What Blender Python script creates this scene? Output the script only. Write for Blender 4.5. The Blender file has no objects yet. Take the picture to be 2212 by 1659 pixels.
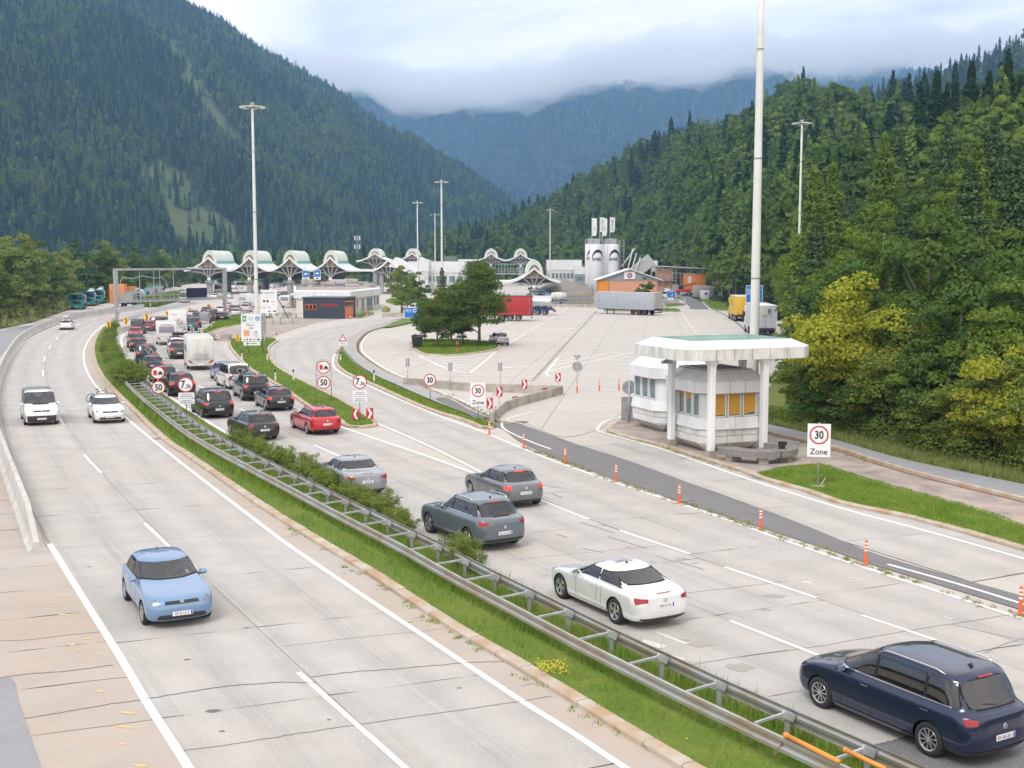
import bpy,bmesh,math,random
import numpy as np
from math import sin,cos,pi,radians,atan2,hypot,sqrt
from mathutils import Vector,Matrix,Euler,noise as mnoise
from mathutils.bvhtree import BVHTree
from mathutils.geometry import tessellate_polygon
random.seed(7);rng=np.random.default_rng(7)
SC=bpy.context.scene;COL=SC.collection
F_PX,CX,CY,HZ,CAMH=2600.0,1106.0,829.5,565.0,9.5
TH=math.atan((CY-HZ)/F_PX)
cam=bpy.data.cameras.new('camera');cam.sensor_width=36;cam.lens=36*F_PX/2212
cam.clip_start=0.5;cam.clip_end=30000
co=bpy.data.objects.new('camera',cam);COL.objects.link(co)
co.location=(0,0,CAMH);co.rotation_euler=(pi/2-TH,0,0);SC.camera=co
SUN_EL,SUN_AZ=radians(52),radians(-155)
sun=bpy.data.lights.new('sun','SUN');sun.energy=1.5;sun.angle=radians(22);sun.color=(1.0,0.965,0.91)
so=bpy.data.objects.new('sun',sun);COL.objects.link(so)
sdir=Vector((cos(SUN_EL)*sin(SUN_AZ),cos(SUN_EL)*cos(SUN_AZ),sin(SUN_EL)))
so.rotation_euler=sdir.to_track_quat('Z','Y').to_euler();so.location=(0,-40,60)
W=bpy.data.worlds.new('World');SC.world=W;W.use_nodes=True
nt=W.node_tree;nt.nodes.clear();N=nt.nodes.new;LK=nt.links.new
out=N('ShaderNodeOutputWorld')
sky=N('ShaderNodeTexSky');sky.sky_type='NISHITA';sky.sun_disc=False
sky.sun_elevation=SUN_EL;sky.sun_rotation=SUN_AZ
bs=N('ShaderNodeBackground');bs.inputs[1].default_value=0.12;LK(sky.outputs[0],bs.inputs[0])
tc=N('ShaderNodeTexCoord');sep=N('ShaderNodeSeparateXYZ');LK(tc.outputs['Generated'],sep.inputs[0])
mx=N('ShaderNodeMath');mx.operation='MAXIMUM';mx.inputs[1].default_value=0.0;LK(sep.outputs[2],mx.inputs[0])
ad=N('ShaderNodeMath');ad.operation='ADD';ad.inputs[1].default_value=0.16;LK(mx.outputs[0],ad.inputs[0])
dv=N('ShaderNodeVectorMath');dv.operation='DIVIDE';LK(tc.outputs['Generated'],dv.inputs[0])
cb=N('ShaderNodeCombineXYZ');[LK(ad.outputs[0],cb.inputs[i])for i in(0,1)];cb.inputs[2].default_value=1.0
LK(cb.outputs[0],dv.inputs[1])
n1=N('ShaderNodeTexNoise');n1.inputs['Scale'].default_value=1.05;n1.inputs['Detail'].default_value=7;n1.inputs['Roughness'].default_value=0.52
n1.inputs['Distortion'].default_value=0.35
LK(dv.outputs[0],n1.inputs['Vector'])
cr=N('ShaderNodeValToRGB');LK(n1.outputs['Fac'],cr.inputs[0])
e=cr.color_ramp.elements;e[0].position=0.34;e[0].color=(0.54,0.56,0.64,1);e[1].position=0.6;e[1].color=(1.10,1.0,.95,1)
m_=cr.color_ramp.elements.new(0.47);m_.color=(0.84,0.82,0.84,1)
bc=N('ShaderNodeBackground');bc.inputs[1].default_value=1.38;LK(cr.outputs[0],bc.inputs[0])
mixs=N('ShaderNodeMixShader');mixs.inputs[0].default_value=0.93
LK(bs.outputs[0],mixs.inputs[1]);LK(bc.outputs[0],mixs.inputs[2]);LK(mixs.outputs[0],out.inputs[0])
vs=SC.view_settings;vs.view_transform='Standard';vs.look='None';vs.gamma=1;vs.exposure=0.3;vs.use_curve_mapping=False
cy=SC.cycles;cy.use_denoising=True;cy.max_bounces=6;cy.diffuse_bounces=3;cy.glossy_bounces=3
cy.transparent_max_bounces=12;cy.volume_bounces=4;cy.caustics_reflective=False;cy.caustics_refractive=False
cy.sample_clamp_indirect=8
def G(x,y,z=0.0):
 dx,dy=(x-CX)/F_PX,-(y-CY)/F_PX
 wy=cos(TH)+dy*sin(TH);wz=-sin(TH)+dy*cos(TH)
 t=(z-CAMH)/wz
 return Vector((dx*t,wy*t,z))
def PY(x,y,Y):
 dx,dy=(x-CX)/F_PX,-(y-CY)/F_PX
 wy=cos(TH)+dy*sin(TH);wz=-sin(TH)+dy*cos(TH)
 t=Y/wy
 return Vector((dx*t,Y,CAMH+wz*t))
def ZC(x0,y0,k=2.212):
 s=0.6075/k
 return lambda*p:[(0.6075*x0+s*a,0.6075*y0+s*b)for a,b in p]
def GG(pts,z=0.0):return[G(x,y,z)for x,y in pts]
def smooth(pts,n=6,closed=False):
 """Catmull-Rom through points (any dimension)"""
 P=[np.array(p,float)for p in pts];m=len(P);o=[]
 rngi=range(m if closed else m-1)
 for i in rngi:
  g=(lambda k:P[k%m])if closed else(lambda k:P[min(max(k,0),m-1)])
  a,b,c,d=g(i-1),g(i),g(i+1),g(i+2)
  for j in range(n):
   t=j/n
   o.append(0.5*((2*b)+(c-a)*t+(2*a-5*b+4*c-d)*t*t+(3*b-a-3*c+d)*t**3))
 if not closed:o.append(P[-1])
 return[tuple(p)for p in o]
def resample(pts,step):
 P=[Vector(p)for p in pts];d=[0]
 for a,b in zip(P,P[1:]):d.append(d[-1]+(b-a).length)
 n=max(1,int(round(d[-1]/step)));o=[];j=0
 for i in range(n+1):
  s=d[-1]*i/n
  while j<len(P)-2 and d[j+1]<s:j+=1
  t=(s-d[j])/max(1e-9,d[j+1]-d[j]);o.append(P[j].lerp(P[j+1],min(1,max(0,t))))
 return o
def inpoly(px,py,poly):
 px=np.asarray(px);py=np.asarray(py);r=np.zeros(px.shape,bool);n=len(poly)
 for i in range(n):
  x1,y1=poly[i][0],poly[i][1];x2,y2=poly[i-1][0],poly[i-1][1]
  c=((y1>py)!=(y2>py))&(px<(x2-x1)*(py-y1)/((y2-y1)if y2!=y1 else 1e-9)+x1)
  r^=c
 return r
def tag(o,label=None,cat=None,group=None,kind=None):
 if label:o['label']=label
 if cat:o['category']=cat
 if group:o['group']=group
 if kind:o['kind']=kind
 return o
def empty(name,loc=(0,0,0),rz=0,label=None,cat=None,group=None):
 o=bpy.data.objects.new(name,None);COL.objects.link(o);o.location=loc;o.rotation_euler=(0,0,rz)
 o.empty_display_size=0.3
 return tag(o,label,cat,group)
def mobj(name,V,Fc,mats,parent=None,mi=None,smooth_=False,uv=None,link=True,color=None):
 me=bpy.data.meshes.new(name);me.from_pydata([tuple(v)for v in V],[],Fc)
 for m in(mats if isinstance(mats,(list,tuple))else[mats]):me.materials.append(m)
 if mi is not None:me.polygons.foreach_set('material_index',mi)
 if smooth_:me.polygons.foreach_set('use_smooth',[True]*len(me.polygons))
 if uv is not None:
  l=me.uv_layers.new(name='UVMap');a=np.array(uv,'f');vi=np.empty(len(me.loops),'i');me.loops.foreach_get('vertex_index',vi)
  l.data.foreach_set('uv',a[vi].ravel())
 me.update();o=bpy.data.objects.new(name,me)
 if link:COL.objects.link(o)
 if parent:o.parent=parent
 if color:o.color=(*color,1)
 return o
def inst(name,me,parent=None,loc=(0,0,0),rot=(0,0,0),scl=(1,1,1),color=None):
 o=bpy.data.objects.new(name,me);COL.objects.link(o);o.location=loc;o.rotation_euler=rot;o.scale=scl
 if parent:o.parent=parent
 if color:o.color=(*color,1)
 return o
class MB:
 def __init__(s):s.V=[];s.F=[];s.M=[]
 def add(s,V,Fc,m=0):
  b=len(s.V);s.V+=[tuple(v)for v in V];s.F+=[tuple(i+b for i in f)for f in Fc];s.M+=[m]*len(Fc);return s
 def box(s,x0,x1,y0,y1,z0,z1,m=0,rz=0,c=(0,0),M=None):
  V=[(x,y,z)for z in(z0,z1)for y in(y0,y1)for x in(x0,x1)]
  if rz:
   V=[(c[0]+(x-c[0])*cos(rz)-(y-c[1])*sin(rz),c[1]+(x-c[0])*sin(rz)+(y-c[1])*cos(rz),z)for x,y,z in V]
  if M:V=[tuple(M@Vector(v))for v in V]
  return s.add(V,[(0,2,3,1),(4,5,7,6),(0,1,5,4),(2,6,7,3),(0,4,6,2),(1,3,7,5)],m)
 def bar(s,a,b,w,h=None,m=0,up=(0,0,1)):
  a=Vector(a);b=Vector(b);d=(b-a).normalized();u=Vector(up)
  if abs(d.dot(u))>.98:u=Vector((1,0,0))
  r=d.cross(u).normalized();u=r.cross(d).normalized();h=h or w
  V=[p+r*(i*w/2)+u*(j*h/2)for p in(a,b)for j in(-1,1)for i in(-1,1)]
  return s.add(V,[(0,2,3,1),(4,5,7,6),(0,1,5,4),(2,6,7,3),(0,4,6,2),(1,3,7,5)],m)
 def tube(s,pts,r,n=8,m=0,caps=True):
  P=[Vector(p)for p in pts];R=r if isinstance(r,(list,tuple))else[r]*len(P)
  b=len(s.V);ref=None
  for i,p in enumerate(P):
   d=(P[min(i+1,len(P)-1)]-P[max(i-1,0)]).normalized()
   if ref is None:ref=Vector((1,0,0))if abs(d.x)<.9 else Vector((0,1,0))
   u=(ref-d*ref.dot(d)).normalized();v=d.cross(u);ref=u
   for k in range(n):
    a=2*pi*k/n;s.V.append(tuple(p+(u*cos(a)+v*sin(a))*R[i]))
  for i in range(len(P)-1):
   for k in range(n):
    s.F.append((b+i*n+k,b+i*n+(k+1)%n,b+(i+1)*n+(k+1)%n,b+(i+1)*n+k));s.M.append(m)
  if caps:
   s.F.append(tuple(b+k for k in reversed(range(n))));s.M.append(m)
   s.F.append(tuple(b+(len(P)-1)*n+k for k in range(n)));s.M.append(m)
  return s
 def lathe(s,prof,n=24,m=0,M=None,close=False):
  b=len(s.V);k=len(prof)
  for i in range(n):
   a=2*pi*i/n
   for(r,z)in prof:
    v=Vector((r*cos(a),r*sin(a),z));s.V.append(tuple(M@v)if M else tuple(v))
  for i in range(n):
   for j in range(k-1 if not close else k):
    j2=(j+1)%k;i2=(i+1)%n
    s.F.append((b+i*k+j,b+i2*k+j,b+i2*k+j2,b+i*k+j2));s.M.append(m)
  return s
 def poly(s,pts,m=0):return s.add(pts,[tuple(range(len(pts)))],m)
 def prism(s,pts2,z0,z1,m=0,M=None):
  n=len(pts2);V=[(p[0],p[1],z0)for p in pts2]+[(p[0],p[1],z1)for p in pts2]
  if M:V=[tuple(M@Vector(v))for v in V]
  tri=tessellate_polygon([[Vector((p[0],p[1],0))for p in pts2]])
  ar=sum(pts2[i-1][0]*pts2[i][1]-pts2[i][0]*pts2[i-1][1]for i in range(n))
  F=[]
  for t in tri:
   a,b,c=[Vector((pts2[i][0],pts2[i][1]))for i in t]
   if(b-a).cross(c-a)<0:t=t[::-1]
   F.append(tuple(i+n for i in t));F.append(tuple(reversed(t)))
  for i in range(n):
   j=(i+1)%n;q=(i,j,j+n,i+n);F.append(q if ar>0 else q[::-1])
  return s.add(V,F,m)
 def build(s,name,mats,parent=None,smooth_=False,uv=None,color=None,link=True):
  return mobj(name,s.V,s.F,mats,parent,s.M,smooth_,uv,link,color)
def flat(name,pts,z,mat,parent=None,kind='structure',thick=0):
 """a flat sheet from a ground outline"""
 P=[Vector((p[0],p[1],0))for p in pts];b=MB()
 if thick:b.prism([(p.x,p.y)for p in P],z-thick,z)
 else:
  tri=tessellate_polygon([P]);F=[]
  for t in tri:
   a,c,d=[P[i]for i in t]
   F.append(tuple(t)if(c-a).cross(d-a).z>0 else tuple(reversed(t)))
  b.add([(p.x,p.y,z)for p in P],F)
 o=b.build(name,mat,parent)
 if kind and not parent:o['kind']=kind
 return o
def ribbon(pts,w,z,off=0.0):
 """strip of quads along a ground polyline; returns V,F"""
 P=[Vector((p[0],p[1]))for p in pts];V=[];F=[]
 for i,p in enumerate(P):
  d=(P[min(i+1,len(P)-1)]-P[max(i-1,0)]).normalized();n=Vector((-d.y,d.x))
  a=p+n*(off+w/2);c=p+n*(off-w/2);V+=[(a.x,a.y,z),(c.x,c.y,z)]
 for i in range(len(P)-1):F.append((2*i+1,2*i+3,2*i+2,2*i))
 return V,F
_mats={}
def mat(name,col=(.5,.5,.5),rough=.6,metal=0.0,coat=0.0,spec=.5,emit=None,es=0,nz=0,nscale=4.0,bump=0,bscale=20,objcol=False,trans=0,col2=None,alpha=1,nsc3=None):
 if name in _mats:return _mats[name]
 m=bpy.data.materials.new(name);m.use_nodes=True;t=m.node_tree;b=t.nodes['Principled BSDF'];L=t.links.new
 b.inputs['Base Color'].default_value=(*col,1);b.inputs['Roughness'].default_value=rough;b.inputs['Metallic'].default_value=metal
 b.inputs['Coat Weight'].default_value=coat;b.inputs['Coat Roughness'].default_value=.05;b.inputs['Specular IOR Level'].default_value=spec
 b.inputs['Alpha'].default_value=alpha
 if emit:b.inputs['Emission Color'].default_value=(*emit,1);b.inputs['Emission Strength'].default_value=es
 src=None
 if objcol:
  oi=t.nodes.new('ShaderNodeObjectInfo');src=oi.outputs['Color'];L(src,b.inputs['Base Color'])
 if nz or bump:
  g=t.nodes.new('ShaderNodeTexCoord');n=t.nodes.new('ShaderNodeTexNoise');n.inputs['Scale'].default_value=nscale;n.inputs['Detail'].default_value=6
  vec=g.outputs['Object']
  if nsc3:
   mp=t.nodes.new('ShaderNodeMapping');mp.inputs['Scale'].default_value=nsc3;L(vec,mp.inputs[0]);vec=mp.outputs[0]
  L(vec,n.inputs['Vector'])
 if nz:
  mxn=t.nodes.new('ShaderNodeMix');mxn.data_type='RGBA'
  r=t.nodes.new('ShaderNodeMapRange');r.inputs[1].default_value=.35;r.inputs[2].default_value=.65;L(n.outputs['Fac'],r.inputs[0]);L(r.outputs[0],mxn.inputs[0])
  if col2 is not None and not objcol:
   mxn.inputs[6].default_value=(*col,1);mxn.inputs[7].default_value=(*col2,1)
  else:
   if src:
    hs=t.nodes.new('ShaderNodeHueSaturation');hs.inputs['Value'].default_value=1-nz;L(src,hs.inputs['Color']);L(hs.outputs[0],mxn.inputs[6]);L(src,mxn.inputs[7])
   else:
    mxn.inputs[6].default_value=(*[c*(1-nz)for c in col],1);mxn.inputs[7].default_value=(*col,1)
  L(mxn.outputs[2],b.inputs['Base Color'])
 if bump:
  n2=t.nodes.new('ShaderNodeTexNoise');n2.inputs['Scale'].default_value=bscale;n2.inputs['Detail'].default_value=4;L(g.outputs['Object'],n2.inputs['Vector'])
  bp=t.nodes.new('ShaderNodeBump');bp.inputs['Strength'].default_value=bump;bp.inputs['Distance'].default_value=.02;L(n2.outputs['Fac'],bp.inputs['Height']);L(bp.outputs[0],b.inputs['Normal'])
 _mats[name]=m;return m
def graph(name):
 m=bpy.data.materials.new(name);m.use_nodes=True;_mats[name]=m
 return m,m.node_tree,m.node_tree.nodes['Principled BSDF']
def nnoise(t,vec,sc,det=5,rough=.55,lo=.35,hi=.65,sc3=None,dist=0):
 if sc3:
  mp=t.nodes.new('ShaderNodeMapping');mp.inputs['Scale'].default_value=sc3;t.links.new(vec,mp.inputs[0]);vec=mp.outputs[0]
 n=t.nodes.new('ShaderNodeTexNoise');n.inputs['Scale'].default_value=sc;n.inputs['Detail'].default_value=det;n.inputs['Roughness'].default_value=rough;n.inputs['Distortion'].default_value=dist
 t.links.new(vec,n.inputs['Vector']);r=t.nodes.new('ShaderNodeMapRange');r.inputs[1].default_value=lo;r.inputs[2].default_value=hi
 t.links.new(n.outputs['Fac'],r.inputs[0]);return r.outputs[0]
def nmix(t,f,a,b,mode='MIX'):
 m=t.nodes.new('ShaderNodeMix');m.data_type='RGBA';m.blend_type=mode
 for s,v in((m.inputs[0],f),(m.inputs[6],a),(m.inputs[7],b)):
  if isinstance(v,(int,float)):s.default_value=v
  elif isinstance(v,tuple):s.default_value=(*v,1)
  else:t.links.new(v,s)
 return m.outputs[2]
def nmath(t,op,a,b=None):
 m=t.nodes.new('ShaderNodeMath');m.operation=op
 for s,v in((m.inputs[0],a),(m.inputs[1],b)):
  if v is None:continue
  if isinstance(v,(int,float)):s.default_value=v
  else:t.links.new(v,s)
 return m.outputs[0]
def concrete(name,base,warm,dark,joints=0,grain=.12,tracks=None,stain=.5,rnd=.10,warmth=.5):
 """ground concrete in world coordinates: pale grey with rusty and dark weathering, aggregate grain and wheel-worn bands (UV.x = metres across)"""
 m,t,b=graph(name);g=t.nodes.new('ShaderNodeNewGeometry').outputs['Position']
 big=nnoise(t,g,.12,4,.6,.38,.66);mid=nnoise(t,g,.7,6,.6,.40,.7);fine=nnoise(t,g,16,3,.7,.3,.7)
 c=nmix(t,nmath(t,'MULTIPLY',big,warmth),base,warm)
 c=nmix(t,nmath(t,'MULTIPLY',mid,stain),c,dark)
 if tracks:
  uv=t.nodes.new('ShaderNodeUVMap').outputs[0];sx=t.nodes.new('ShaderNodeSeparateXYZ');t.links.new(uv,sx.inputs[0])
  w=nmath(t,'MULTIPLY',sx.outputs[0],2*pi/tracks[0]);w=nmath(t,'COSINE',w)
  w=nmath(t,'ADD',nmath(t,'MULTIPLY',w,.5),.5)
  st=nnoise(t,uv,1.0,5,.65,.33,.72,sc3=(5.0,.12,1))
  w=nmath(t,'MULTIPLY',nmath(t,'MULTIPLY',w,st),tracks[1]);c=nmix(t,w,c,(.20,.195,.19))
  st2=nnoise(t,uv,1.0,4,.6,.5,.8,sc3=(9.0,.07,1));c=nmix(t,nmath(t,'MULTIPLY',st2,.28),c,warm)
 oi=t.nodes.new('ShaderNodeObjectInfo').outputs['Random']
 c=nmix(t,nmath(t,'MULTIPLY',oi,rnd),c,(.27,.25,.225))
 sp=nnoise(t,g,38,2,.8,.60,.66);c=nmix(t,nmath(t,'MULTIPLY',sp,grain*1.6),c,(.10,.095,.09))
 c=nmix(t,nmath(t,'MULTIPLY',fine,grain),c,(.8,.77,.72))
 t.links.new(c,b.inputs['Base Color']);b.inputs['Roughness'].default_value=.85;b.inputs['Specular IOR Level'].default_value=.3
 bp=t.nodes.new('ShaderNodeBump');bp.inputs['Strength'].default_value=.25;bp.inputs['Distance'].default_value=.01;t.links.new(fine,bp.inputs['Height']);t.links.new(bp.outputs[0],b.inputs['Normal'])
 return m
M_road=concrete('road concrete',(.44,.425,.40),(.45,.385,.315),(.30,.288,.268),tracks=(1.85,.55),stain=.55,grain=.2)
M_plaza=concrete('plaza concrete',(.505,.475,.43),(.505,.435,.36),(.39,.365,.33),stain=.5,grain=.12)
M_shoulder=concrete('shoulder concrete',(.43,.395,.355),(.43,.33,.245),(.34,.30,.26),stain=.5,warmth=.9)
M_oldcon=concrete('stained concrete',(.40,.35,.31),(.42,.30,.23),(.14,.125,.115),stain=.8,warmth=.8)
M_slabwalk=concrete('sidewalk concrete',(.36,.36,.355),(.33,.32,.30),(.24,.24,.24),stain=.5)
M_joint=mat('joint filler',(.15,.145,.14),.9)
M_asph=concrete('asphalt',(.115,.118,.125),(.14,.135,.13),(.08,.08,.085),stain=.6,grain=.16)
M_asphp=concrete('pale asphalt',(.27,.275,.29),(.25,.25,.255),(.20,.20,.21),stain=.5,grain=.12)
M_kerb=mat('kerb stone',(.50,.45,.38),.85,nz=1,col2=(.42,.29,.18),nscale=1.3,bump=.3,bscale=30)
M_barr=mat('barrier concrete',(.56,.545,.51),.8,nz=1,col2=(.44,.42,.38),nscale=1.1,bump=.2,bscale=25)
M_barrold=mat('old barrier concrete',(.47,.44,.38),.85,nz=1,col2=(.30,.27,.22),nscale=.9,bump=.3,bscale=25)
m,t,b=graph('road paint');g_=t.nodes.new('ShaderNodeNewGeometry').outputs['Position']
w_=nnoise(t,g_,5,6,.7,.30,.46);f_=nnoise(t,g_,30,3,.7,.3,.7)
c_=nmix(t,w_,(.55,.53,.49),(.80,.80,.78));c_=nmix(t,nmath(t,'MULTIPLY',f_,.15),c_,(.6,.59,.56));t.links.new(c_,b.inputs['Base Color']);b.inputs['Roughness'].default_value=.7
M_paint=m
m,t,b=graph('worn paint');g_=t.nodes.new('ShaderNodeNewGeometry').outputs['Position']
w_=nnoise(t,g_,2.5,6,.7,.36,.6);c_=nmix(t,w_,(.64,.62,.58),(.80,.79,.77));t.links.new(c_,b.inputs['Base Color']);b.inputs['Roughness'].default_value=.8
M_paintw=m
M_yel=mat('yellow paint trace',(.60,.46,.20),.8)
def grassmat(name,c1,c2,c3,sc=1.0):
 m,t,b=graph(name);g=t.nodes.new('ShaderNodeNewGeometry').outputs['Position']
 a=nnoise(t,g,.5*sc,5,.6,.35,.65);d=nnoise(t,g,7*sc,4,.7,.3,.7)
 c=nmix(t,a,c1,c2);c=nmix(t,nmath(t,'MULTIPLY',d,.6),c,c3);t.links.new(c,b.inputs['Base Color']);b.inputs['Roughness'].default_value=.9
 b.inputs['Specular IOR Level'].default_value=.15;return m
M_grassg=grassmat('turf',(.11,.19,.028),(.19,.23,.045),(.08,.12,.02))
M_blade=grassmat('grass blade',(.15,.28,.032),(.26,.33,.055),(.13,.21,.028),1.3)
M_verge=grassmat('verge',(.15,.19,.04),(.22,.22,.07),(.11,.13,.035))
M_dry=grassmat('dry grass',(.22,.24,.08),(.33,.30,.13),(.13,.17,.05),1.5)
M_floor=grassmat('forest floor',(.045,.06,.02),(.07,.075,.03),(.03,.04,.015),.2)
M_galv=mat('galvanised steel',(.52,.54,.55),.45,metal=.35,nz=.30,nscale=3,bump=.05)
M_galvd=mat('dull galvanised steel',(.38,.39,.40),.55,metal=.25,nz=.3,nscale=2)
M_mast=mat('mast paint',(.72,.73,.68),.45,nz=.12,nscale=.5)
M_white=mat('white panel',(.79,.795,.785),.45,nz=.16,nscale=1.2,nsc3=(1,1,.35))
M_whited=mat('weathered panel',(.74,.74,.71),.55,nz=1,col2=(.50,.49,.44),nscale=1.3,nsc3=(1.6,1.6,.5))
M_signw=mat('sign white',(.80,.80,.80),.4)
M_signr=mat('sign red',(.55,.02,.03),.4)
M_black=mat('black',(.02,.02,.022),.5)
M_blackg=mat('black gloss',(.012,.012,.014),.15,coat=.5)
M_blue=mat('sign blue',(.015,.16,.50),.4)
M_green=mat('sign green',(.01,.30,.12),.4)
M_orange=mat('orange plastic',(.75,.13,.035),.5)
M_oran2=mat('orange paint',(.80,.26,.05),.55,nz=.15,nscale=2)
M_yelc=mat('sign yellow',(.85,.60,.03),.45)
M_chev=mat('chevron dark red',(.30,.03,.02),.5)
M_rubber=mat('rubber',(.022,.022,.023),.8)
M_steel=mat('bright steel',(.60,.61,.62),.3,metal=.9)
M_glass=mat('dark glazing',(.012,.018,.019),.05,spec=.55)
def carglass(name,tint):
 m=bpy.data.materials.new(name);m.use_nodes=True;t=m.node_tree;t.nodes.remove(t.nodes['Principled BSDF']);o=t.nodes['Material Output'];A=t.nodes.new
 tr=A('ShaderNodeBsdfTransparent');tr.inputs[0].default_value=(*tint,1);gl=A('ShaderNodeBsdfGlossy');gl.inputs['Roughness'].default_value=.03;fr=A('ShaderNodeFresnel');fr.inputs[0].default_value=2.05
 x=A('ShaderNodeMixShader');t.links.new(fr.outputs[0],x.inputs[0]);t.links.new(tr.outputs[0],x.inputs[1]);t.links.new(gl.outputs[0],x.inputs[2]);t.links.new(x.outputs[0],o.inputs[0]);return m
M_cg=carglass('clear car glass',(.62,.70,.67));M_cgd=carglass('tinted car glass',(.22,.25,.25))
M_glassb=mat('window glazing',(.16,.22,.24),.06,spec=.8)
M_paintcar=mat('car paint',(.5,.5,.5),.26,metal=.35,coat=.9,objcol=True)
M_solid=mat('solid paint',(.5,.5,.5),.5,objcol=True,nz=.10,nscale=2)
M_matte=mat('dark trim',(.035,.035,.038),.6)
M_under=mat('wheel well',(.012,.012,.012),.9)
M_chrome=mat('chrome',(.72,.72,.74),.12,metal=1.0)
M_rim=mat('rim alloy',(.55,.56,.58),.28,metal=.8)
M_tail=mat('tail lamp',(.33,.006,.008),.12,coat=.6)
M_taillit=mat('lit tail lamp',(.5,.02,.01),.2,emit=(1,.05,.02),es=.9)
M_head=mat('head lamp',(.20,.22,.25),.28,metal=.3,coat=.5)
M_headlit=mat('lit head lamp',(.9,.85,.7),.1,emit=(1,.8,.5),es=2.5)
M_plate=mat('number plate',(.78,.78,.78),.4)
M_euro=mat('plate blue',(.01,.05,.4),.4)
def text(body,parent,loc,rot,size,m,name='lettering',sx=1.0,ext=0.003,align='CENTER',sp=1.0,bold=0.0):
 cu=bpy.data.curves.new(name,'FONT');cu.body=body;cu.size=size;cu.align_x=align;cu.align_y='CENTER';cu.extrude=ext
 cu.space_character=sp;cu.offset=bold;cu.resolution_u=3
 cu.materials.append(m);to=bpy.data.objects.new('t',cu);me=bpy.data.meshes.new_from_object(to);bpy.data.objects.remove(to);bpy.data.curves.remove(cu)
 o=bpy.data.objects.new(name,me);COL.objects.link(o);o.location=loc;o.rotation_euler=rot;o.scale=(sx,1,1)
 if parent:o.parent=parent
 return o
def proj(p):
 """world point -> photo pixel (only to tell which pieces the view shows)"""
 v=Vector(p)-Vector((0,0,CAMH));f=v.y*cos(TH)-v.z*sin(TH);u=v.y*sin(TH)+v.z*cos(TH)
 return(CX+F_PX*v.x/f,CY-F_PX*u/f,f)if f>.1 else(9e9,9e9,f)
def inview(p,m=60):
 x,y,f=proj(p);return f>0 and-m<x<2212+m and-m<y<1659+m
base_out=[(-900,2600),(-900,900),(-260,770),(0,710),(69,697),(137,673),(151,669),(228,655),(285,640),(345,626),(400,615),(455,606),(520,597),(620,588),(900,584),(1130,592),(1235,606),(1300,628),(1420,628),(1490,655),(1549,668),(1600,672),(1665,690),(1690,720),(1700,760),(1690,800),(1650,850),(1640,900),(1665,921),(1794,951),(1961,998),(2212,1051),(2700,1150),(2700,2600)]
flat('ground',[(-5100,-50),(5100,-50),(5100,7500),(-5100,7500)],-.35,M_floor)
g0=[G(x,y)for x,y in base_out]
flat('pavement',g0,-.02,M_plaza)
def cross_lines(lines,step,skew=0.0,ref=0,start=0.0):
 """rows of crossing points of transverse joints with the lengthwise joints"""
 R=resample(lines[ref],step);rows=[]
 for i,p in enumerate(R):
  d=(R[min(i+1,len(R)-1)]-R[max(i-1,0)]).normalized();n=Vector((-d.y,d.x,0));n.rotate(Euler((0,0,skew)))
  row=[]
  for L in lines:
   best=None
   for a,b in zip(L,L[1:]):
    e=b-a;den=n.x*e.y-n.y*e.x
    if abs(den)<1e-9:continue
    w=a-p;t=(w.x*e.y-w.y*e.x)/den;s=(w.x*n.y-w.y*n.x)/den
    if-.001<=s<=1.001 and abs(t)<30 and(best is None or abs(t)<abs(best[0])):best=(t,a+e*s)
   row.append(best[1]if best else None)
  rows.append((i*step,row))
 return rows
def slab_object(name,quads,parent,m):
 b=MB();UV=[]
 for Q,uv in quads:
  n=len(Q);b.add([(p[0],p[1],0)for p in Q],[tuple(range(n))]);UV+=uv
 o=b.build(name,m,parent,uv=UV);return o
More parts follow.
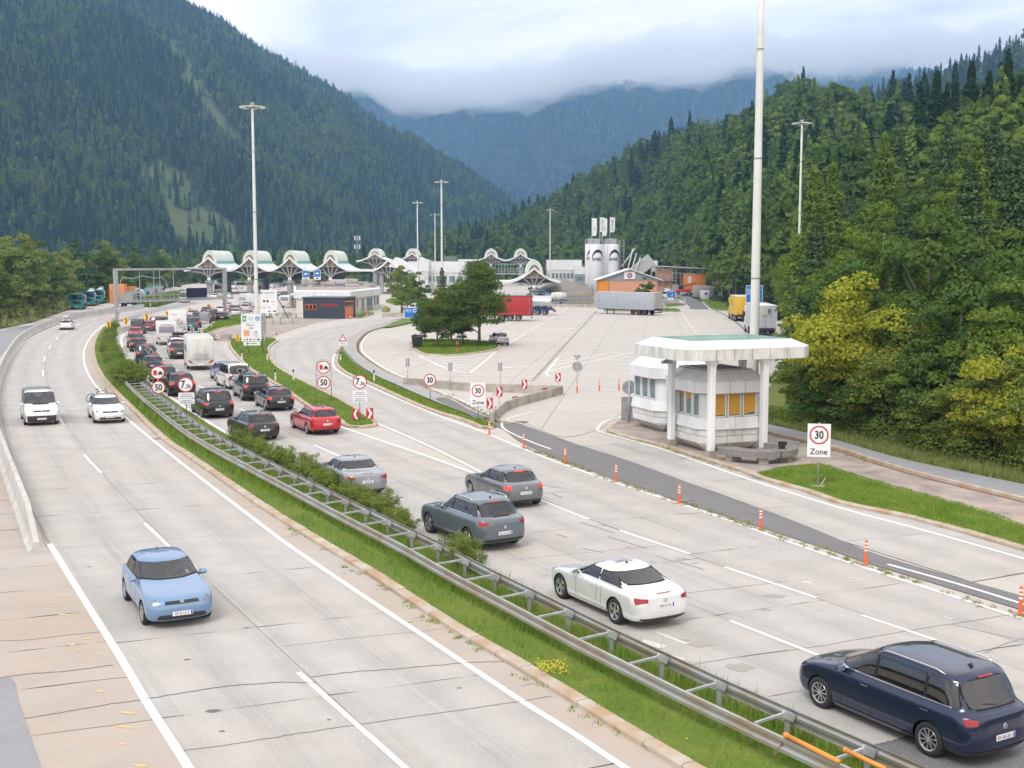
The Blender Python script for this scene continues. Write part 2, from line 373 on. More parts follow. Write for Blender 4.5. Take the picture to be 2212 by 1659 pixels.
def slab_strip(name,lines,step,m,gap=.016,skew=0.0,limit=300,ref=0,zb=-.012,seed=0,bed=True):
 r=random.Random(seed);L=[[Vector((p[0],p[1],0))for p in ln]for ln in lines]
 root=empty(name);root['kind']='structure'
 rows=cross_lines(L,step,skew,ref);allq=[]
 bedm=MB()
 for(s0,a),(s1,c)in zip(rows,rows[1:]):
  for j in range(len(L)-1):
   q=[a[j],a[j+1],c[j+1],c[j]]
   if any(v is None for v in q):continue
   w=(q[1]-q[0]).length
   if w<.25 or(q[2]-q[1]).length>step*4:continue
   bedm.add([(v.x,v.y,zb)for v in q],[(0,1,2,3)])
   cen=sum(q,Vector())/4;pts=[]
   k=5
   rr=random.Random(hash((round(s0,2),seed))&0xffff)
   rr2=random.Random(hash((round(s1,2),seed))&0xffff)
   amp=.035
   near=[q[0].lerp(q[1],t/k)for t in range(k+1)];far=[q[2].lerp(q[3],t/k)for t in range(k+1)]
   d=(q[3]-q[0]).normalized()
   near=[p+d*(rr.uniform(-amp,amp)+gap/2)for p in near];far=[p+d*(rr2.uniform(-amp,amp)-gap/2)for p in far]
   x=(q[1]-q[0]).normalized()*(gap/2)
   near[0]+=x;near[-1]-=x;far[0]-=x;far[-1]+=x
   P=near+far;ar=sum(P[i-1].x*P[i].y-P[i].x*P[i-1].y for i in range(len(P)))
   off=sum((a[i+1]-a[i]).length for i in range(j)if a[i]and a[i+1])
   uv=[(off+w*t/k,s0)for t in range(k+1)]+[(off+w*(1-t/k),s1)for t in range(k+1)]
   if ar<0:P=P[::-1];uv=uv[::-1]
   allq.append((cen,P,uv))
 vis=[q for q in allq if inview(q[0],250)]
 vis.sort(key=lambda q:q[0].y)
 ids=set(id(q)for q in vis[:limit])
 for q in allq:
  if id(q)in ids:slab_object('slab',[(q[1],q[2])],root,m)
 rest=[(q[1],q[2])for q in allq if id(q)not in ids]
 if rest:slab_object('slab_run',rest,root,m)['kind']='stuff'
 if bed and bedm.V:bedm.build('joint_bed',M_joint,root)['kind']='stuff'
 return root
S_=lambda pts,n=6:[(p.x,p.y)for p in(G(x,y)for x,y in smooth(pts,n))]
def offs(line,d):
 P=[Vector(p)for p in line];o=[]
 for i,p in enumerate(P):
  t=(P[min(i+1,len(P)-1)]-P[max(i-1,0)]).normalized();o.append(tuple(p+Vector((-t.y,t.x))*d))
 return o
Lw=[(620,1990),(470,1757),(384.5,1622.8),(313,1511),(269,1435),(187,1304),(140,1228),(107,1175),(59,1080),(30,1000),(4,905),(-2,850),(3,808),(33,757),(62,731),(115,707),(160,691),(247,675),(310,666.5),(392,651),(470,640)]
Lj=[(1290,2060),(882,1659),(681.7,1474),(607.5,1404),(475,1280),(421.6,1226.8),(318.6,1128.8),(222,1022),(146,921.4),(110,846),(99,800),(101,771),(112,746),(138,722),(172,703),(232,686),(310,672.5),(400,657),(480,645)]
Rw=[(1900,2010),(1480,1740),(1340,1652),(1231,1579.5),(1143,1524.8),(1014,1439.7),(904,1366.5),(783,1286),(661,1203.5),(607.5,1166),(508,1090),(412,1016),(324,946),(268,898),(224,851),(203,828),(190,806),(182.6,785),(181,763),(187.5,741),(204,719),(229,700),(262,687),(320,672.5),(400,659.5),(480,648)]
Rk=[(2050,2010),(1640,1760),(1480,1668),(1332.5,1579.5),(1258,1533),(1192.5,1492),(1080,1423),(967,1357),(816,1255.7),(731,1203.5),(607.5,1127),(522,1070),(412,993),(351.5,951.7),(277,880),(230,830),(207,795),(199,765),(202,738),(216,714),(233,698),(247,690.5)]
gLw,gLj,gRw,gRk=S_(Lw),S_(Lj),S_(Rw),S_(Rk)
near_Lw=[p for p in gLw if p[1]<62]
slab_strip('motorway_shoulder',[offs(near_Lw,9.0),offs(near_Lw,4.6),near_Lw],2.9,M_shoulder,seed=3,ref=2,skew=radians(-6),limit=60)
slab_strip('motorway_lanes',[gLw,gLj,gRw],5.6,M_road,seed=5,ref=1,skew=radians(-6),limit=200)
slab_strip('motorway_edge_strip',[gRw[:-12],gRk],5.6,M_shoulder,seed=5,ref=0,limit=90)
Lr=[(2800,2090),(2350,1860),(2100,1741),(1928,1658),(1701,1549),(1395.6,1409.5),(1093.5,1256.5),(959,1192),(890,1155),(742,1078),(610,1006),(494,942),(412,891),(356.5,852.8),(304.8,813),(275,779.5),(261,747),(263,726),(285,711)]
La=[(3100,1940),(2350,1640),(1970,1497),(1766,1415),(1577,1341),(1165,1172),(910,1060),(742,989),(678,961),(519,883),(428,833),(374,795),(343,767),(331,747),(336,730),(362,713),(410,700),(470,690),(540,680)]
Lm=[(3300,1850),(2350,1500),(2132,1420.5),(1861,1328.5),(1764,1291),(1566,1225.5),(1338,1146),(1168,1079),(1052,1032),(936,990),(728,918.7),(672,893),(612,862),(556,826),(505,786),(485,760),(478,742),(470,722),(480,706),(540,696)]
Lm2=[(3300,1850),(2350,1500),(2132,1420.5),(1861,1328.5),(1764,1291),(1566,1225.5),(1338,1146),(1168,1077),(1052,1026),(936,968),(805,910),(745,869),(635,814),(601,789),(590,768),(592,751),(608,737),(650,722),(715,706),(790,692),(860,682),(930,676)]
Re=[(3300,1700),(2500,1432),(2212,1338),(1799.4,1203.5),(1566.5,1121.4),(1462,1085.7),(1352,1050),(1215,1002),(1151,977.7),(1063,941),(1019.5,924),(937,894),(799.7,835),(733,803),(720,786),(722,768),(741,748),(765,727),(800,709),(848,695),(905,686)]
gLr,gLa,gLm,gLm2,gRe=S_(Lr),S_(La),S_(Lm),S_(Lm2),S_(Re)
slab_strip('toll_approach_lanes',[gLr,gLa,gLm],5.6,M_road,seed=11,ref=1,skew=radians(-5),limit=200)
slab_strip('toll_bypass_lane',[gLm2,gRe],5.6,M_road,seed=13,ref=0,skew=radians(-5),limit=120)
Au=[(1074,905),(1100,908),(1148,924),(1262,965),(1331,986),(1435,1023),(1550,1066),(1665,1106),(1762,1144),(1914,1203.5),(2212,1288),(2500,1368)]
Al=[(1064,921),(1088,928),(1130,958),(1222,997),(1331,1036),(1406,1060),(1458,1080),(1607,1127),(1762,1178),(1800,1190),(1893,1222),(2212,1319),(2500,1410)]
Bk=[(1311,931),(1347,945),(1434.7,966),(1517,993),(1599.5,1018.5),(1643,1037),(1737,1062.5),(1824,1092.5),(1961,1120),(2100,1158),(2212,1191),(2500,1275)]
gAu,gAl,gBk=S_(Au),S_(Al),S_(Bk)
slab_strip('booth_lane',[gAu,gBk],5.6,M_road,seed=17,ref=0,limit=40)
flat('asphalt_patch',gAu+gAl[::-1],.004,M_asph)
plz=[(884,700),(825,719),(784,741),(769,757),(782,777),(818,801),(875,822),(935,842),(985,868),(1030,900),(1072,915),(1122,910),(1215,944),(1300,924),(1322,905),(1380,880),(1560,840),(1640,850),(1680,800),(1692,760),(1685,720),(1640,690),(1590,676),(1549,671),(1440,666),(1245,664),(1120,662),(1000,664),(905,672),(885,690)]
def clip_cell(subj,cell):
 out_=subj
 for i in range(len(cell)):
  a,b=cell[i],cell[(i+1)%len(cell)];inp=out_;out_=[]
  if not inp:break
  side=lambda p:(b[0]-a[0])*(p[1]-a[1])-(b[1]-a[1])*(p[0]-a[0])
  for k in range(len(inp)):
   p,q=inp[k-1],inp[k];sp,sq=side(p),side(q)
   if(sp>=0)!=(sq>=0):
    t=sp/(sp-sq);out_.append((p[0]+(q[0]-p[0])*t,p[1]+(q[1]-p[1])*t))
   if sq>=0:out_.append(q)
 return out_
def slab_field(name,poly,o,ang,sx,sy,m,gap=.03,limit=300,bedm=M_joint):
 root=empty(name);root['kind']='structure'
 ux,uy=(cos(ang),sin(ang)),(-sin(ang),cos(ang))
 us=[((p[0]-o[0])*ux[0]+(p[1]-o[1])*ux[1])for p in poly];vs_=[((p[0]-o[0])*uy[0]+(p[1]-o[1])*uy[1])for p in poly]
 cells=[]
 for i in range(int(min(us)//sx),int(max(us)//sx)+1):
  for j in range(int(min(vs_)//sy),int(max(vs_)//sy)+1):
   c=[(o[0]+ux[0]*a+uy[0]*b_,o[1]+ux[1]*a+uy[1]*b_)for a,b_ in((i*sx+gap/2,j*sy+gap/2),((i+1)*sx-gap/2,j*sy+gap/2),((i+1)*sx-gap/2,(j+1)*sy-gap/2),(i*sx+gap/2,(j+1)*sy-gap/2))]
   q=clip_cell(poly,c)
   if len(q)>2:
    ar=abs(sum(q[k-1][0]*q[k][1]-q[k][0]*q[k-1][1]for k in range(len(q))))/2
    if ar>.05:cells.append((sum(p[1]for p in q)/len(q),q))
 cells.sort(key=lambda c:c[0]);rest=MB()
 def emit(b_,q):
  tri=tessellate_polygon([[Vector((p[0],p[1],0))for p in q]]);F=[]
  for t_ in tri:
   A,B,C_=[Vector(q[i])for i in t_];F.append(tuple(t_)if(B-A).cross(C_-A)>0 else tuple(t_)[::-1])
  b_.add([(p[0],p[1],0)for p in q],F)
 n=0
 for y,q in cells:
  if n<limit and inview((q[0][0],q[0][1],0),100):
   b_=MB();emit(b_,q);b_.build('slab',m,root);n+=1
  else:emit(rest,q)
 if rest.V:rest.build('slab_run',m,root)['kind']='stuff'
 o_=flat('joint_bed',poly,-.012,bedm,root);o_['kind']='stuff'
 return root
gpl=[tuple(G(x,y).xy)for x,y in smooth(plz,4,closed=True)]
pa,pb=G(1215,860),G(1345,670)
pang=atan2(pb.y-pa.y,pb.x-pa.x)
slab_field('truck_plaza',gpl,(pa.x,pa.y),pang,7.5,5.0,M_plaza,gap=.035,limit=300)
dr=[G(1200,868-6),G(1280,752),G(1318,699),G(1345,664)]
dr=[G(*p)for p in ZC(1200,700)((1530,1450),(1660,1310),(1850,1100),(2040,900))]
V,Fc=ribbon(smooth([(p.x,p.y)for p in dr],8),.30,.004);mobj('drain_channel',V,Fc,mat('mossy grate',(.22,.23,.14),.9,nz=1,col2=(.36,.34,.29),nscale=1.5))['kind']='structure'
def path_slabs(name,left,right,step,m,z,gap=.03,limit=60):
 r_=slab_strip(name,[left,right],step,m,gap=gap,limit=limit,bed=False,seed=23)
 for c in r_.children:c.location.z=z
 return r_
sw_l=S_([(1019.5,902),(978,885),(931.6,867),(866,838),(811,813),(769.5,786),(745,759),(741,750),(751,734),(771,721),(804,705.7),(850,692.5),(885,685)])
sw_r=S_([(1055,908),(1010,886),(978,867),(930,848),(882,827),(840,810),(806,790),(774,766),(767,750),(771,736),(793,718),(850,701),(885,693)])
path_slabs('sidewalk',sw_l,sw_r,2.6,M_slabwalk,.11)
flat('sidewalk_bed',sw_l+sw_r[::-1],.095,M_joint)
flat('asphalt_path',S_([(1046,915),(1030,908),(990,889),(945,869),(950,862),(985,866),(1020,884),(1048,903)]),.114,M_asph)
bsw=[(1600,905),(1665,921),(1794,951),(1961,998),(2212,1051),(2500,1112)]
bsw2=[(1600,918),(1665,937),(1796.6,967.6),(1961,1019.8),(2212,1082),(2500,1152)]
g1,g2=S_(bsw),S_(bsw2)
flat('back_sidewalk',g1+g2[::-1],.10,M_asphp)
flat('back_lane',offs(g2,-.3)+[tuple(G(*p).xy)for p in((2500,1235),(2212,1140),(2126,1107.7),(1961,1066),(1851.6,1035),(1769,1009),(1630,960),(1590,930))],.004,M_oldcon)
flat('exit_road',[tuple(G(*p).xy)for p in ZC(2050,760,3.687)((1490,1252),(1430,1170),(1320,1090),(1300,1060),(1480,1085),(1600,1140),(1755,1252))],.012,M_asph)
flat('works_yard',[tuple(G(*p).xy)for p in((905,661),(1245,662),(1440,663),(1475,660),(1460,640),(1490,632),(1620,628),(1560,600),(1330,604),(1200,606),(1160,640),(1040,652))],-.008,mat('gravel yard',(.34,.32,.285),.9,nz=1,col2=(.22,.20,.17),nscale=.15))
flat('patched_asphalt',[tuple(G(*p).xy)for p in((258,692),(293,676),(345,664),(420,652),(428,656),(352,671),(300,685),(270,695))],.004,M_asphp)
flat('service_lane',[tuple(G(*p).xy)for p in((-260,775),(0,716),(75,700),(150,678),(250,662),(330,655),(330,661),(247,669),(154,679),(110,693),(50,722),(25,742),(0,770),(-60,860),(-400,900))],.004,M_asphp)
flat('asphalt_corner',[tuple(G(*p).xy)for p in ZC(0,1981)((-900,945),(-20,945),(90,950),(125,1000),(150,1130),(200,1280),(240,1400),(280,1520),(330,1660),(420,1900),(-900,1900))],.006,M_asphp)
flat('asphalt_apron',[tuple(G(*p).xy)for p in ZC(2641,1981)((870,1515),(1000,1500),(1230,1430),(1330,1400),(2212,1225),(2500,1180),(3300,1700),(1900,2400))],.004,M_asph)
flat('concession_yard',[tuple(G(*p).xy)for p in ZC(600,800,2.765)((150,1110),(320,1120),(480,1090),(620,1100),(1000,1110),(1150,1050),(1450,960),(1700,925),(1320,915),(1190,890),(900,900),(700,1000),(600,1010),(450,1060),(230,1095))],.004,M_oldcon)
mk=empty('road_markings');mk['kind']='structure'
def line(pts,w,m=None,z=.008,n=6,name='line',world=False):
 P=pts if world else S_(pts,n)
 V,Fc=ribbon(P,w,z);return mobj(name,V,Fc,m or M_paint,mk)
line(Lw[:8],.19);line(Rw,.165);line([(x+3,y)for x,y in Lw[12:]],.15,M_paintw)
line(offs(gLr,-.12),.24,world=True)
line(Re,.17,M_paintw)
line([(1052,1033),(936,990),(728,918.7),(620,872),(608,867)],.18)
line([(1060,1031),(936,968),(805,910),(760,884)],.18)
line([(1344,900),(1305.6,911),(1293,924),(1303,935),(1434.7,971.7),(1621.5,1036.5),(1822.5,1099.4),(2000,1147),(2212,1207),(2500,1290)],.17)
line([(1150,888.5),(1096,905),(1084,919),(1100,933),(1151,956),(1190,970)],.14,M_paintw)
line(ZC(2641,1981)((1140,58),(1700,215),(2250,385)),.15,M_paintw,z=.012)
def dash(a,b,w=.15,m=None):line([a,b],w,m,n=1,name='dash')
for a,b in(((885,1668),(645,1453)),((368,1183),(313,1131)),((219,1022),(182,983)),((138,918),(124,897)),((93,812),(92.6,799)),((95.6,780),(97,770)),((106,754),(110,746)),((121,734),(126,728)),((141,718),(147,712.5)),((166,703),(173,698.5)),((199,693),(208,689)),((238,684),(250,681)),((1766,1415),(1577,1341)),((742,989),(677.5,961)),((541,894),(519,883)),((447,842.5),(428,832.6)),((393,807),(374,795)),((354,776.6),(342.6,767)),((336,753),(331,745)),((338,731),(342,727)),((1763.7,1291.4),(1566,1225.5)),((1490,1196.7),(1338,1146)),((1272,1122),(1166,1079)),((2131.7,1420.5),(1861,1328.5))):dash(a,b,.13)
z1=ZC(1200,700)
line(z1((640,1250),(860,1350),(1040,1388)),.22,M_paintw,n=3);line(z1((1240,1225),(1040,1388)),.22,M_paintw,n=1)
for k in range(6):
 a=z1((700+62*k,1280+17*k))[0];c=z1((930+15*k,1258+20*k))[0];d=z1((1180-27*k,1264+20*k))[0]
 line([a,c,d],.20,M_paintw,n=1,name='chevron_line')
line(z1((1300,1180),(1480,1075)),.14,M_paintw,n=1)
for k in range(9):
 a=z1((1520+40*k,1048-24*k),(1540+40*k,1036-24*k));dash(a[0],a[1],.14,M_paintw)
line(z1((1740,1265),(1640,1390),(1700,1412)),.22,M_paintw,n=2)
for(a,b)in(((1690,1330),(2120,1230)),((1660,1370),(2330,1220)),((1710,1300),(1900,1260))):line(z1(a,b),.2,M_paintw,n=1)
line(z1((1010,1385),(1300,1405),(1640,1420),(2200,1470)),.12,M_paintw,n=2)
z2=ZC(2000,700)
for k in range(26):
 y=925+k*14+k*k*.42
 if y>1330:break
 xl=250-(y-925)*.72
 line(z2((xl,y),(xl+560+k*6,y+22+k*1.2)),.17,M_paintw,n=1,name='bay_line')
for k in range(8):
 y=940+k*10;line(z2((-150-k*60,y+25*k),(-20-k*90,y+4+25*k)),.17,M_paintw,n=1,name='bay_line')
for k in range(11):a=z2((935+11*k,915+15*k),(941+11*k,923+15*k));dash(a[0],a[1],.18,M_paintw)
for k in range(5):line(z1((1230,1100+14*k),(1440-28*k,1085+18*k)),.17,M_paintw,n=1,name='bay_line')
line(z2((1200,890),(1330,960),(1440,1050)),.35,M_asph,z=.009,name='tar_strip')
def arrow(cx_,cy_,ang,s=1.0,m=M_paintw):
 c=G(cx_,cy_);P=[(-.12,-2),(.12,-2),(.12,.4),(.45,.4),(0,1.8),(-.45,.4),(-.12,.4)]
 b=MB();b.prism([(c.x+s*(x*cos(ang)-y*sin(ang)),c.y+s*(x*sin(ang)+y*cos(ang)))for x,y in P],.006,.012);b.build('arrow',m,mk)
for p_,a_ in(((1380,1340),2.2),((1615,1043),-.6),((1817,1040),-.6),((405,1105),-1.0)):q=z1(p_)[0];arrow(q[0],q[1],a_,1.0)
arrow(*ZC(2050,760,3.687)((1590,1218))[0],.3,1.1,M_paint)
line(ZC(2050,760,3.687)((1640,1150),(1690,1195),(1750,1250)),.2,n=1,z=.016);line(ZC(2050,760,3.687)((1430,1180),(1480,1235)),.16,n=1,z=.016)
z0=ZC(0,1981)
for i,(x,y,l)in enumerate(((500,305,120),(510,455,110),(560,690,60),(615,730,40),(800,765,40),(785,1055,60),(1010,1225,150),(975,1335,150),(965,1470,60),(1105,1640,120),(430,360,90),(690,640,70))):
 a,b_=z0((x-l*.5,y-l*.05),(x+l*.5,y+l*.07));b=MB();p,q=G(*a),G(*b_);d=(q-p).normalized();n_=Vector((-d.y,d.x,0));R_=random.Random(i)
 up=[p.lerp(q,t/5)+n_*(.05+R_.uniform(-.02,.03))*sin(pi*(t+.4)/5.8)for t in range(6)];dn=[p.lerp(q,t/5)-n_*(.05+R_.uniform(-.02,.03))*sin(pi*(t+.4)/5.8)for t in range(6)]
 b.prism([(v.x,v.y)for v in up+dn[::-1]],.006,.009);b.build('paint_trace',M_yel,mk)
def crack(pts,w=.03,m=None,name='sealed_crack'):
 P=S_(pts,8);P=[(x+random.uniform(-.015,.015),y+random.uniform(-.02,.02))for x,y in P]
 V,Fc=ribbon(P,w*.7,.009);V=[(v[0],v[1],v[2])for v in V];return mobj(name,V,Fc,m or M_joint,mk)
z3=ZC(1000,1981)
crack(z0((0,948),(280,915),(500,900),(890,850)),.045);crack(z0((0,660),(250,650),(480,620),(800,590)),.03);crack(z0((200,1270),(500,1220),(850,1160),(1140,1122)),.04)
crack(z0((1145,1117),(1500,1060),(1800,1015),(2212,985)),.05);crack(z3((240,945),(560,905),(850,885),(1200,855),(1480,830),(1750,824)),.04);crack(z3((-10,985),(270,990)),.04)
crack(z0((1420,1527),(1700,1490),(2212,1415)),.03);crack(z3((0,1410),(400,1350),(900,1275),(1880,1135),(2130,1095)),.03)
crack(z3((0,705),(500,645),(1050,590),(1310,558)),.02)
z4=ZC(1800,1850)
crack(z4((1380,578),(1800,530),(2212,478)),.025);crack(z4((1390,1150),(1800,1080),(2212,1020)),.025);crack(z4((430,685),(620,665)),.02);crack(z4((0,315),(800,240),(1190,205)),.02)
z5=ZC(2641,1981)
crack(z5((0,785),(600,700),(1300,580),(2130,450)),.025);crack(z5((880,1515),(1060,1475),(1190,1445),(1320,1405)),.07);crack(z5((1650,530),(1780,560),(2120,640)),.03);crack(z5((1900,755),(2050,690),(2212,640)),.025)
M_stain=mat('old oil stain',(.34,.315,.28),.75)
def blotch(x,y,r,m,sx=1.6,z=.0065,zc=z4,name='stain'):
 c=G(*zc((x,y))[0]);R_=random.Random(int(x*7+y));n=14
 P=[(c.x+r*sx*(1+R_.uniform(-.3,.3))*cos(a),c.y+r*(1+R_.uniform(-.3,.3))*sin(a))for a in[2*pi*k/n for k in range(n)]]
 b=MB();b.add([(p[0],p[1],z)for p in P],[tuple(range(n))]);b.build(name,m,mk)
for x,y,r in((1530,975,.22),(1840,1158,.25),(1390,940,.12),(2110,595,.2),(1380,300,.12),(960,212,.06),(1490,338,.06),(1150,325,.05),(2050,705,.08)):blotch(x,y,r,M_stain)
for x,y,r in((1470,806,.05),(1675,1210,.09),(700,77,.05),(1745,1370,.04),(1940,557,.04)):blotch(x,y,r,M_joint,zc=z0)
for x,y,r in((375,1280,.03),(1400,1030,.03),(1160,540,.02)):blotch(x,y,r,M_joint,zc=z3)
M_ghost=mat('faded old marking',(.58,.56,.52),.85)
for a,b_,w in(((860,870),(960,920),.16),((1180,880),(1420,975),.14),((1060,950),(1240,1000),.3),((1290,1060),(1400,1100),.12),((1000,940),(1100,985),.1)):line(z4(a,b_),w,M_ghost,n=1,z=.0066,name='faded_mark')
for a,b_,w in(((470,195),(540,205),.2),((840,160),(950,180),.1),((1580,470),(1650,490),.08),((700,290),(930,350),.06)):line(z5(a,b_),w,M_ghost,n=1,z=.0066,name='faded_mark')
M_skid=mat('tyre mark',(.27,.265,.26),.8)
for a,b_,w in(((580,15),(850,100),.10),((390,110),(480,135),.09),((800,130),(1100,220),.08),((1350,325),(1560,390),.08),((1180,280),(1330,330),.05),((600,220),(760,255),.07)):line(z4(a,b_),w,M_skid,n=1,z=.0062,name='tyre_mark')
for a,b_,w in(((1640,928),(1760,950),.22),((2030,1045),(2212,1075),.12),((2130,1120),(2212,1150),.12),((1250,970),(1330,985),.06)):line(ZC(1000,1250)(a,b_),w,M_skid,n=1,z=.0062,name='tyre_mark')
def grate(x,y,zc,w=.5,l=.5,rz=0):
 c=G(*zc((x,y))[0]);r=empty('drain_grate',(c.x,c.y,0),rz,'iron drain grate '+GR.pop(0),'drain')
 b=MB();b.box(-w/2,w/2,-l/2,l/2,.004,.012);b.build('frame',mat('rusty iron',(.16,.10,.07),.8),r)
 b=MB();[b.box(-w/2+.05+k*.08,-w/2+.09+k*.08,-l/2+.05,l/2-.05,.012,.022)for k in range(int(w/.08)-1)];b.build('grille_bars',M_galvd,r)
GR=['beside the grass median of the oncoming lanes','beside an orange post on the dark asphalt','in the lane by the pay booth platform','on the open plaza left of the booth']
grate(1245,685,ZC(0,1250),rz=.9);grate(950,1502,ZC(2000,1100),.8,.5,.6)
for(x,y,zc,r)in((495,914,ZC(2000,1100),.45),(1895,555,ZC(1000,1250),.4)):
 c=G(*zc((x,y))[0]);b=MB();b.lathe([(0,.012),(r*.8,.012),(r*.82,.006),(r,.012),(r,0)],24);o=b.build('manhole_cover',mat('cast iron',(.14,.12,.11),.7));o.location=(c.x,c.y,.002)
 tag(o,'round iron manhole cover '+('on the platform by the pay booth' if x<600 else 'in the curved lane entering the truck plaza'),'manhole cover')
def kerb(pts,parent,w=.26,h=.13,ln=1.0,z0=0,m=None,limit=300,closed=False,name='kerb_stone',side=1):
 """individual kerb stones along a ground line (side = which side of the line they stand on)"""
 P=resample([(p[0],p[1],0)for p in pts],ln);b=None;rest=MB();n=0
 for i in range(len(P)-1):
  a,c=P[i],P[i+1];d=(c-a).normalized();nn=Vector((-d.y,d.x,0))*side;a2=a+d*.012;c2=c-d*.012
  o1=i and 0;jz=random.uniform(-.006,.006);jo=nn*random.uniform(-.008,.008)
  ch=.035
  sec=[(0,z0-.05),(0,z0+h-ch),(ch,z0+h+jz),(w,z0+h+jz),(w,z0-.05)]
  V=[tuple(p+jo+nn*s[0]+Vector((0,0,s[1])))for p in(a2,c2)for s in sec]
  Fk=[(0,1,6,5),(1,2,7,6),(2,3,8,7),(3,4,9,8),(4,3,2,1,0),(5,6,7,8,9)]
  if side>0:Fk=[f[::-1]for f in Fk]
  if n<limit and inview(a,150):MB().add(V,Fk).build(name,m or M_kerb,parent);n+=1
  else:rest.add(V,Fk)
 if rest.V:rest.build(name+'_run',m or M_kerb,parent)['kind']='stuff'
blade_sets=[]
def blades(name,poly,dens,h,m,label=None,hole=None,z=.1,w=.012,lean=.5,clump=0.0,seed=1,hv=.5,parent=None):
 """upright grass blades scattered over an outline (ground cover)"""
 r=np.random.default_rng(seed);P=np.array([(p[0],p[1])for p in poly]);x0,y0=P.min(0);x1,y1=P.max(0)
 n=int((x1-x0)*(y1-y0)*dens(1)if callable(dens)else(x1-x0)*(y1-y0)*dens)
 n=min(n,900000);X=r.uniform(x0,x1,n);Y=r.uniform(y0,y1,n);k=inpoly(X,Y,poly);X,Y=X[k],Y[k]
 sc=np.clip(Y/30.0,1,6);keep=r.random(len(X))<1/sc**1.6;X,Y,sc=X[keep],Y[keep],sc[keep]
 px=CX+F_PX*X/Y;keep=(px>-150)&(px<2362);X,Y,sc=X[keep],Y[keep],sc[keep];n=len(X)
 if clump:
  f=np.sin(X*1.9+np.sin(Y*1.3)*2)*np.sin(Y*1.7+np.sin(X*2.1))*.5+.5
 else:f=np.ones(n)*.6
 hh=h*(1-hv+hv*2*r.random(n))*(1-clump+clump*1.6*f)*(1+(sc-1)*.08);a=r.uniform(0,2*pi,n);ww=w*sc*r.uniform(.7,1.4,n)
 lx=np.cos(a+1.2)*hh*lean*r.random(n);ly=np.sin(a+1.2)*hh*lean*r.random(n)
 V=np.empty((n,3,3));V[:,0]=np.stack([X-np.cos(a)*ww,Y-np.sin(a)*ww,np.full(n,z)],1);V[:,1]=np.stack([X+np.cos(a)*ww,Y+np.sin(a)*ww,np.full(n,z)],1);V[:,2]=np.stack([X+lx,Y+ly,z+hh],1)
 me=bpy.data.meshes.new(name);me.vertices.add(n*3);me.vertices.foreach_set('co',V.ravel());me.loops.add(n*3);me.loops.foreach_set('vertex_index',np.arange(n*3,dtype='i'))
 me.polygons.add(n);me.polygons.foreach_set('loop_start',np.arange(0,n*3,3,dtype='i'));me.polygons.foreach_set('loop_total',np.full(n,3,'i'));me.materials.append(m);me.update()
 o=bpy.data.objects.new(name,me);COL.objects.link(o);o['kind']='stuff'
 if label and not parent:o['label']=label;o['category']='grass'
 if parent:o.parent=parent
 return o
def inner(poly,d):
 """inset a closed outline"""
 n=len(poly);P=[Vector(p[:2])for p in poly];ar=sum(P[i-1].x*P[i].y-P[i].x*P[i-1].y for i in range(n));s=1 if ar>0 else-1;o=[]
 for i in range(n):
  t=(P[(i+1)%n]-P[i-1]);
  if t.length<1e-6:o.append(tuple(P[i]));continue
  t.normalize();o.append(tuple(P[i]+Vector((-t.y,t.x))*d*s))
 return o
gMr=S_([(2350,1850),(2090,1725),(1920,1643),(1690,1533),(1385,1397),(1080,1243),(945,1178),(730,1068),(600,998),(485,936),(403,885),(347,848),(296,810),(266,779),(251,748),(253,722),(262,706),(252,692)])
med=gRk+gMr[::-1]
flat('median',inner(med,.1),.08,M_grassg)
mk_=empty('median_kerb');mk_['kind']='structure';kerb(gRk,mk_,side=-1,ln=1.25,w=.30,h=.12)
medL=gRk+S_([(2130,1810),(1830,1665),(1503,1520),(1215,1375),(973,1250),(745,1122),(600,1055),(412,950),(324,884),(275,840),(240,790),(228,760),(232,730),(245,700)])[::-1]
medL_rail=S_([(2130,1800),(1830,1660),(1503,1515),(1215,1370),(973,1246),(745,1120),(600,1052),(412,946),(324,881),(275,838)])
blades('median_grass',inner(medL,.25),2600,.20,M_blade,'lush green grass filling the motorway median beside its kerb',clump=.5,z=.07,w=.009,seed=2)
blades('rail_grass',offs(medL_rail,.9)+offs(medL_rail,-.35)[::-1],700,.34,M_blade,'longer grass growing up against the guardrail',clump=.5,z=.07,w=.008,seed=12)
rowR=[p for p in S_([(2130,1810),(1830,1665),(1503,1520),(1215,1375),(973,1250),(745,1122),(600,1055),(412,950),(324,884),(275,840),(240,790),(228,760),(232,730),(245,700)])]+gMr[::-1]
blades('median_weeds',inner(rowR,.15),700,.26,M_dry,'tall straw coloured weeds growing between the guardrails',clump=.6,z=.07,w=.008,seed=3)
i1=smooth([(494,738.7),(496,752),(514,774),(540,800),(607,839),(665,880),(728,909),(741,921),(772,925.5),(811,922.5),(816,915),(800,904),(745,869),(635,814),(597,789),(584,763),(586.4,747.5),(602,736.5),(584,731),(505,732)],5,True)
gi1=[tuple(G(*p).xy)for p in i1];r_=empty('grass_wedge');r_['kind']='structure'
flat('turf',inner(gi1,.12),.10,M_grassg,r_);kerb(gi1+gi1[:1],r_,ln=1.1,side=-1 if sum(gi1[i-1][0]*gi1[i][1]-gi1[i][0]*gi1[i-1][1]for i in range(len(gi1)))<0 else 1,w=.26)
blades('wedge_grass',inner(gi1,.3),900,.11,M_blade,'short bright grass on the wedge between toll lanes and bypass',clump=.4,z=.09,w=.008,seed=4)
i1b=smooth(ZC(600,800,2.765)((215,1095),(330,1040),(420,980),(520,930),(640,905),(820,900),(1010,905),(1020,915),(900,940),(700,985),(560,1010),(430,1055),(320,1105),(240,1110)),4,True)
gi1b=[tuple(G(*p).xy)for p in i1b];r_=empty('grass_tongue');r_['kind']='structure'
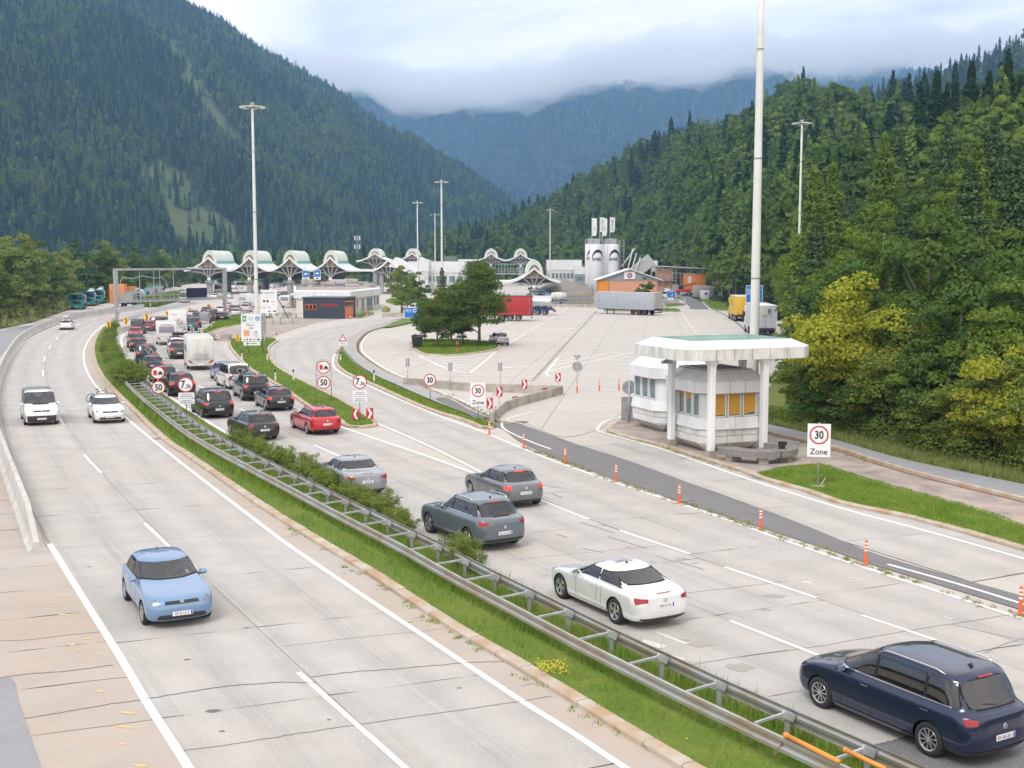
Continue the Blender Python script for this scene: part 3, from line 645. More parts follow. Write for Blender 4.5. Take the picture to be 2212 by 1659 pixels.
flat('turf',inner(gi1b,.12),.10,M_verge,r_);kerb(gi1b+gi1b[:1],r_,ln=2.0,side=-1 if sum(gi1b[i-1][0]*gi1b[i][1]-gi1b[i][0]*gi1b[i-1][1]for i in range(len(gi1b)))<0 else 1,w=.25)
blades('tongue_grass',inner(gi1b,.3),500,.16,M_blade,'grass on the kerbed strip beside the queue of cars',clump=.5,z=.09,seed=5)
i2=smooth([(725,778),(727,791),(749,809),(804,833),(882,869),(937,891),(1003,911),(1036,925.6),(1066,926),(1072,918),(1019,902),(978,885),(931.6,868),(866,839),(811,814),(769.5,787),(745,760),(738,755),(729,764)],5,True)
gi2=[tuple(G(*p).xy)for p in i2];r_=empty('grass_strip');r_['kind']='structure'
flat('turf',inner(gi2,.12),.10,M_grassg,r_);kerb(S_([(725,768),(725,778),(727,791),(749,809),(804,833),(882,869),(937,891),(1003,911),(1036,925.6),(1062,927)]),r_,side=1,ln=1.1,w=.28)
blades('strip_grass',inner(gi2,.25),900,.14,M_blade,'grass along the bypass lane kerb in front of the sidewalk',clump=.5,z=.09,w=.008,seed=6)
kerb(S_([(722,764),(741,744),(765,725),(800,708),(848,694),(900,684)]),r_,side=-1,ln=2,w=.2)
gut=S_([(1110,917),(1060,905),(1012,884),(978,865),(930,846),(882,825),(840,808),(806,789),(775,765),(769,750),(774,736),(796,717),(852,701),(888,693)])
r_=empty('plaza_kerb');r_['kind']='structure';kerb(gut,r_,side=1,ln=1.5,w=.22)
line(offs(gut,-.22),.28,mat('rusty gutter',(.17,.115,.09),.9,nz=.3,nscale=2),world=True,name='gutter',z=.005);line(offs(gut,-.6),.16,M_paintw,world=True)
flat('sidewalk_lawn',[tuple(G(*p).xy)for p in ZC(1200,700)((350,1035),(440,990),(560,958),(760,940),(760,970),(560,1000),(420,1030))],.13,M_grassg)
it=smooth([(884,741),(886,748),(893.8,755.5),(915.8,765.8),(976,769),(1039,762),(1073,756),(1082,749),(1075,743),(1040,738),(975,735),(921,735.6),(895,736)],6,True)
git=[tuple(G(*p).xy)for p in it];r_=empty('tree_island');r_['kind']='structure'
flat('turf',inner(git,.12),.11,M_grassg,r_);kerb(git+git[:1],r_,ln=1.2,side=-1 if sum(git[i-1][0]*git[i][1]-git[i][0]*git[i-1][1]for i in range(len(git)))<0 else 1,w=.3)
blades('island_grass',inner(git,.4),700,.14,M_blade,'grass on the kerbed island under the plane trees on the plaza',clump=.4,z=.1,seed=7)
plat=[(1311,931),(1347,945),(1434.7,966),(1517,993),(1599.5,1018.5),(1638,1035),(1700,1016),(1769,1007),(1690,975),(1600,935),(1520,912),(1430,900),(1360,903),(1325,914)]
r_=empty('booth_platform');r_['kind']='structure'
gp=[tuple(G(*p).xy)for p in smooth(plat,4,True)]
flat('paving',inner(gp,.1),.10,M_oldcon,r_,thick=.15)
kerb(gBk,r_,side=1,ln=1.3,w=.28,h=.12)
kerb(S_([(1311,931),(1318,920),(1345,907),(1400,898)]),r_,side=-1,ln=1.2,w=.28,h=.12)
lawn=[(1636,1026),(1690,1013),(1769,1005),(1851.6,1032),(1961,1063.7),(2126,1107.7),(2212,1140),(2500,1235),(2500,1272),(2212,1188),(2100,1155),(1961,1117),(1824,1089),(1737,1059),(1650,1034)]
gl=[tuple(G(*p).xy)for p in lawn]
flat('booth_lawn',gl,.105,M_grassg);blades('lawn_grass',gl,1300,.10,M_blade,'lawn behind the kerb where the 30 zone sign stands',clump=.5,z=.09,w=.007,seed=8)
r_=empty('back_kerb');r_['kind']='structure';kerb(g2,r_,side=1,ln=1.4,w=.2,h=.12,m=M_kerb);kerb(S_([(1600,962),(1769,1008),(1851.6,1034),(1961,1065),(2126,1109),(2212,1141),(2500,1236)]),r_,side=-1,ln=1.4,w=.14,h=.11)
line(offs(g2,-.15),.14,mat('rust stain',(.30,.14,.08),.9),world=True,z=.007,name='rusty_gutter')
vr=S_([(1590,901),(1665,919),(1794,949),(1961,996),(2212,1049),(2500,1110)])
ver=vr+[(40,45),(60,60),(70,90),(60,130),(52,150),(40,158)]+S_([(1560,668),(1610,671),(1668,690),(1697,720),(1705,760),(1690,800),(1650,850),(1590,901)])
flat('bank',ver,.06,M_verge);blades('bank_grass',vr+offs(vr,5.0)[::-1],750,.28,M_dry,'long dry grass and herbs on the bank above the back path',clump=.6,z=.05,w=.009,seed=9)
blades('bank_grass_green',vr+offs(vr,5.5)[::-1],600,.22,M_blade,'green grass on the bank between path and bushes',clump=.6,z=.05,w=.009,seed=19)
vl=S_([(-400,770),(-120,738),(0,709),(69,696),(137,672),(152,668),(228,654),(300,636),(360,621),(420,611)])
flat('left_bank',vl+offs(vl,60)[::-1],.03,M_verge);blades('left_bank_grass',vl+offs(vl,14)[::-1],60,.55,M_dry,'tall pale grass in front of the trees left of the motorway',clump=.5,z=0,w=.02,seed=10)
for i,(zc,P,lab)in enumerate(((ZC(1050,930,5.53),((1770,800),(1850,750),(1960,725),(2100,740),(2120,830),(1950,845)),'lawn by the curve behind the office building'),(ZC(1050,930,5.53),((1150,1080),(1300,1030),(1500,1015),(1540,1040),(1280,1110)),'small lawn between fire station and road'),(ZC(1050,930,5.53),((1700,975),(1780,910),(1860,930),(1860,975),(1800,990)),'little kerbed lawn with a yellow sign'),(ZC(2050,760,3.687),((350,1272),(420,1245),(600,1240),(1250,1250),(1335,1270),(1300,1284),(500,1280)),'grass strip behind the parked grey trailer'),(ZC(2050,760,3.687),((1170,1215),(1170,1195),(1400,1190),(1420,1200),(1250,1215)),'grass strip under the blue direction sign'),(ZC(2050,760,3.687),((1650,1130),(1800,1160),(2040,1190),(2100,1260),(1800,1262),(1740,1215)),'grass corner beside the exit road'))):
 gp=[tuple(G(*p).xy)for p in smooth(zc(*P),4,True)];r_=empty('lawn_patch');r_['kind']='structure'
 flat('turf',gp,.10,M_grassg if i!=5 else M_verge,r_,thick=.12);kerb(gp+gp[:1],r_,ln=2.5,side=-1,w=.2,m=M_barr)
 blades('patch_grass',gp,120,.22,M_blade,lab,clump=.5,z=.08,w=.012,seed=30+i)
def tuft_line(pts,n,h,m,lab,seed,spread=.12):
 r=np.random.default_rng(seed);P=S_(pts,6);b=MB();L=resample([(p[0],p[1],0)for p in P],.5)
 for k in range(n):
  c=L[int(r.integers(len(L)))];dx,dy=r.normal(0,spread,2);s=r.uniform(.4,1.3)
  for q in range(14):
   a=r.uniform(0,2*pi);l=h*s*r.uniform(.5,1);w=.008;x,y=c.x+dx+r.normal(0,.07)*s,c.y+dy+r.normal(0,.05)*s
   b.add([(x-w,y,.0),(x+w,y,.0),(x+cos(a)*l*.6,y+sin(a)*l*.6,l)],[(0,1,2)])
 o=b.build('weeds',m);tag(o,lab,'weeds',kind='stuff')
tuft_line([(1140,970),(1215,998),(1338,1043),(1462,1083),(1566,1119),(1799,1200),(2212,1334)],240,.14,M_dry,'weeds sprouting along the seam beside the orange posts',41)
tuft_line([(1316,934),(1434,968),(1599,1020),(1643,1038)],60,.13,M_blade,'weeds in the joint of the pay booth kerb',42)
tuft_line([(620,1137),(900,1322),(1180,1494),(1420,1640)],40,.12,M_blade,'weeds growing out of the median kerb joints',43,.08)
tuft_line([(1620,925),(1700,948),(1900,1003)],30,.16,M_blade,'weeds along the back path kerb',44)
tuft_line([(940,848),(1010,880),(1060,905)],50,.22,M_blade,'weeds on the gravelly end of the sidewalk',45,.25)
def flowers(name,poly,n,m,lab,seed,h=.16):
 r=np.random.default_rng(seed);P=np.array(poly);X=r.uniform(P[:,0].min(),P[:,0].max(),n*8);Y=r.uniform(P[:,1].min(),P[:,1].max(),n*8);k=inpoly(X,Y,poly);b=MB()
 for x,y in list(zip(X[k],Y[k]))[:n]:
  z=.1+h*r.uniform(.6,1.3);s=r.uniform(.012,.03);b.add([(x-s,y,z),(x,y-s,z+.01),(x+s,y,z),(x,y+s,z+.01)],[(0,1,2,3)])
 tag(b.build(name,m),lab,'flowers',kind='stuff')
M_fy=mat('yellow petals',(.75,.58,.02),.7);M_fw=mat('white petals',(.75,.75,.70),.7)
flowers('yellow_flowers',gl,260,M_fy,'small yellow flowers dotting the lawn by the 30 zone sign',1,.1);flowers('yellow_flowers',medL,420,M_fy,'small yellow flowers in the median grass',2)
c_=G(1190,1468);flowers('yellow_flower_clump',[(c_.x-.35,c_.y-.3),(c_.x+.4,c_.y-.3),(c_.x+.4,c_.y+.45),(c_.x-.35,c_.y+.45)],130,M_fy,'clump of yellow flowers growing over the median kerb',3,.2)
flowers('white_flowers',offs(vr,.8)+offs(vr,5.0)[::-1],260,M_fw,'white umbel flowers on the bank above the back path',4,.45);flowers('wedge_flowers',gi1,300,M_fy,'yellow flowers on the grass wedge below the toll sign',5,.08)
def leafmat(name,c1,c2,c3,tr=.3,rnd=.6):
 m=bpy.data.materials.new(name);m.use_nodes=True;t=m.node_tree;t.nodes.remove(t.nodes['Principled BSDF']);o=t.nodes['Material Output']
 g=t.nodes.new('ShaderNodeNewGeometry').outputs['Position'];oi=t.nodes.new('ShaderNodeObjectInfo').outputs['Random']
 a=nnoise(t,g,.33,3,.6,.38,.62);f=nnoise(t,g,2.4,3,.7,.35,.7)
 c=nmix(t,nmath(t,'MULTIPLY',oi,rnd),c1,c2);c=nmix(t,nmath(t,'MULTIPLY',a,.5),c,c2);c=nmix(t,nmath(t,'MULTIPLY',f,.55),c,c3)
 d=t.nodes.new('ShaderNodeBsdfDiffuse');s=t.nodes.new('ShaderNodeBsdfTranslucent');x=t.nodes.new('ShaderNodeMixShader');x.inputs[0].default_value=tr
 for q in(d,s):t.links.new(c,q.inputs[0])
 t.links.new(d.outputs[0],x.inputs[1]);t.links.new(s.outputs[0],x.inputs[2]);t.links.new(x.outputs[0],o.inputs[0]);return m
L_spruce=leafmat('spruce needles',(.034,.072,.036),(.052,.096,.042),(.018,.040,.020),.15)
L_pine=leafmat('pine needles',(0.097,0.170,0.074),(0.131,0.204,0.072),(0.048,0.095,0.042),.2)
L_larch=leafmat('larch needles',(0.172,0.265,0.066),(0.235,0.313,0.072),(0.090,0.156,0.036),.35)
L_beech=leafmat('beech leaves',(0.131,0.224,0.046),(0.221,0.286,0.050),(0.069,0.129,0.029),.35)
L_dark=leafmat('dark leaves',(0.090,0.170,0.046),(0.138,0.204,0.048),(0.044,0.092,0.024),.3)
L_plane=leafmat('maple leaves',(0.113,0.184,0.043),(0.179,0.218,0.038),(0.055,0.102,0.024),.35)
L_yellow=leafmat('yellowing leaves',(0.345,0.408,0.054),(0.497,0.476,0.054),(0.166,0.231,0.036),.4)
L_willow=leafmat('willow leaves',(0.228,0.306,0.090),(0.304,0.360,0.084),(0.124,0.177,0.054),.4)
L_shrub=leafmat('shrub leaves',(0.193,0.272,0.060),(0.276,0.320,0.072),(0.097,0.150,0.036),.4)
M_bark=mat('bark',(.13,.105,.08),.9,nz=1,col2=(.24,.21,.18),nscale=6,nsc3=(1,1,.25),bump=.3,bscale=15)
def leaf_mesh(name,C,D,size,m,r,asp=.62,seed=0):
 """C centres (n,3), D outward directions (n,3): one bent-free leaf quad each, with scattered facing"""
 n=len(C);D=D+r.normal(0,.55,(n,3));D/=np.linalg.norm(D,axis=1)[:,None]+1e-9
 T=np.cross(D,r.normal(0,1,(n,3)));T/=np.linalg.norm(T,axis=1)[:,None]+1e-9;B=np.cross(D,T)
 s=size*r.uniform(.6,1.35,n)[:,None]if np.isscalar(size)else(size*r.uniform(.6,1.35,n))[:,None]
 V=np.empty((n,4,3));V[:,0]=C-T*s*.5;V[:,1]=C+B*s*asp*.5+T*s*.05;V[:,2]=C+T*s*.5+D*s*.12;V[:,3]=C-B*s*asp*.5+T*s*.05
 me=bpy.data.meshes.new(name);me.vertices.add(n*4);me.vertices.foreach_set('co',V.astype('f').ravel());me.loops.add(n*4);me.loops.foreach_set('vertex_index',np.arange(n*4,dtype='i'))
 me.polygons.add(n);me.polygons.foreach_set('loop_start',np.arange(0,n*4,4,dtype='i'));me.polygons.foreach_set('loop_total',np.full(n,4,'i'));me.materials.append(m);me.update();return me
def sph(r,n):
 v=r.normal(0,1,(n,3));return v/np.linalg.norm(v,axis=1)[:,None]
def broad(seed,H,R,n,leaf,m,z0=.22,shape='round',clumps=26,trunk_r=None,limbs=7,pts_only=False):
 """deciduous tree: tapered trunk with limbs, crown of separate leaf clumps; returns (trunk mesh, crown mesh)"""
 r=np.random.default_rng(seed);rr=random.Random(seed);tb=MB();tr=trunk_r or H*.018
 bend=[(rr.uniform(-.02,.02)*H*t,rr.uniform(-.02,.02)*H*t,H*.82*t)for t in(0,.25,.5,.75,1)]
 tb.tube(bend,[tr*(1.25-t)if t else tr*1.5 for t in(0,.25,.5,.75,1)],7)
 cs=[];rad=[]
 for k in range(clumps):
  v=sph(r,1)[0];f=r.uniform(.35,.92)
  zc=z0*H+(1-z0)*H*.5;hh=(1-z0)*H*.5
  zz=v[2]*f
  w=R*(1.0 if shape=='round' else(1.05-.75*(zz*.5+.5))if shape=='cone' else(.55+.5*(zz*.5+.5)))
  cs.append((v[0]*f*w,v[1]*f*w,zc+zz*hh*.95));rad.append(R*r.uniform(.18,.36))
 cs.append((0,0,H*.93));rad.append(R*.25)
 for k in range(limbs):
  c=cs[k];h0=max(z0*H*.8,c[2]*.55);b0=(0,0,min(h0,H*.7));mid=(c[0]*.5,c[1]*.5,(b0[2]+c[2])*.5+.02*H)
  tb.tube([b0,mid,c],[tr*.5,tr*.32,tr*.12],5,caps=False)
 wts=np.array(rad)**2;wts/=wts.sum();idx=r.choice(len(cs),n,p=wts);d=sph(r,n);d[:,2]=np.abs(d[:,2])*.9-.25+d[:,2]*.35
 d/=np.linalg.norm(d,axis=1)[:,None];rad=np.array(rad);cs=np.array(cs)
 C=cs[idx]+d*(rad[idx]*r.uniform(.62,1.05,n))[:,None]*np.array([1,1,.78])
 if pts_only:return tb,C,d
 return tb.build('trunk',M_bark,link=False,smooth_=True).data,leaf_mesh('crown',C,d,leaf,m,r)
def conifer(seed,H,R,n,leaf,m,z0=.08,droop=.25,dens=1.0):
 r=np.random.default_rng(seed);tb=MB();tb.tube([(0,0,0),(0,0,H*.5),(0,0,H*.98)],[H*.016,H*.010,H*.002],6)
 lev=max(9,int(H*1.1));C=[];D=[];t=r.random(n)**.8
 lv=np.floor(t*lev)/lev;z=z0*H+(1-z0)*H*lv+r.normal(0,.01*H,n)
 lim=R*(1-lv)**.85*(1+.22*np.sin(lv*37+seed))+.02*R;nb=9;a=(r.integers(0,nb,n)/nb*2*pi+lv*23+r.normal(0,.13,n))
 f=np.sqrt(r.random(n));rad=lim*f;zz=z-rad*droop+r.normal(0,.006*H,n)
 C=np.stack([rad*np.cos(a),rad*np.sin(a),np.maximum(zz,.1)],1);D=np.stack([np.cos(a)*.5,np.sin(a)*.5,np.full(n,.9)],1)
 return tb.build('trunk',M_bark,link=False,smooth_=True).data,leaf_mesh('crown',C,D,leaf*(1.15-.5*t),m,r,.5)
P_FAR={}
def far_proto(name,mesh_pair):
 """one joined mesh (trunk + crown) for the distant forest"""
 tk,cr=mesh_pair;me=bpy.data.meshes.new(name);n1=len(tk.vertices);V=np.empty((n1+len(cr.vertices),3),'f');a=np.empty(n1*3,'f');tk.vertices.foreach_get('co',a);V[:n1]=a.reshape(-1,3)
 a=np.empty(len(cr.vertices)*3,'f');cr.vertices.foreach_get('co',a);V[n1:]=a.reshape(-1,3)
 F=[tuple(p.vertices)for p in tk.polygons]+[tuple(i+n1 for i in p.vertices)for p in cr.polygons]
 me.from_pydata(V.tolist(),[],F);me.materials.append(tk.materials[0]);me.materials.append(cr.materials[0])
 me.polygons.foreach_set('material_index',[0]*len(tk.polygons)+[1]*len(cr.polygons));me.update();return me
def unlinked(name,me):return bpy.data.objects.new(name,me)
fc=bpy.data.collections.new('forest_kinds')
kinds=[conifer(101,24,3.6,420,2.1,L_spruce),conifer(102,27,3.4,420,2.2,L_spruce),conifer(103,20,3.6,380,2.0,L_pine),conifer(104,22,3.4,380,1.9,L_larch,droop=.1),broad(105,18,5.0,420,1.9,L_beech,clumps=16),broad(106,20,5.4,420,2.0,L_dark,clumps=16),broad(107,16,4.6,380,1.8,L_beech,clumps=14),broad(108,15,4.4,360,1.7,L_willow,clumps=14)]
for i,k in enumerate(kinds):
 o=unlinked('k%02d_tree'%i,far_proto('forest_tree',k));fc.objects.link(o)
def scatter(name,P,sc,rz,vi,coll,label):
 me=bpy.data.meshes.new(name);n=len(P);me.vertices.add(n);me.vertices.foreach_set('co',np.asarray(P,'f').ravel())
 for an,ty,dat in(('sc','FLOAT',sc),('rz','FLOAT',rz),('vi','INT',vi)):
  at=me.attributes.new(an,ty,'POINT');at.data.foreach_set('value',np.asarray(dat,'f' if ty=='FLOAT' else 'i'))
 o=bpy.data.objects.new(name,me);COL.objects.link(o)
 ng=bpy.data.node_groups.new(name,'GeometryNodeTree');ng.interface.new_socket('Geometry',in_out='INPUT',socket_type='NodeSocketGeometry');ng.interface.new_socket('Geometry',in_out='OUTPUT',socket_type='NodeSocketGeometry')
 A=ng.nodes.new;gi,go=A('NodeGroupInput'),A('NodeGroupOutput');ip=A('GeometryNodeInstanceOnPoints');ci=A('GeometryNodeCollectionInfo');ci.inputs[0].default_value=coll;ci.inputs[1].default_value=True;ci.inputs[2].default_value=True
 def attr(nm,ty):
  q=A('GeometryNodeInputNamedAttribute');q.data_type=ty;q.inputs[0].default_value=nm;return q.outputs[0]
 L=ng.links.new;L(gi.outputs[0],ip.inputs['Points']);L(ci.outputs[0],ip.inputs['Instance']);ip.inputs['Pick Instance'].default_value=True
 L(attr('vi','INT'),ip.inputs['Instance Index']);cx=A('ShaderNodeCombineXYZ');L(attr('rz','FLOAT'),cx.inputs[2]);L(cx.outputs[0],ip.inputs['Rotation']);L(attr('sc','FLOAT'),ip.inputs['Scale'])
 L(ip.outputs[0],go.inputs[0]);md=o.modifiers.new('scatter','NODES');md.node_group=ng
 tag(o,label,'forest',kind='stuff');return o
def interp(x,tab):return float(np.interp(x,[t[0]for t in tab],[t[1]for t in tab]))
class Hill:
 def __init__(s,foot,ridge,amp,nscale,power=1.0,seed=0):
  s.f=[Vector(p)for p in foot];s.r=[Vector(p)for p in ridge];s.amp=amp;s.ns=nscale;s.pw=power;s.sd=seed
 def at(s,u,v):
  m=len(s.f)-1;k=min(int(u*m),m-1);t=u*m-k;t=t
  f=s.f[k].lerp(s.f[k+1],t);r=s.r[k].lerp(s.r[k+1],t);p=f.lerp(r,v);z=f.z+(r.z-f.z)*v**s.pw
  if v>1:z=r.z-(v-1)*(r.z-f.z)*2.2
  nz=mnoise.fractal(Vector((p.x/s.ns,p.y/s.ns,s.sd)),.9,2.1,4)*s.amp*max(0,sin(pi*min(v,1.0)*.93+.03))
  return Vector((p.x,p.y,z+nz))
 def mesh(s,name,nu,nv,m,clear=None):
  V=[];F=[];cl=[]
  for j in range(nv+1):
   for i in range(nu+1):
    v=j/nv*1.22;p=s.at(i/nu,v);V.append(p);cl.append(1.0 if clear and clear(p)else 0.0)
  for j in range(nv):
   for i in range(nu):a=j*(nu+1)+i;F.append((a,a+1,a+nu+2,a+nu+1))
  o=mobj(name,V,F,m,smooth_=True);at=o.data.attributes.new('clear','FLOAT','POINT');at.data.foreach_set('value',cl);o['kind']='structure';return o
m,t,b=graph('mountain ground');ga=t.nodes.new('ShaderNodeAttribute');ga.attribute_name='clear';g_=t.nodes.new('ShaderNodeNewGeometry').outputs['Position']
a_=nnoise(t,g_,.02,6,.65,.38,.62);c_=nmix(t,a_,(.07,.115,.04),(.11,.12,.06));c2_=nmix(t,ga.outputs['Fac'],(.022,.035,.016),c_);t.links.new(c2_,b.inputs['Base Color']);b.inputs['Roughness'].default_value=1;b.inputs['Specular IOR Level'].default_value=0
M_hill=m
RL=[(-700,-330),(-400,-330),(0,-250),(220,-130),(425,8),(480,30),(560,92),(650,138),(760,198),(820,243),(900,293),(1000,348),(1060,388),(1120,428),(1170,462),(1240,500)]
xs=list(np.linspace(-600,1240,47));ft=[];rg=[]
for x in xs:
 Yb=interp(x,[(-600,760),(400,950),(800,1050),(1240,1500)]);Yr=interp(x,[(-600,2100),(400,2500),(800,2500),(1240,2300)])
 f=PY(x,560,Yb);f.z=-6;ft.append(f);rr_=PY(x,interp(x,RL),Yr);rr_.z-=20;rg.append(rr_)
HL=Hill(ft,rg,75,420,.95,3.3)
cl1=[(300,350),(345,345),(400,380),(440,425),(500,480),(540,545),(400,545),(350,480),(310,420)];cl2=[(355,90),(385,85),(430,160),(470,230),(525,310),(510,322),(450,260),(400,180)]
def clearL(p):
 x,y,f=proj(p);return bool(inpoly([x],[y],cl1)[0]or inpoly([x],[y],cl2)[0])
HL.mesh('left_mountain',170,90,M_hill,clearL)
FT=[(3600,1330),(2900,1180),(2500,1095),(2212,1020),(1961,975),(1794,935),(1725,880),(1735,780),(1735,730),(1700,695),(1630,666),(1562,650),(1540,624),(1440,612),(1340,610),(1240,609),(1130,607),(1030,606),(940,605)]
RR=[(4000,-120,150),(3300,60,190),(2700,110,230),(2400,150,270),(2212,180,320),(2110,200,430),(2000,226,540),(1900,220,640),(1800,178,700),(1700,178,740),(1600,238,780),(1500,258,810),(1420,275,840),(1340,318,880),(1270,362,930),(1200,405,990),(1120,450,1060),(1030,484,1130),(940,505,1200)]
fr=[G(*p)for p in FT]
rr2=[]
for x,y,Y in RR:p=PY(x,y,Y);p.z-=19 if Y>400 else 14;rr2.append(p)
HR=Hill(fr,rr2,13,130,1.05,8.1)
cl3=[(1480,362),(1560,358),(1575,385),(1560,410),(1500,402),(1470,385)];cl4=[(1700,262),(1830,268),(1860,290),(1800,298),(1700,285)]
def clearR(p):
 x,y,f=proj(p);return bool(inpoly([x],[y],cl3)[0]or inpoly([x],[y],cl4)[0])
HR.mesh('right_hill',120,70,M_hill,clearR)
HB=Hill([PY(x,300,900+(2600-x)*.2)for x in range(1850,3051,200)],[PY(x,y,1500)for x,y in((1850,250),(2050,190),(2250,90),(2450,0),(2650,-80),(2850,-120),(3050,-160))],20,200,1,5.5)
HB.mesh('back_hill',40,24,M_hill)
def far_hill(name,pts,Yf,Yr,seed,amp,nsc,x0,x1):
 xs_=np.linspace(x0,x1,40);f=[];r_=[]
 for x in xs_:
  p=PY(x,560,Yf);p.z=-10;f.append(p);r_.append(PY(x,interp(x,pts),Yr))
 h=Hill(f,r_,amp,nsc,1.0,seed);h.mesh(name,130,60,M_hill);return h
H1=far_hill('far_mountain_left',[(500,190),(700,190),(860,215),(960,238),(1080,240),(1300,300),(1500,380)],4000,5000,11.0,170,900,480,1500)
H2=far_hill('far_mountain_right',[(900,480),(1000,300),(1075,240),(1140,208),(1200,185),(1300,172),(1500,158),(1690,150),(1900,140),(2400,200)],2900,5000,17.0,150,800,960,2400)
def forest(name,H,n,sc,label,wts,clear=None,v0=0,v1=1.03,seed=1,m=40,skip=None,swap=0,thr=.10):
 r=np.random.default_rng(seed);P=[];U=r.random(n*2);Vv=v0+(v1-v0)*r.random(n*2);S=[]
 for u,v in zip(U,Vv):
  p=H.at(float(u),float(v));x,y,f=proj(p+Vector((0,0,10)))
  if-m*3<x<2212+m*3 and-m*2<y<1200 and not(clear and clear(p)and r.random()<.86)and not(skip and skip(p)):P.append((p.x,p.y,p.z-.5))
  if len(P)>=n:break
 P=np.array(P);k=len(P);w=np.array(wts,float);w/=w.sum()
 vi=r.choice(len(w),k,p=w)
 if swap:
  nz=np.array([mnoise.noise(Vector((p[0]/swap,p[1]/swap,seed)))for p in P]);con=r.choice([0,1,2,2],k);bro=r.choice([4,5,6,7],k)
  vi=np.where(nz+r.normal(0,.22,k)>thr,con,np.where(r.random(k)<.15,3,bro))
 return scatter(name,P,sc*(.62+.75*r.random(k)**1.4),r.uniform(0,6.28,k),vi,fc,label),P
forest('left_forest',HL,30000,.66,'dense mixed forest covering the steep left mountainside',(3,3,1,1,2,3,2,.3),clearL,seed=3,swap=170,thr=-.08)
cl_pts=[]
r0=np.random.default_rng(5)
forest('back_hill_forest',HB,1500,1.0,'forest on the hill behind the right ridge',(3,3,1,.5,1,1,1,0),seed=9)
forest('far_forest_left',H1,7000,1.5,'hazy forest on the far left mountain under the cloud',(4,4,1,.5,1,1,1,0),seed=12,v0=.2)
forest('far_forest_right',H2,16000,1.35,'hazy blue forest on the far mountain in the middle',(4,4,1,.5,1,1,1,0),seed=13,v0=.1)
NEARLIM=215
forest('right_forest',HR,8500,.78,'mixed forest on the hill right of the plaza',(2,2,1,2,2,2,3,1),clearR,seed=21,swap=60,thr=.36,v0=.03,skip=lambda p:p.y<NEARLIM and proj(p)[0]>1500)
def tree_set(specs):
 return[(broad(*a[1:],**k)if a[0]=='b' else conifer(*a[1:],**k))for a,k in specs]
def plant(name,pair,loc,s,rz,label,group=None,cat='tree',sz=None):
 r=empty(name,loc,rz,label,cat,group);
 t_=inst('trunk',pair[0],r);c=inst('crown',pair[1],r)
 r.scale=(s,s,sz or s);return r
near=tree_set([(('b',201,12,4.4,13000,.34,L_dark),dict(clumps=42,z0=.0)),(('b',202,13,4.2,13000,.34,L_beech),dict(clumps=42,z0=.02)),(('b',203,10,4.4,17000,.26,L_yellow),dict(clumps=52,z0=-.03)),(('c',204,17,3.6,9000,.52,L_pine),dict(droop=.05)),(('c',205,18,3.4,9000,.52,L_larch),dict(droop=.1)),(('c',206,22,3.6,8000,.7,L_spruce),{}),(('b',207,9,4.2,14000,.26,L_shrub),dict(clumps=44,z0=-.03))])
kn=[('broadleaf_tree','dark green broadleaf tree'),('beech_tree','mid green beech tree'),('maple_tree','yellow green maple'),('pine_tree','soft bluish green pine'),('larch_tree','light green feathery larch'),('spruce_tree','dark pointed spruce'),('bushy_tree','low bushy tree')]
r=np.random.default_rng(77);pts=[];tries=0
def taken(p,d):return any((p.x-q[0])**2+(p.y-q[1])**2<d*d for q in pts)
big=HR
while len(pts)<190 and tries<9000:
 tries+=1;u=float(r.uniform(.08,.62));v=float(r.random()**1.7*.55);p=HR.at(u,v)
 if p.y>NEARLIM+10:continue
 x,y,f=proj(p+Vector((0,0,6)))
 if not(1560<x<2560)or taken(p,4.2+p.y*.008)or v<.015:continue
 pts.append((p.x,p.y));
 dd=(p-HR.at(u,0)).length
 if dd<7:k=int(r.choice([2,6,0,6,1]));s=r.uniform(.55,.85)
 elif dd<25:k=int(r.choice([0,1,6,4,3,1,3]));s=r.uniform(.7,1.0)
 else:k=int(r.choice([0,1,3,4,1,3,4,0,6]));s=r.uniform(.6,.9)
 if k==5 and dd<60:k=4
 zone='at the foot of the right slope' if dd<8 else 'low on the right slope' if dd<30 else 'higher up the right slope'
 plant(kn[k][0],near[k],(p.x,p.y,p.z-.2),s,float(r.uniform(0,6.28)),kn[k][1]+' in the wood '+zone,kn[k][0].replace('_',' ')+'s '+zone)
def plant_px(name,pair,px,base,H,h0,label,group=None,rz=0.0,sx=1.0,z=0):
 g=G(px,base,z);return plant(name,pair,(g.x,g.y,g.z),H/h0*sx,rz,label,group,sz=H/h0)
for k,px,base,H,sx,lab in((6,1728,893,4.6,1.1,'leafy bush directly behind the right booth column'),(1,1790,905,6.6,1.0,'green tree between booth and yellow maple'),(2,1845,925,8.8,1.15,'big yellow green maple behind the pay booth'),(2,1905,930,6.9,1.1,'smaller yellow green maple right of the biggest one'),(6,1960,950,6.0,1.2,'light green bush above the 30 zone sign'),(0,1800,922,3.6,1.7,'dark low bush under the yellow maple'),(0,1880,940,3.9,1.8,'dark low bush in the shade beside the back path'),(1,2010,962,6.3,1.2,'mid green tree over the bend of the back path'),(0,2065,968,8.5,1.0,'dark leafy tree leaning over the back path'),(6,2110,990,5.0,1.3,'pale green bush at the back path, second from the right edge'),(1,2165,992,8.8,1.0,'beech rising above the bushes at the right edge'),(2,2195,1012,5.6,1.2,'yellow green bush at the right edge'),(6,2255,1025,6.0,1.2,'green bush just outside the right edge'),(0,1950,945,2.8,1.8,'dark low bush right of the booth lawn sign'),(6,2045,980,3.2,1.6,'low light green bush on the grassy bank')):
 plant_px(kn[k][0],near[k],px,base,H,(12,13,10,17,18,22,9)[k],lab,rz=px*.31,sx=sx)
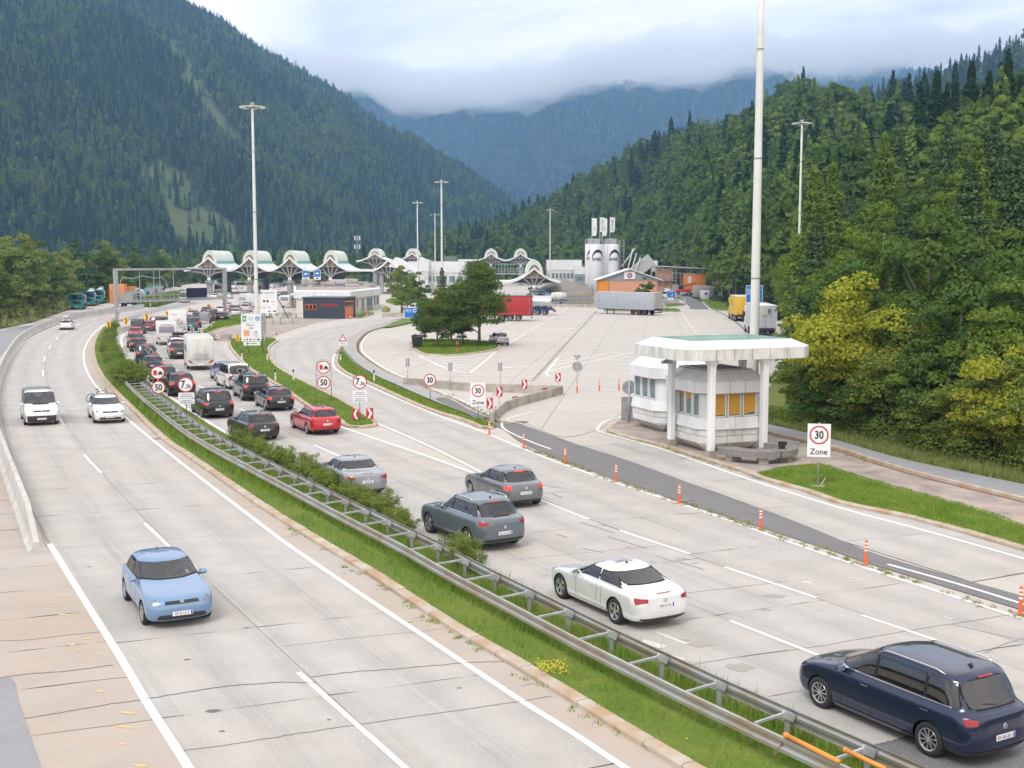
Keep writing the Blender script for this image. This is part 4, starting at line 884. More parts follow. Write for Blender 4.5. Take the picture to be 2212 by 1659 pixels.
for i,(px,top,Y)in enumerate(((2025,150,250),(2065,172,255),(2100,128,262),(2138,150,246),(2180,120,240),(2205,160,236),(2240,110,250),(1995,235,240))):
 tp=PY(px,top,Y);p=None;best=9e9
 for u in np.linspace(.1,.5,60):
  for v in np.linspace(0,1,50):
   q=HR.at(float(u),float(v));d=(q.x-tp.x)**2+(q.y-tp.y)**2
   if d<best:best=d;p=q
 H_=tp.z-p.z;plant('spruce_tree',near[5],(tp.x,tp.y,p.z),H_/22,i*1.1,'tall dark spruce standing on the right skyline','spruces on the right skyline')
lt=tree_set([(('b',401,12,3.9,6000,.46,L_willow),dict(clumps=34,z0=-.02)),(('b',402,13,4.0,6000,.46,L_dark),dict(clumps=34,z0=.0)),(('c',403,13,3.4,3200,.8,L_pine),dict(droop=.0)),(('b',404,11,3.6,5200,.44,L_shrub),dict(clumps=30,z0=-.02))])
ln_=[('willow_tree','pale green willow'),('broadleaf_tree','dark green broadleaf tree'),('pine_tree','dark round topped pine'),('young_tree','small green tree')]
for i,(px,base,top,k)in enumerate(((-60,715,520,0),(5,700,560,3),(25,690,512,0),(62,690,508,0),(98,680,520,1),(-20,712,540,1),(128,672,545,0),(150,664,540,0),(40,700,610,3),(90,690,615,3),(120,680,600,3),(168,655,513,2),(190,655,545,2),(215,652,520,1),(236,650,522,0),(200,650,590,3),(258,645,545,0),(278,642,532,1),(297,640,524,2),(318,636,538,1),(338,632,530,1),(355,630,540,0),(372,625,548,2),(392,620,552,1),(240,652,600,3),(275,645,600,3),(310,640,605,3),(175,660,610,3),(405,614,562,2),(428,608,556,1),(450,606,560,2),(412,612,590,3))):
 g=G(px,base);h=(base-top)*g.y/F_PX*1.02
 g.x-=1.5;plant(ln_[k][0],lt[k],(g.x,g.y+3,0),h/(12,13,13,11)[k],i*1.7,ln_[k][1]+' in the row left of the motorway'+(' behind the lorries' if 150<px<300 else ' near the gantry' if px>=300 else ' by the outer bend'),ln_[k][0].replace('_',' ')+'s left of the motorway',sz=h/(12,13,13,11)[k])
rw=np.random.default_rng(55);PP=[]
for k in range(260):
 x=rw.uniform(-300,470);b_=interp(x,[(-300,700),(0,672),(150,645),(300,622),(470,600)])-rw.uniform(0,18);g=G(x,b_);PP.append((g.x,g.y,-.5))
scatter('woodland_behind',PP,rw.uniform(.42,.62,len(PP)),rw.uniform(0,6.28,len(PP)),rw.choice([2,4,5,6,7],len(PP)),fc,'wood continuing behind the tree row left of the motorway')
PP=[]
for k in range(1500):
 x=rw.uniform(380,1330);Y=rw.uniform(520,900);p=PY(x,575,Y);PP.append((p.x,p.y,-4+(Y-520)*.02+(12 if x>930 and Y>640 else 0)))
scatter('valley_wood',PP,rw.uniform(.5,.85,len(PP)),rw.uniform(0,6.28,len(PP)),rw.choice([0,2,3,4,5,6,7],len(PP)),fc,'trees filling the valley floor behind the toll station')
pl=tree_set([(('b',501,9.5,4.1,17000,.25,L_plane),dict(clumps=64,z0=.10,trunk_r=.13,limbs=12)),(('b',502,9.5,3.8,17000,.25,L_dark),dict(clumps=64,z0=.06,trunk_r=.13,limbs=12)),(('b',503,10.5,4.7,19000,.25,L_plane),dict(clumps=70,z0=.12,shape='cone',trunk_r=.16,limbs=12))])
for(k,px,base,top,sx,lab)in((0,1027,755,606,1.0,'front maple on the island, beside the red hydrant'),(1,910,742,640,.95,'dark maple overhanging the black bin'),(2,1105-0,0,0,0,'')):
 pass
for(k,px,base,top,sx,lab)in((0,945,752,628,1.0,'leafy maple on the island nearest the grass edge, left of the hydrant'),(1,918,741,640,.8,'darkest maple on the island, overhanging the black bin'),(1,1000,744,632,.95,'middle maple on the island, right behind the red hydrant'),(2,1035,749,562,1.0,'tallest maple on the island, beside the silver car'),(0,975,738,618,.9,'yellowish maple standing at the back of the island')):
 g=G(px,base,.1);h=(base-top)/(base-HZ)*CAMH;h0=(9.5,9.5,10.5)[k];plant('maple_tree',pl[k],(g.x,g.y,.1),h/h0*sx,px*.7,lab,sz=h/h0)
for(px,base,top,k,sx,lab)in((868,676,572,0,1.0,'poplar like light tree beside the toll office'),(905,672,585,1,.95,'round green tree behind the blue motorway sign'),(880,680,600,3,1,'bushy tree at the corner of the lawn'),(955,668,575,2,.8,'pine behind the island maples'),(1392,662,598,1,1.0,'small dark tree in front of the orange containers')):
 g=G(px,base);h=(base-top)/(base-HZ)*CAMH;plant(ln_[k][0],lt[k],(g.x,g.y,0),h/(12,13,13,11)[k]*sx,px,lab,sz=h/(12,13,13,11)[k])
def shrub_pair(seed,h,w,n,leaf,m,spiky=.5):
 r=np.random.default_rng(seed);st=MB();tips=[]
 for k in range(11):
  a=r.uniform(0,6.28);d=w*r.uniform(.1,.5);t_=(cos(a)*d,sin(a)*d,h*r.uniform(.6,1.15));st.tube([(cos(a)*d*.2,sin(a)*d*.2,0),(t_[0]*.7,t_[1]*.7,t_[2]*.55),t_],[.012,.008,.004],4,caps=False);tips.append(t_)
 T=np.array(tips);idx=r.integers(0,len(T),n);f=r.uniform(.15,1.0,n)**.7;C=T[idx]*f[:,None];C[:,:2]+=r.normal(0,w*.13,(n,2))*(1.25-f[:,None]*.8);C[:,2]+=r.normal(0,.04,n);C[:,2]=np.maximum(C[:,2],.02)
 D=np.stack([C[:,0],C[:,1],np.full(n,.5)],1)+1e-6
 return st.build('stems',M_bark,link=False).data,leaf_mesh('foliage',C,D,leaf,m,r,.5)
sh=[shrub_pair(601+i,1.05,1.5,2600,.085,mm)for i,mm in enumerate((L_shrub,L_shrub,L_beech,L_shrub))]
def shrub(px,base,h,k,w=1.0,lab='',z=.08,name='shrub'):
 g=G(px,base,z);r=empty(name,g,px*.37,lab,'shrub','shrubs in the motorway median');inst('stems',sh[k][0],r);inst('foliage',sh[k][1],r);s=h/1.1;r.scale=(s*w,s*w,s);return r
for i,(px,b_,h,k,w)in enumerate(((520,968,.95,0,1.2),(540,980,.9,1,1.2),(565,990,.85,0,1.2),(592,1004,.8,3,1.2),(615,1014,1.1,1,1.0),(637,1026,.95,0,1.1),(662,1040,1.1,3,1.1),(690,1052,.9,1,1.2),(716,1066,.95,0,1.2),(744,1078,.75,3,1.3),(772,1092,.85,1,1.2),(800,1107,.8,0,1.2),(830,1120,1.0,3,1.1),(858,1138,.75,1,1.2),(880,1152,.7,0,1.1),(988,1212,.85,1,1.0),(1008,1226,.95,3,1.0),(1028,1236,.6,0,1.0))):
 shrub(px,b_,h,k,w,'wild shrub spilling over the guardrail '+('just left of the dark blue car\'s rear, standing alone' if px>950 else 'beside the grey saloon' if 640<px<790 else 'behind the black estate car' if px<=640 else 'next to the grey off-roader'))
r=np.random.default_rng(61)
for i in range(34):
 t_=i/33;P_=smooth([(246,708),(238,730),(233,755),(240,785),(256,812),(272,828),(292,838)],8);x,y=P_[int(t_*(len(P_)-1))]
 shrub(x+r.uniform(-3,5),y+r.uniform(-2,2),(.8+.9*t_)*r.uniform(.9,1.15),int(r.integers(0,4)),1.25,'leafy bush in the hedge along the median bend',name='hedge_bush')
def hedge(pts,h,w,lab,m=L_shrub,step=1.6,seed=1,leaf=.22,n=1500):
 P=resample([tuple(G(*p))for p in pts],step);r=np.random.default_rng(seed);Cs=[];Ds=[]
 for p in P:
  d=sph(r,n//4);d[:,2]=np.abs(d[:,2]);k=len(d);hh=h*r.uniform(.85,1.1)
  Cs.append(np.array([p.x,p.y,0])+d*np.array([w*.6,w*.6,hh])*r.uniform(.75,1.0,k)[:,None]);Ds.append(d)
 C=np.concatenate(Cs);D=np.concatenate(Ds);me=leaf_mesh('foliage',C,D,leaf,m,r)
 o=bpy.data.objects.new('hedge',me);COL.objects.link(o);tag(o,lab,'hedge');return o
hedge(ZC(220,980,5.53)((1690,620),(1800,590),(1950,550),(2100,515),(2250,480),(2400,445)),2.3,3.6,'long yellow green hedge beside the lorry lane',L_shrub,1.8,3,.42,1300)
hedge(ZC(830,940,4.88)((60,370),(200,350),(300,345),(450,330),(600,300),(760,280),(900,250)),2.4,5,'green hedge along the far road behind the toll piers',L_beech,3.5,5,.7,900)
hedge(ZC(2641,1100)((230,880),(420,905),(600,930),(820,975),(1050,1000)),1.1,2.0,'low undergrowth along the foot of the right bank',L_beech,1.2,6,.12,3000)
hedge(ZC(2641,1100)((1000,1010),(1200,1060),(1400,1110),(1650,1180),(1900,1230),(2212,1290),(2600,1400)),1.3,2.2,'low undergrowth above the back path near the right edge',L_shrub,1.2,7,.12,3000)
hz=MB();hz.box(-5200,5200,-60,7600,-12,900);ho=hz.build('haze',mat('haze',(1,1,1)));ho['kind']='stuff'
hm=bpy.data.materials['haze'];t=hm.node_tree;t.nodes.clear();o_=t.nodes.new('ShaderNodeOutputMaterial');pv=t.nodes.new('ShaderNodeVolumePrincipled')
pv.inputs['Color'].default_value=(.34,.62,1.0,1);pv.inputs['Density'].default_value=.00015;pv.inputs['Anisotropy'].default_value=.1;t.links.new(pv.outputs[0],o_.inputs['Volume'])
V=[];F=[];nx,ny=110,44;xs_=np.linspace(-1500,2300,nx+1);ys_=np.linspace(3800,5600,ny+1)
for y in ys_:
 for x in xs_:
  px=CX+F_PX*x/y;rb=interp(px,[(400,150),(700,200),(850,232),(1100,232),(1250,190),(1500,172),(1700,165),(2300,120)]);zb=CAMH+(HZ-rb)/F_PX*min(y,4700)+100*mnoise.fractal(Vector((x/330,y/330,3)),.8,2.2,5)+max(0,(3900-y))*.16+12;V.append((x,y,min(zb,780)))
n0=len(V);ed=[min(1,min(i%(nx+1),nx-i%(nx+1))/6,min(i//(nx+1),ny-i//(nx+1))/6)for i in range(n0)]
V=V+[(v[0],v[1],v[2]+2+105*e_)for v,e_ in zip(V,ed)]
for j in range(ny):
 for i in range(nx):a=j*(nx+1)+i;F+=[(a,a+nx+1,a+nx+2,a+1),(a+n0,a+1+n0,a+nx+2+n0,a+nx+1+n0)]
for i in range(nx):a=i;b_=ny*(nx+1)+i;F+=[(a,a+1,a+1+n0,a+n0),(b_+1,b_,b_+n0,b_+1+n0)]
for j in range(ny):a=j*(nx+1);b_=a+nx;F+=[(a+nx+1,a,a+n0,a+nx+1+n0),(b_,b_+nx+1,b_+nx+1+n0,b_+n0)]
lc=mobj('low_cloud',V,F,mat('cloud',(1,1,1)));lc['kind']='stuff';t=bpy.data.materials['cloud'].node_tree;t.nodes.clear();o_=t.nodes.new('ShaderNodeOutputMaterial');pv=t.nodes.new('ShaderNodeVolumePrincipled')
pv.inputs['Color'].default_value=(.995,.997,1,1);pv.inputs['Density'].default_value=.0042;pv.inputs['Anisotropy'].default_value=.2;t.links.new(pv.outputs[0],o_.inputs['Volume'])
def evald(obj):
 dg=bpy.context.evaluated_depsgraph_get();dg.update();return bpy.data.meshes.new_from_object(obj.evaluated_get(dg))
def contour(xf,xr,w,zk,r=.35,bow=.05,bowr=.04,tf=.04,tr=.03,ns=9):
 """closed plan outline; zk = [(x,z)...] heights along the car"""
 half=[]
 yy=max(w-r,.05);zx=[k[0]for k in zk][::-1];zz=[k[1]for k in zk][::-1]
 for f in(0,.4,.8):half.append((xf-bow*(f*yy/w)**2,f*yy))
 for a in(12,45,78):half.append((xf-bow-r*(1-cos(radians(a))),yy+r*sin(radians(a))-.0))
 xa,xb=xf-bow-r*1.1,xr+bowr+r*1.1
 for i in range(ns):half.append((xa+(xb-xa)*i/(ns-1),w))
 for a in(78,45,12):half.append((xr+bowr+r*(1-cos(radians(a))),yy+r*sin(radians(a))))
 for f in(.8,.4,0):half.append((xr+bowr*(f*yy/w)**2,f*yy))
 L=half[0][0];o=[]
 for x,y in half:
  t=(x-xr)/max(.01,xf-xr);ty=y*(1-tf*max(0,(t-.6)/.4)**2-tr*max(0,(.3-t)/.3)**2)
  o.append((x,ty,float(np.interp(x,zx,zz))))
 return o
def loft_body(cs):
 """cs: list of half contours (bottom to top) -> closed mesh"""
 n=len(cs[0]);V=[];full=[]
 for c in cs:
  idx=[]
  for i,(x,y,z)in enumerate(c):idx.append(len(V));V.append((x,y,z))
  for i in range(n-2,0,-1):x,y,z=c[i];idx.append(len(V));V.append((x,-y,z))
  full.append(idx)
 m=len(full[0]);F=[]
 for a,b in zip(full,full[1:]):
  for i in range(m):j=(i+1)%m;F.append((a[i],b[i],b[j],a[j]))
 for idx,fl in((full[-1],False),(full[0],True)):
  for i in range(n-1):
   l0,l1=idx[i],idx[i+1];r0=idx[-i]if i else idx[0];r1=idx[m-i-1]if i+1<n-1 else idx[n-1]
   q=[l0,l1,r1,r0];q2=[]
   for v in q:
    if v not in q2:q2.append(v)
   if fl:q2=q2[::-1]
   F.append(tuple(q2))
 return V,F
class Body:
 def __init__(s,V,F,wheels,wr,W_,sub=2,mats=None):
  o=mobj('tmp',V,F,[M_paintcar,M_under]);o.modifiers.new('s','SUBSURF').levels=sub
  me=evald(o);s.bvh=BVHTree.FromPolygons([v.co.copy()for v in me.vertices],[tuple(p.vertices)for p in me.polygons])
  if wheels:
   c=MB()
   for x in wheels:
    for sg in(1,-1):
     M=Matrix.Translation((x,sg*W_,wr))@Matrix.Rotation(pi/2,4,'X')
     c.lathe([(0,-.34),(wr*1.13,-.34),(wr*1.13,.34),(0,.34)],28,0,M)
   co_=c.build('cut',M_under);b=bmesh.new();b.from_mesh(co_.data);bmesh.ops.remove_doubles(b,verts=b.verts,dist=1e-4);bmesh.ops.recalc_face_normals(b,faces=b.faces);b.to_mesh(co_.data);b.free()
   bo=o.modifiers.new('b','BOOLEAN');bo.object=co_;bo.operation='DIFFERENCE';bo.solver='EXACT';bo.material_mode='TRANSFER'
   me=evald(o);bpy.data.objects.remove(co_)
  bpy.data.objects.remove(o)
  me.polygons.foreach_set('use_smooth',[True]*len(me.polygons));me.set_sharp_from_angle(angle=radians(38));me.name='body';s.me=me
  if mats:
   me.materials.clear();[me.materials.append(x)for x in mats]
 def hit(s,o,d):
  h=s.bvh.ray_cast(Vector(o),Vector(d).normalized());return h
 def patch(s,c4,mode,nx=8,ny=4,off=.006,sg=1,hw=.9,xe=0,rnd=0.0):
  """c4: four corners (a,b) in the projection plane -> conforming grid (V,F)"""
  V=[];F=[]
  for j in range(ny+1):
   for i in range(nx+1):
    u,v=i/nx,j/ny
    if rnd:
     uu,vv=2*u-1,2*v-1;k=rnd*(uu*vv)**2;u=.5+uu*(1-k*.5)/2;v=.5+vv*(1-k*.5)/2
    a=(1-u)*(1-v)*c4[0][0]+u*(1-v)*c4[1][0]+u*v*c4[2][0]+(1-u)*v*c4[3][0]
    z=(1-u)*(1-v)*c4[0][1]+u*(1-v)*c4[1][1]+u*v*c4[2][1]+(1-u)*v*c4[3][1]
    if mode=='side':o,d=(a,3*sg,z),(0,-sg,0)
    elif mode=='front':o,d=(5,a,z),(-1,0,0)
    elif mode=='rear':o,d=(-6,a,z),(1,0,0)
    elif mode=='top':o,d=(a,z,4),(0,0,-1)
    elif mode in('fc','rc'):
     e=1 if mode=='fc' else-1;ph=min(1,max(0,(a+.22)/.44));ph=ph*pi/2
     tx=xe-e*max(a,0);ty=sg*(hw+min(a,0));dx,dy=e*cos(ph),sg*sin(ph)
     o,d=(tx+dx*1.5,ty+dy*1.5,z),(-dx,-dy,0)
    h=s.hit(o,d)
    if h[0]is None:
     for zz in range(1,12):
      h=s.hit((o[0],o[1],o[2]+.02*zz),d)
      if h[0]is not None:break
    if h[0]is None:h=s.bvh.find_nearest(Vector(o)+Vector(d)*1.5);p,nn=h[0],h[1]
    else:p,nn=h[0],h[1]
    if nn.dot(Vector(d))>0:nn=-nn
    V.append(tuple(p+nn.normalized()*off))
  ks=nx+1
  for j in range(ny):
   for i in range(nx):F.append((j*ks+i,j*ks+i+1,(j+1)*ks+i+1,(j+1)*ks+i))
  p0,p1,p2=Vector(V[0]),Vector(V[1]),Vector(V[ks]);nrm=(p1-p0).cross(p2-p0);c=sum((Vector(v)for v in V),Vector())/len(V)
  if nrm.dot(c-Vector((c.x*.6,0,.7)))<0:F=[f[::-1]for f in F]
  return V,F
def wheel_mesh(R,w,spokes=10,style=0):
 """tyre and rim, axis along Y, outer face towards +Y"""
 M=Matrix.Rotation(-pi/2,4,'X');t=MB()
 prof=[(R*.66,-w/2),(R*.93,-w/2),(R*.985,-w*.40),(R,-w*.2),(R,w*.2),(R*.985,w*.40),(R*.93,w/2),(R*.67,w/2-.005),(R*.64,w/2-.03)]
 t.lathe(prof,26,0,M);t.lathe([(0,w/2-.075),(R*.66,w/2-.075)],20,0,M)
 r=MB();r.lathe([(R*.60,w/2-.06),(R*.61,w/2-.012),(R*.66,w/2-.002),(R*.68,w/2-.012)],26,0,M);r.lathe([(0,w/2-.012),(R*.14,w/2-.012),(R*.16,w/2-.05)],12,0,M)
 for k in range(spokes):
  a0=2*pi*k/spokes;sw=(1.35/spokes)*(1 if style==0 else .8)
  for da in((0,)if style==0 else(-.16,.16)):
   a=a0+da*(1 if style else 0);ws=sw*R*.55
   c,s_=cos(a),sin(a);P=[]
   for rad,wd,yy in((R*.10,ws*.8,w/2-.02),(R*.63,ws,w/2-.018)):
    for q in(-1,1):P.append((rad*c-q*wd/2*s_,yy,rad*s_+q*wd/2*c))
   P+=[(p[0],p[1]-.03,p[2])for p in P]
   r.add(P,[(0,1,3,2),(0,2,6,4),(1,5,7,3)])
 return t.build('wheel',M_rubber,smooth_=True,link=False).data,r.build('rim',M_rim,link=False).data
def mirror_mesh(sg,big=1.0):
 b=MB();s=big;n=8
 V=[];prof=[(-.06,.35),(-.03,.85),(.02,1),(.07,.8),(.10,.3)]
 for x,k in prof:
  for i in range(n):a=2*pi*i/n;V.append((x*s*1.2,sg*(.115+.115*cos(a)*k)*s,(.085+.075*sin(a)*k)*s))
 F=[(j*n+i,j*n+(i+1)%n,(j+1)*n+(i+1)%n,(j+1)*n+i)for j in range(len(prof)-1)for i in range(n)]+[tuple(range(n)),tuple(range(4*n,5*n))[::-1]]
 b.add(V,F,0);b.box(-.05*s,-.062*s*1.3,sg*.03*s,sg*.2*s,.03*s,.14*s,1);b.box(-.03,.03,-.02,.06*sg,.02,.06,2)
 return b.build('mirror',[M_paintcar,M_glassb,M_matte],smooth_=False,link=False).data
CARS={}
def car_type(key,L,W_,H,WB,fo,wr,hood,nose,belt,cowl,wtop,rtop,rbase,deck=None,rails=0,roofw=.77,wagon=0,tails=0,r=.30,spokes=10,style=0,clad=0,bps=(.32,-.62),glass_lo=.03,deckz=None,rwin=None,tail_lo=None):
 """all lengths in metres, x=0 half way between the axles, +x forward.
    hood/nose/belt heights, cowl x, wtop x (top of windscreen), rtop x (rear end of roof), rbase x (foot of rear window)"""
 w=W_/2;xf=WB/2+fo;xr=xf-L;g=.17+clad*.05
 hb=belt;dk=deckz or hb+.02
 Z=lambda a,m,b_:[(xf+.1,a),(cowl,m),(xr-.1,b_)]
 cs=[contour(xf-.35,xr+.35,w-.24,Z(g+.03,g+.03,g+.05),r),contour(xf-.10,xr+.08,w-.07,Z(g+.02,g,g+.06),r),contour(xf-.03,xr+.03,w-.015,Z(.33,.30,.36),r),contour(xf,xr,w,Z(.48,.46,.52),r),contour(xf-.02,xr+.02,w,Z(nose-.12,hb*.68,hb*.74),r),contour(xf-.09,xr+.04,w-.012,Z(nose-.01,hb*.88,hb*.93),r+.02,bow=.08),contour(xf-.19,xr+(.06 if not deck else .04),w-.03,Z(nose+.05,hb-.02,min(hb,dk)-.01),r+.06,bow=.14)]
 if deck:
  cs.append(contour(xf-.62*(xf-cowl),xr+.16,w-.09,Z(nose+.11,hb+.015,dk),r+.06,bow=.16,bowr=.05))
  cs.append(contour(cowl,rbase,w-.115,[(xf,hood),(cowl,hood),(rbase,dk+.015),(xr,dk+.015)],.30,bow=.19,bowr=.10))
 else:
  cs.append(contour(xf-.62*(xf-cowl),xr+.10,w-.075,Z(nose+.12,hb+.01,hb+.02),r+.04,bow=.16))
  cs.append(contour(cowl,rbase,w-.095,[(xf,hood),(cowl,hood),(rbase,hb+.06),(xr,hb+.06)],.30,bow=.22,bowr=.06))
 zr=H-.10;wr_=w*roofw
 def mid(t,extra):
  a=cs[-1-extra];return None
 hz0=hood;base=cs[-1]
 for t in(.5,):
  cs.append(contour(cowl+(wtop-cowl)*t,rbase+(rtop-rbase)*t,(w-.105)+(wr_-w+.105)*t+.022,[(xf,hood+(zr-hood)*t),(xr,hb+.04+(zr-hb-.04)*t)],.26,bow=.20,bowr=.10 if deck else .06))
 cs.append(contour(wtop,rtop,wr_,[(xf,zr-.01),(xr,zr-.015)],.22,bow=.16,bowr=.07));cs.append(contour(wtop-.20,rtop+.16,wr_-.10,[(xf,H-.03),(xr,H-.05)],.2,bow=.14))
 cs.append(contour(wtop-.55,rtop+.5,wr_*.45,[(xf,H),(xr,H-.02)],.15,bow=.05))
 V,F=loft_body(cs);B=Body(V,F,(WB/2,-WB/2),wr,w);T=dict(L=L,W=W_,H=H,WB=WB,wr=wr,xf=xf,xr=xr,body=B,parts=[],key=key)
 P=T['parts']
 def add(name,V_,F_,m_,sm=True,color=False,sub=None):
  o=mobj(name,V_,F_,m_,smooth_=sm,link=False);P.append((name,o.data,sub));return o.data
 def addp(name,c4,mode,m_,sub=None,**k):V_,F_=B.patch(c4,mode,**k);return add(name,V_,F_,m_,sub=sub)
 zc,zt=hood+.035,H-.135;yb,yt=(w-.12)*.92,wr_*.90
 addp('windscreen',[(-yb,zc),(yb,zc),(yt,zt),(-yt,zt)],'front',M_glass,nx=12,ny=8,rnd=.10)
 rz0=rwin[0]if rwin else((dk if deck else hb)+.085);rz1=rwin[1]if rwin else H-.16
 yb2,yt2=(w-.15)*(.86 if deck else .84),wr_*.86
 addp('rear_window',[(-yb2,rz0),(yb2,rz0),(yt2,rz1),(-yt2,rz1)],'rear',M_glass,nx=14,ny=9,rnd=.16,off=.011)
 if not deck:addp('spoiler',[(rtop+.17,-yt2),(rtop+.17,yt2),(rtop+.03,yt2*.98),(rtop+.03,-yt2*.98)],'top',M_paintcar,nx=8,ny=2,off=.012)
 s0,s1=hood+glass_lo,H-.155
 def xfr(z,q):t_=(z-hood)/(H-.1-hood);return cowl-.30+(wtop-.16-cowl+.30)*t_-q
 def xre(z,q):t_=(z-hood)/(H-.1-hood);return rbase+.20+(rtop+.12-rbase-.20)*t_+q
 cuts=[None]+list(bps)+[None]
 for sg in(1,-1):
  for a_,b_ in zip(cuts,cuts[1:]):
   f0=xfr(s0,0)if a_ is None else a_-.035;f1=xfr(s1,0)if a_ is None else a_-.05
   e0=xre(s0,0)if b_ is None else b_+.035;e1=xre(s1,0)if b_ is None else b_+.02
   if f0-e0<.1:continue
   addp('side_window',[(f0,s0),(e0,s0),(e1,s1),(min(f1,f0),s1)],'side',M_glass,nx=8,ny=5,sg=sg,rnd=.05)
  addp('window_trim',[(xfr(s0,0)+.02,s0-.035),(xre(s0,0)+.14,s0-.02),(xre(s0,0)+.14,s0),(xfr(s0,0),s0-.005)],'side',M_chrome if key in('coupe','mpv','suv','sedan')else M_matte,nx=16,ny=1,sg=sg,off=.009)
  dx=[cowl-.42]+list(bps[:1])+([bps[1]-.28]if len(bps)>1 and key!='coupe' else[-.72])
  for x in dx:addp('shut_line',[(x,.34),(x-.012,.34),(x-.012,hb-.03),(x,hb-.03)],'side',M_under,nx=1,ny=8,sg=sg,off=.003)
  for x in dx[1:]:addp('door_handle',[(x+.30,hb-.125),(x+.10,hb-.12),(x+.10,hb-.095),(x+.30,hb-.10)],'side',M_paintcar if key!='mpv' else M_chrome,nx=4,ny=1,sg=sg,off=.03)
  addp('side_skirt',[(WB/2-wr-.08,.22),(-WB/2+wr+.08,.22),(-WB/2+wr+.08,.30+clad*.06),(WB/2-wr-.08,.30+clad*.06)],'side',M_matte if clad else M_paintcar,nx=10,ny=2,sg=sg,off=.014)
  for nm,mt,mode,xe in(('headlight',M_head,'fc',xf-.02),('taillight',M_tail,'rc',xr+.02)):
   if mode=='fc':c4=[(-.36,nose-.13),(.22,nose-.07),(.30,nose+.03),(-.30,nose-.035)];k=dict(nx=10,ny=3)
   else:
    tl=tail_lo or hb-.28;th=hb-.03
    c4={0:[(-.26,tl+.10),(.20,tl+.09),(.28,th),(-.28,th-.01)],1:[(-.16,tl),(.14,tl),(.10,th+.10),(-.05,th+.10)],2:[(-.36,tl+.13),(.20,tl+.07),(.28,th),(-.36,th-.02)],3:[(-.16,tl-.12),(.05,tl-.12),(.06,th+.16),(-.13,th+.16)]}[tails];k=dict(nx=10,ny=4)
   addp(nm,c4,mode,mt,sg=sg,hw=w-.02,xe=xe,off=.010,rnd=.12,**k)
  P.append(('mirror',mirror_mesh(sg),('loc',(cowl-.42,sg*(w-.07),hb+.0))))
  if rails:
   rb=MB();pts_=[]
   for i in range(9):
    x=wtop-.25+(rtop+.35-wtop+.25)*i/8;h_=B.hit((x,sg*(wr_-.07),4),(0,0,-1));z=(h_[0].z if h_[0]else H)+(.045 if 0<i<8 else .0);pts_.append((x,sg*(wr_-.055),z))
   rb.tube(pts_,.017,5);P.append(('roof_rail',rb.build('roof_rail',M_chrome if rails==2 else M_matte,link=False,smooth_=True).data,None))
 addp('grille',[(-w*.50,nose-.10),(w*.50,nose-.10),(w*.46,nose-.02),(-w*.46,nose-.02)],'front',M_blackg,nx=10,ny=2,off=.010)
 addp('lower_grille',[(-w*.72,.27),(w*.72,.27),(w*.66,.40),(-w*.66,.40)],'front',M_matte,nx=12,ny=3,off=.010,rnd=.1)
 if key in('van','bigvan'):addp('front_bumper',[(-w*.93,.24),(w*.93,.24),(w*.93,.60),(-w*.93,.60)],'front',M_matte,nx=14,ny=5,off=.012)
 addp('rear_bumper_trim',[(-w*.80,.25),(w*.80,.25),(w*.78,.25+.10+clad*.08),(-w*.78,.25+.10+clad*.08)],'rear',M_matte,nx=12,ny=2,off=.010)
 pz=(.62 if not deck else .66);pz={'mpv':.58,'van':.78}.get(key,pz)
 T['pz']=pz
 for nm,e,z in(('rear_plate',-1,pz),('front_plate',1,.42)):
  h_=B.hit((e*6,0,z),(-e,0,0));x=h_[0].x+e*.018;b=MB();b.box(min(x,x-e*.012),max(x,x-e*.012),-.26,.26,z-.055,z+.055,0);bx=x+e*.002
  b.box(min(bx,x),max(bx,x),e*.25,e*.21,z-.05,z+.05,1);P.append(('number_plate',b.build('number_plate',[M_plate,M_euro],link=False).data,None));T[nm]=(x+e*.003,z)
 if not deck:addp('brake_lamp',[(-.20,H-.145),(.20,H-.145),(.20,H-.118),(-.20,H-.118)],'rear',M_tail,nx=4,ny=1,off=.02)
 else:addp('brake_lamp',[(-.22,dk-.05),(.22,dk-.05),(.22,dk-.035),(-.22,dk-.035)],'rear',M_tail,nx=4,ny=1,off=.008)
 if not deck:
  h_=B.hit((-6,0,rz0+.04),(1,0,0));a_=h_[0];b=MB();h2=B.hit((-6,.38,rz0+.09),(1,0,0))[0];b.bar(a_+Vector((-.02,0,0)),h2+Vector((-.02,0,0)),.022,.012);P.append(('wiper',b.build('wiper',M_matte,link=False).data,None))
 b=MB();ax=rtop+.35;az=B.hit((ax,0,4),(0,0,-1))[0].z;b.add([(ax+.10,0,az),(ax-.06,.02,az),(ax-.06,-.02,az),(ax-.03,0,az+.07)],[(0,1,3),(0,3,2),(1,2,3)]);P.append(('antenna',b.build('antenna',M_matte,link=False).data,None))
 gl_=[(nm,me)for nm,me,ex in P if nm in('windscreen','rear_window','side_window')];gv=[];gf=[]
 for nm,me in gl_:k=len(gv);gv+=[v.co.copy()for v in me.vertices];gf+=[tuple(i+k for i in p.vertices)for p in me.polygons];me.materials[0]=M_cg if nm=='windscreen' or key in('hatch','sedan','wagon','van')and nm!='rear_window' else M_cgd
 gt=BVHTree.FromPolygons(gv,gf);bm=bmesh.new();bm.from_mesh(B.me);cut_=[];bm.faces.ensure_lookup_table()
 def on(p,n):h=gt.ray_cast(p-n*.03,n,.08);return h[0]is not None
 for f in bm.faces:
  if f.calc_center_median().z<hood-.05:continue
  k=[on(v.co,v.normal)for v in f.verts]+[on(f.calc_center_median(),f.normal)]
  if all(k):cut_.append(f)
  elif any(k):f.material_index=1
 bm2=bm.copy();
 bmesh.ops.delete(bm,geom=cut_,context='FACES');cm=B.me.copy();bm.to_mesh(cm);bm.free();bm2.free();cm.name='body';T['cut']=cm
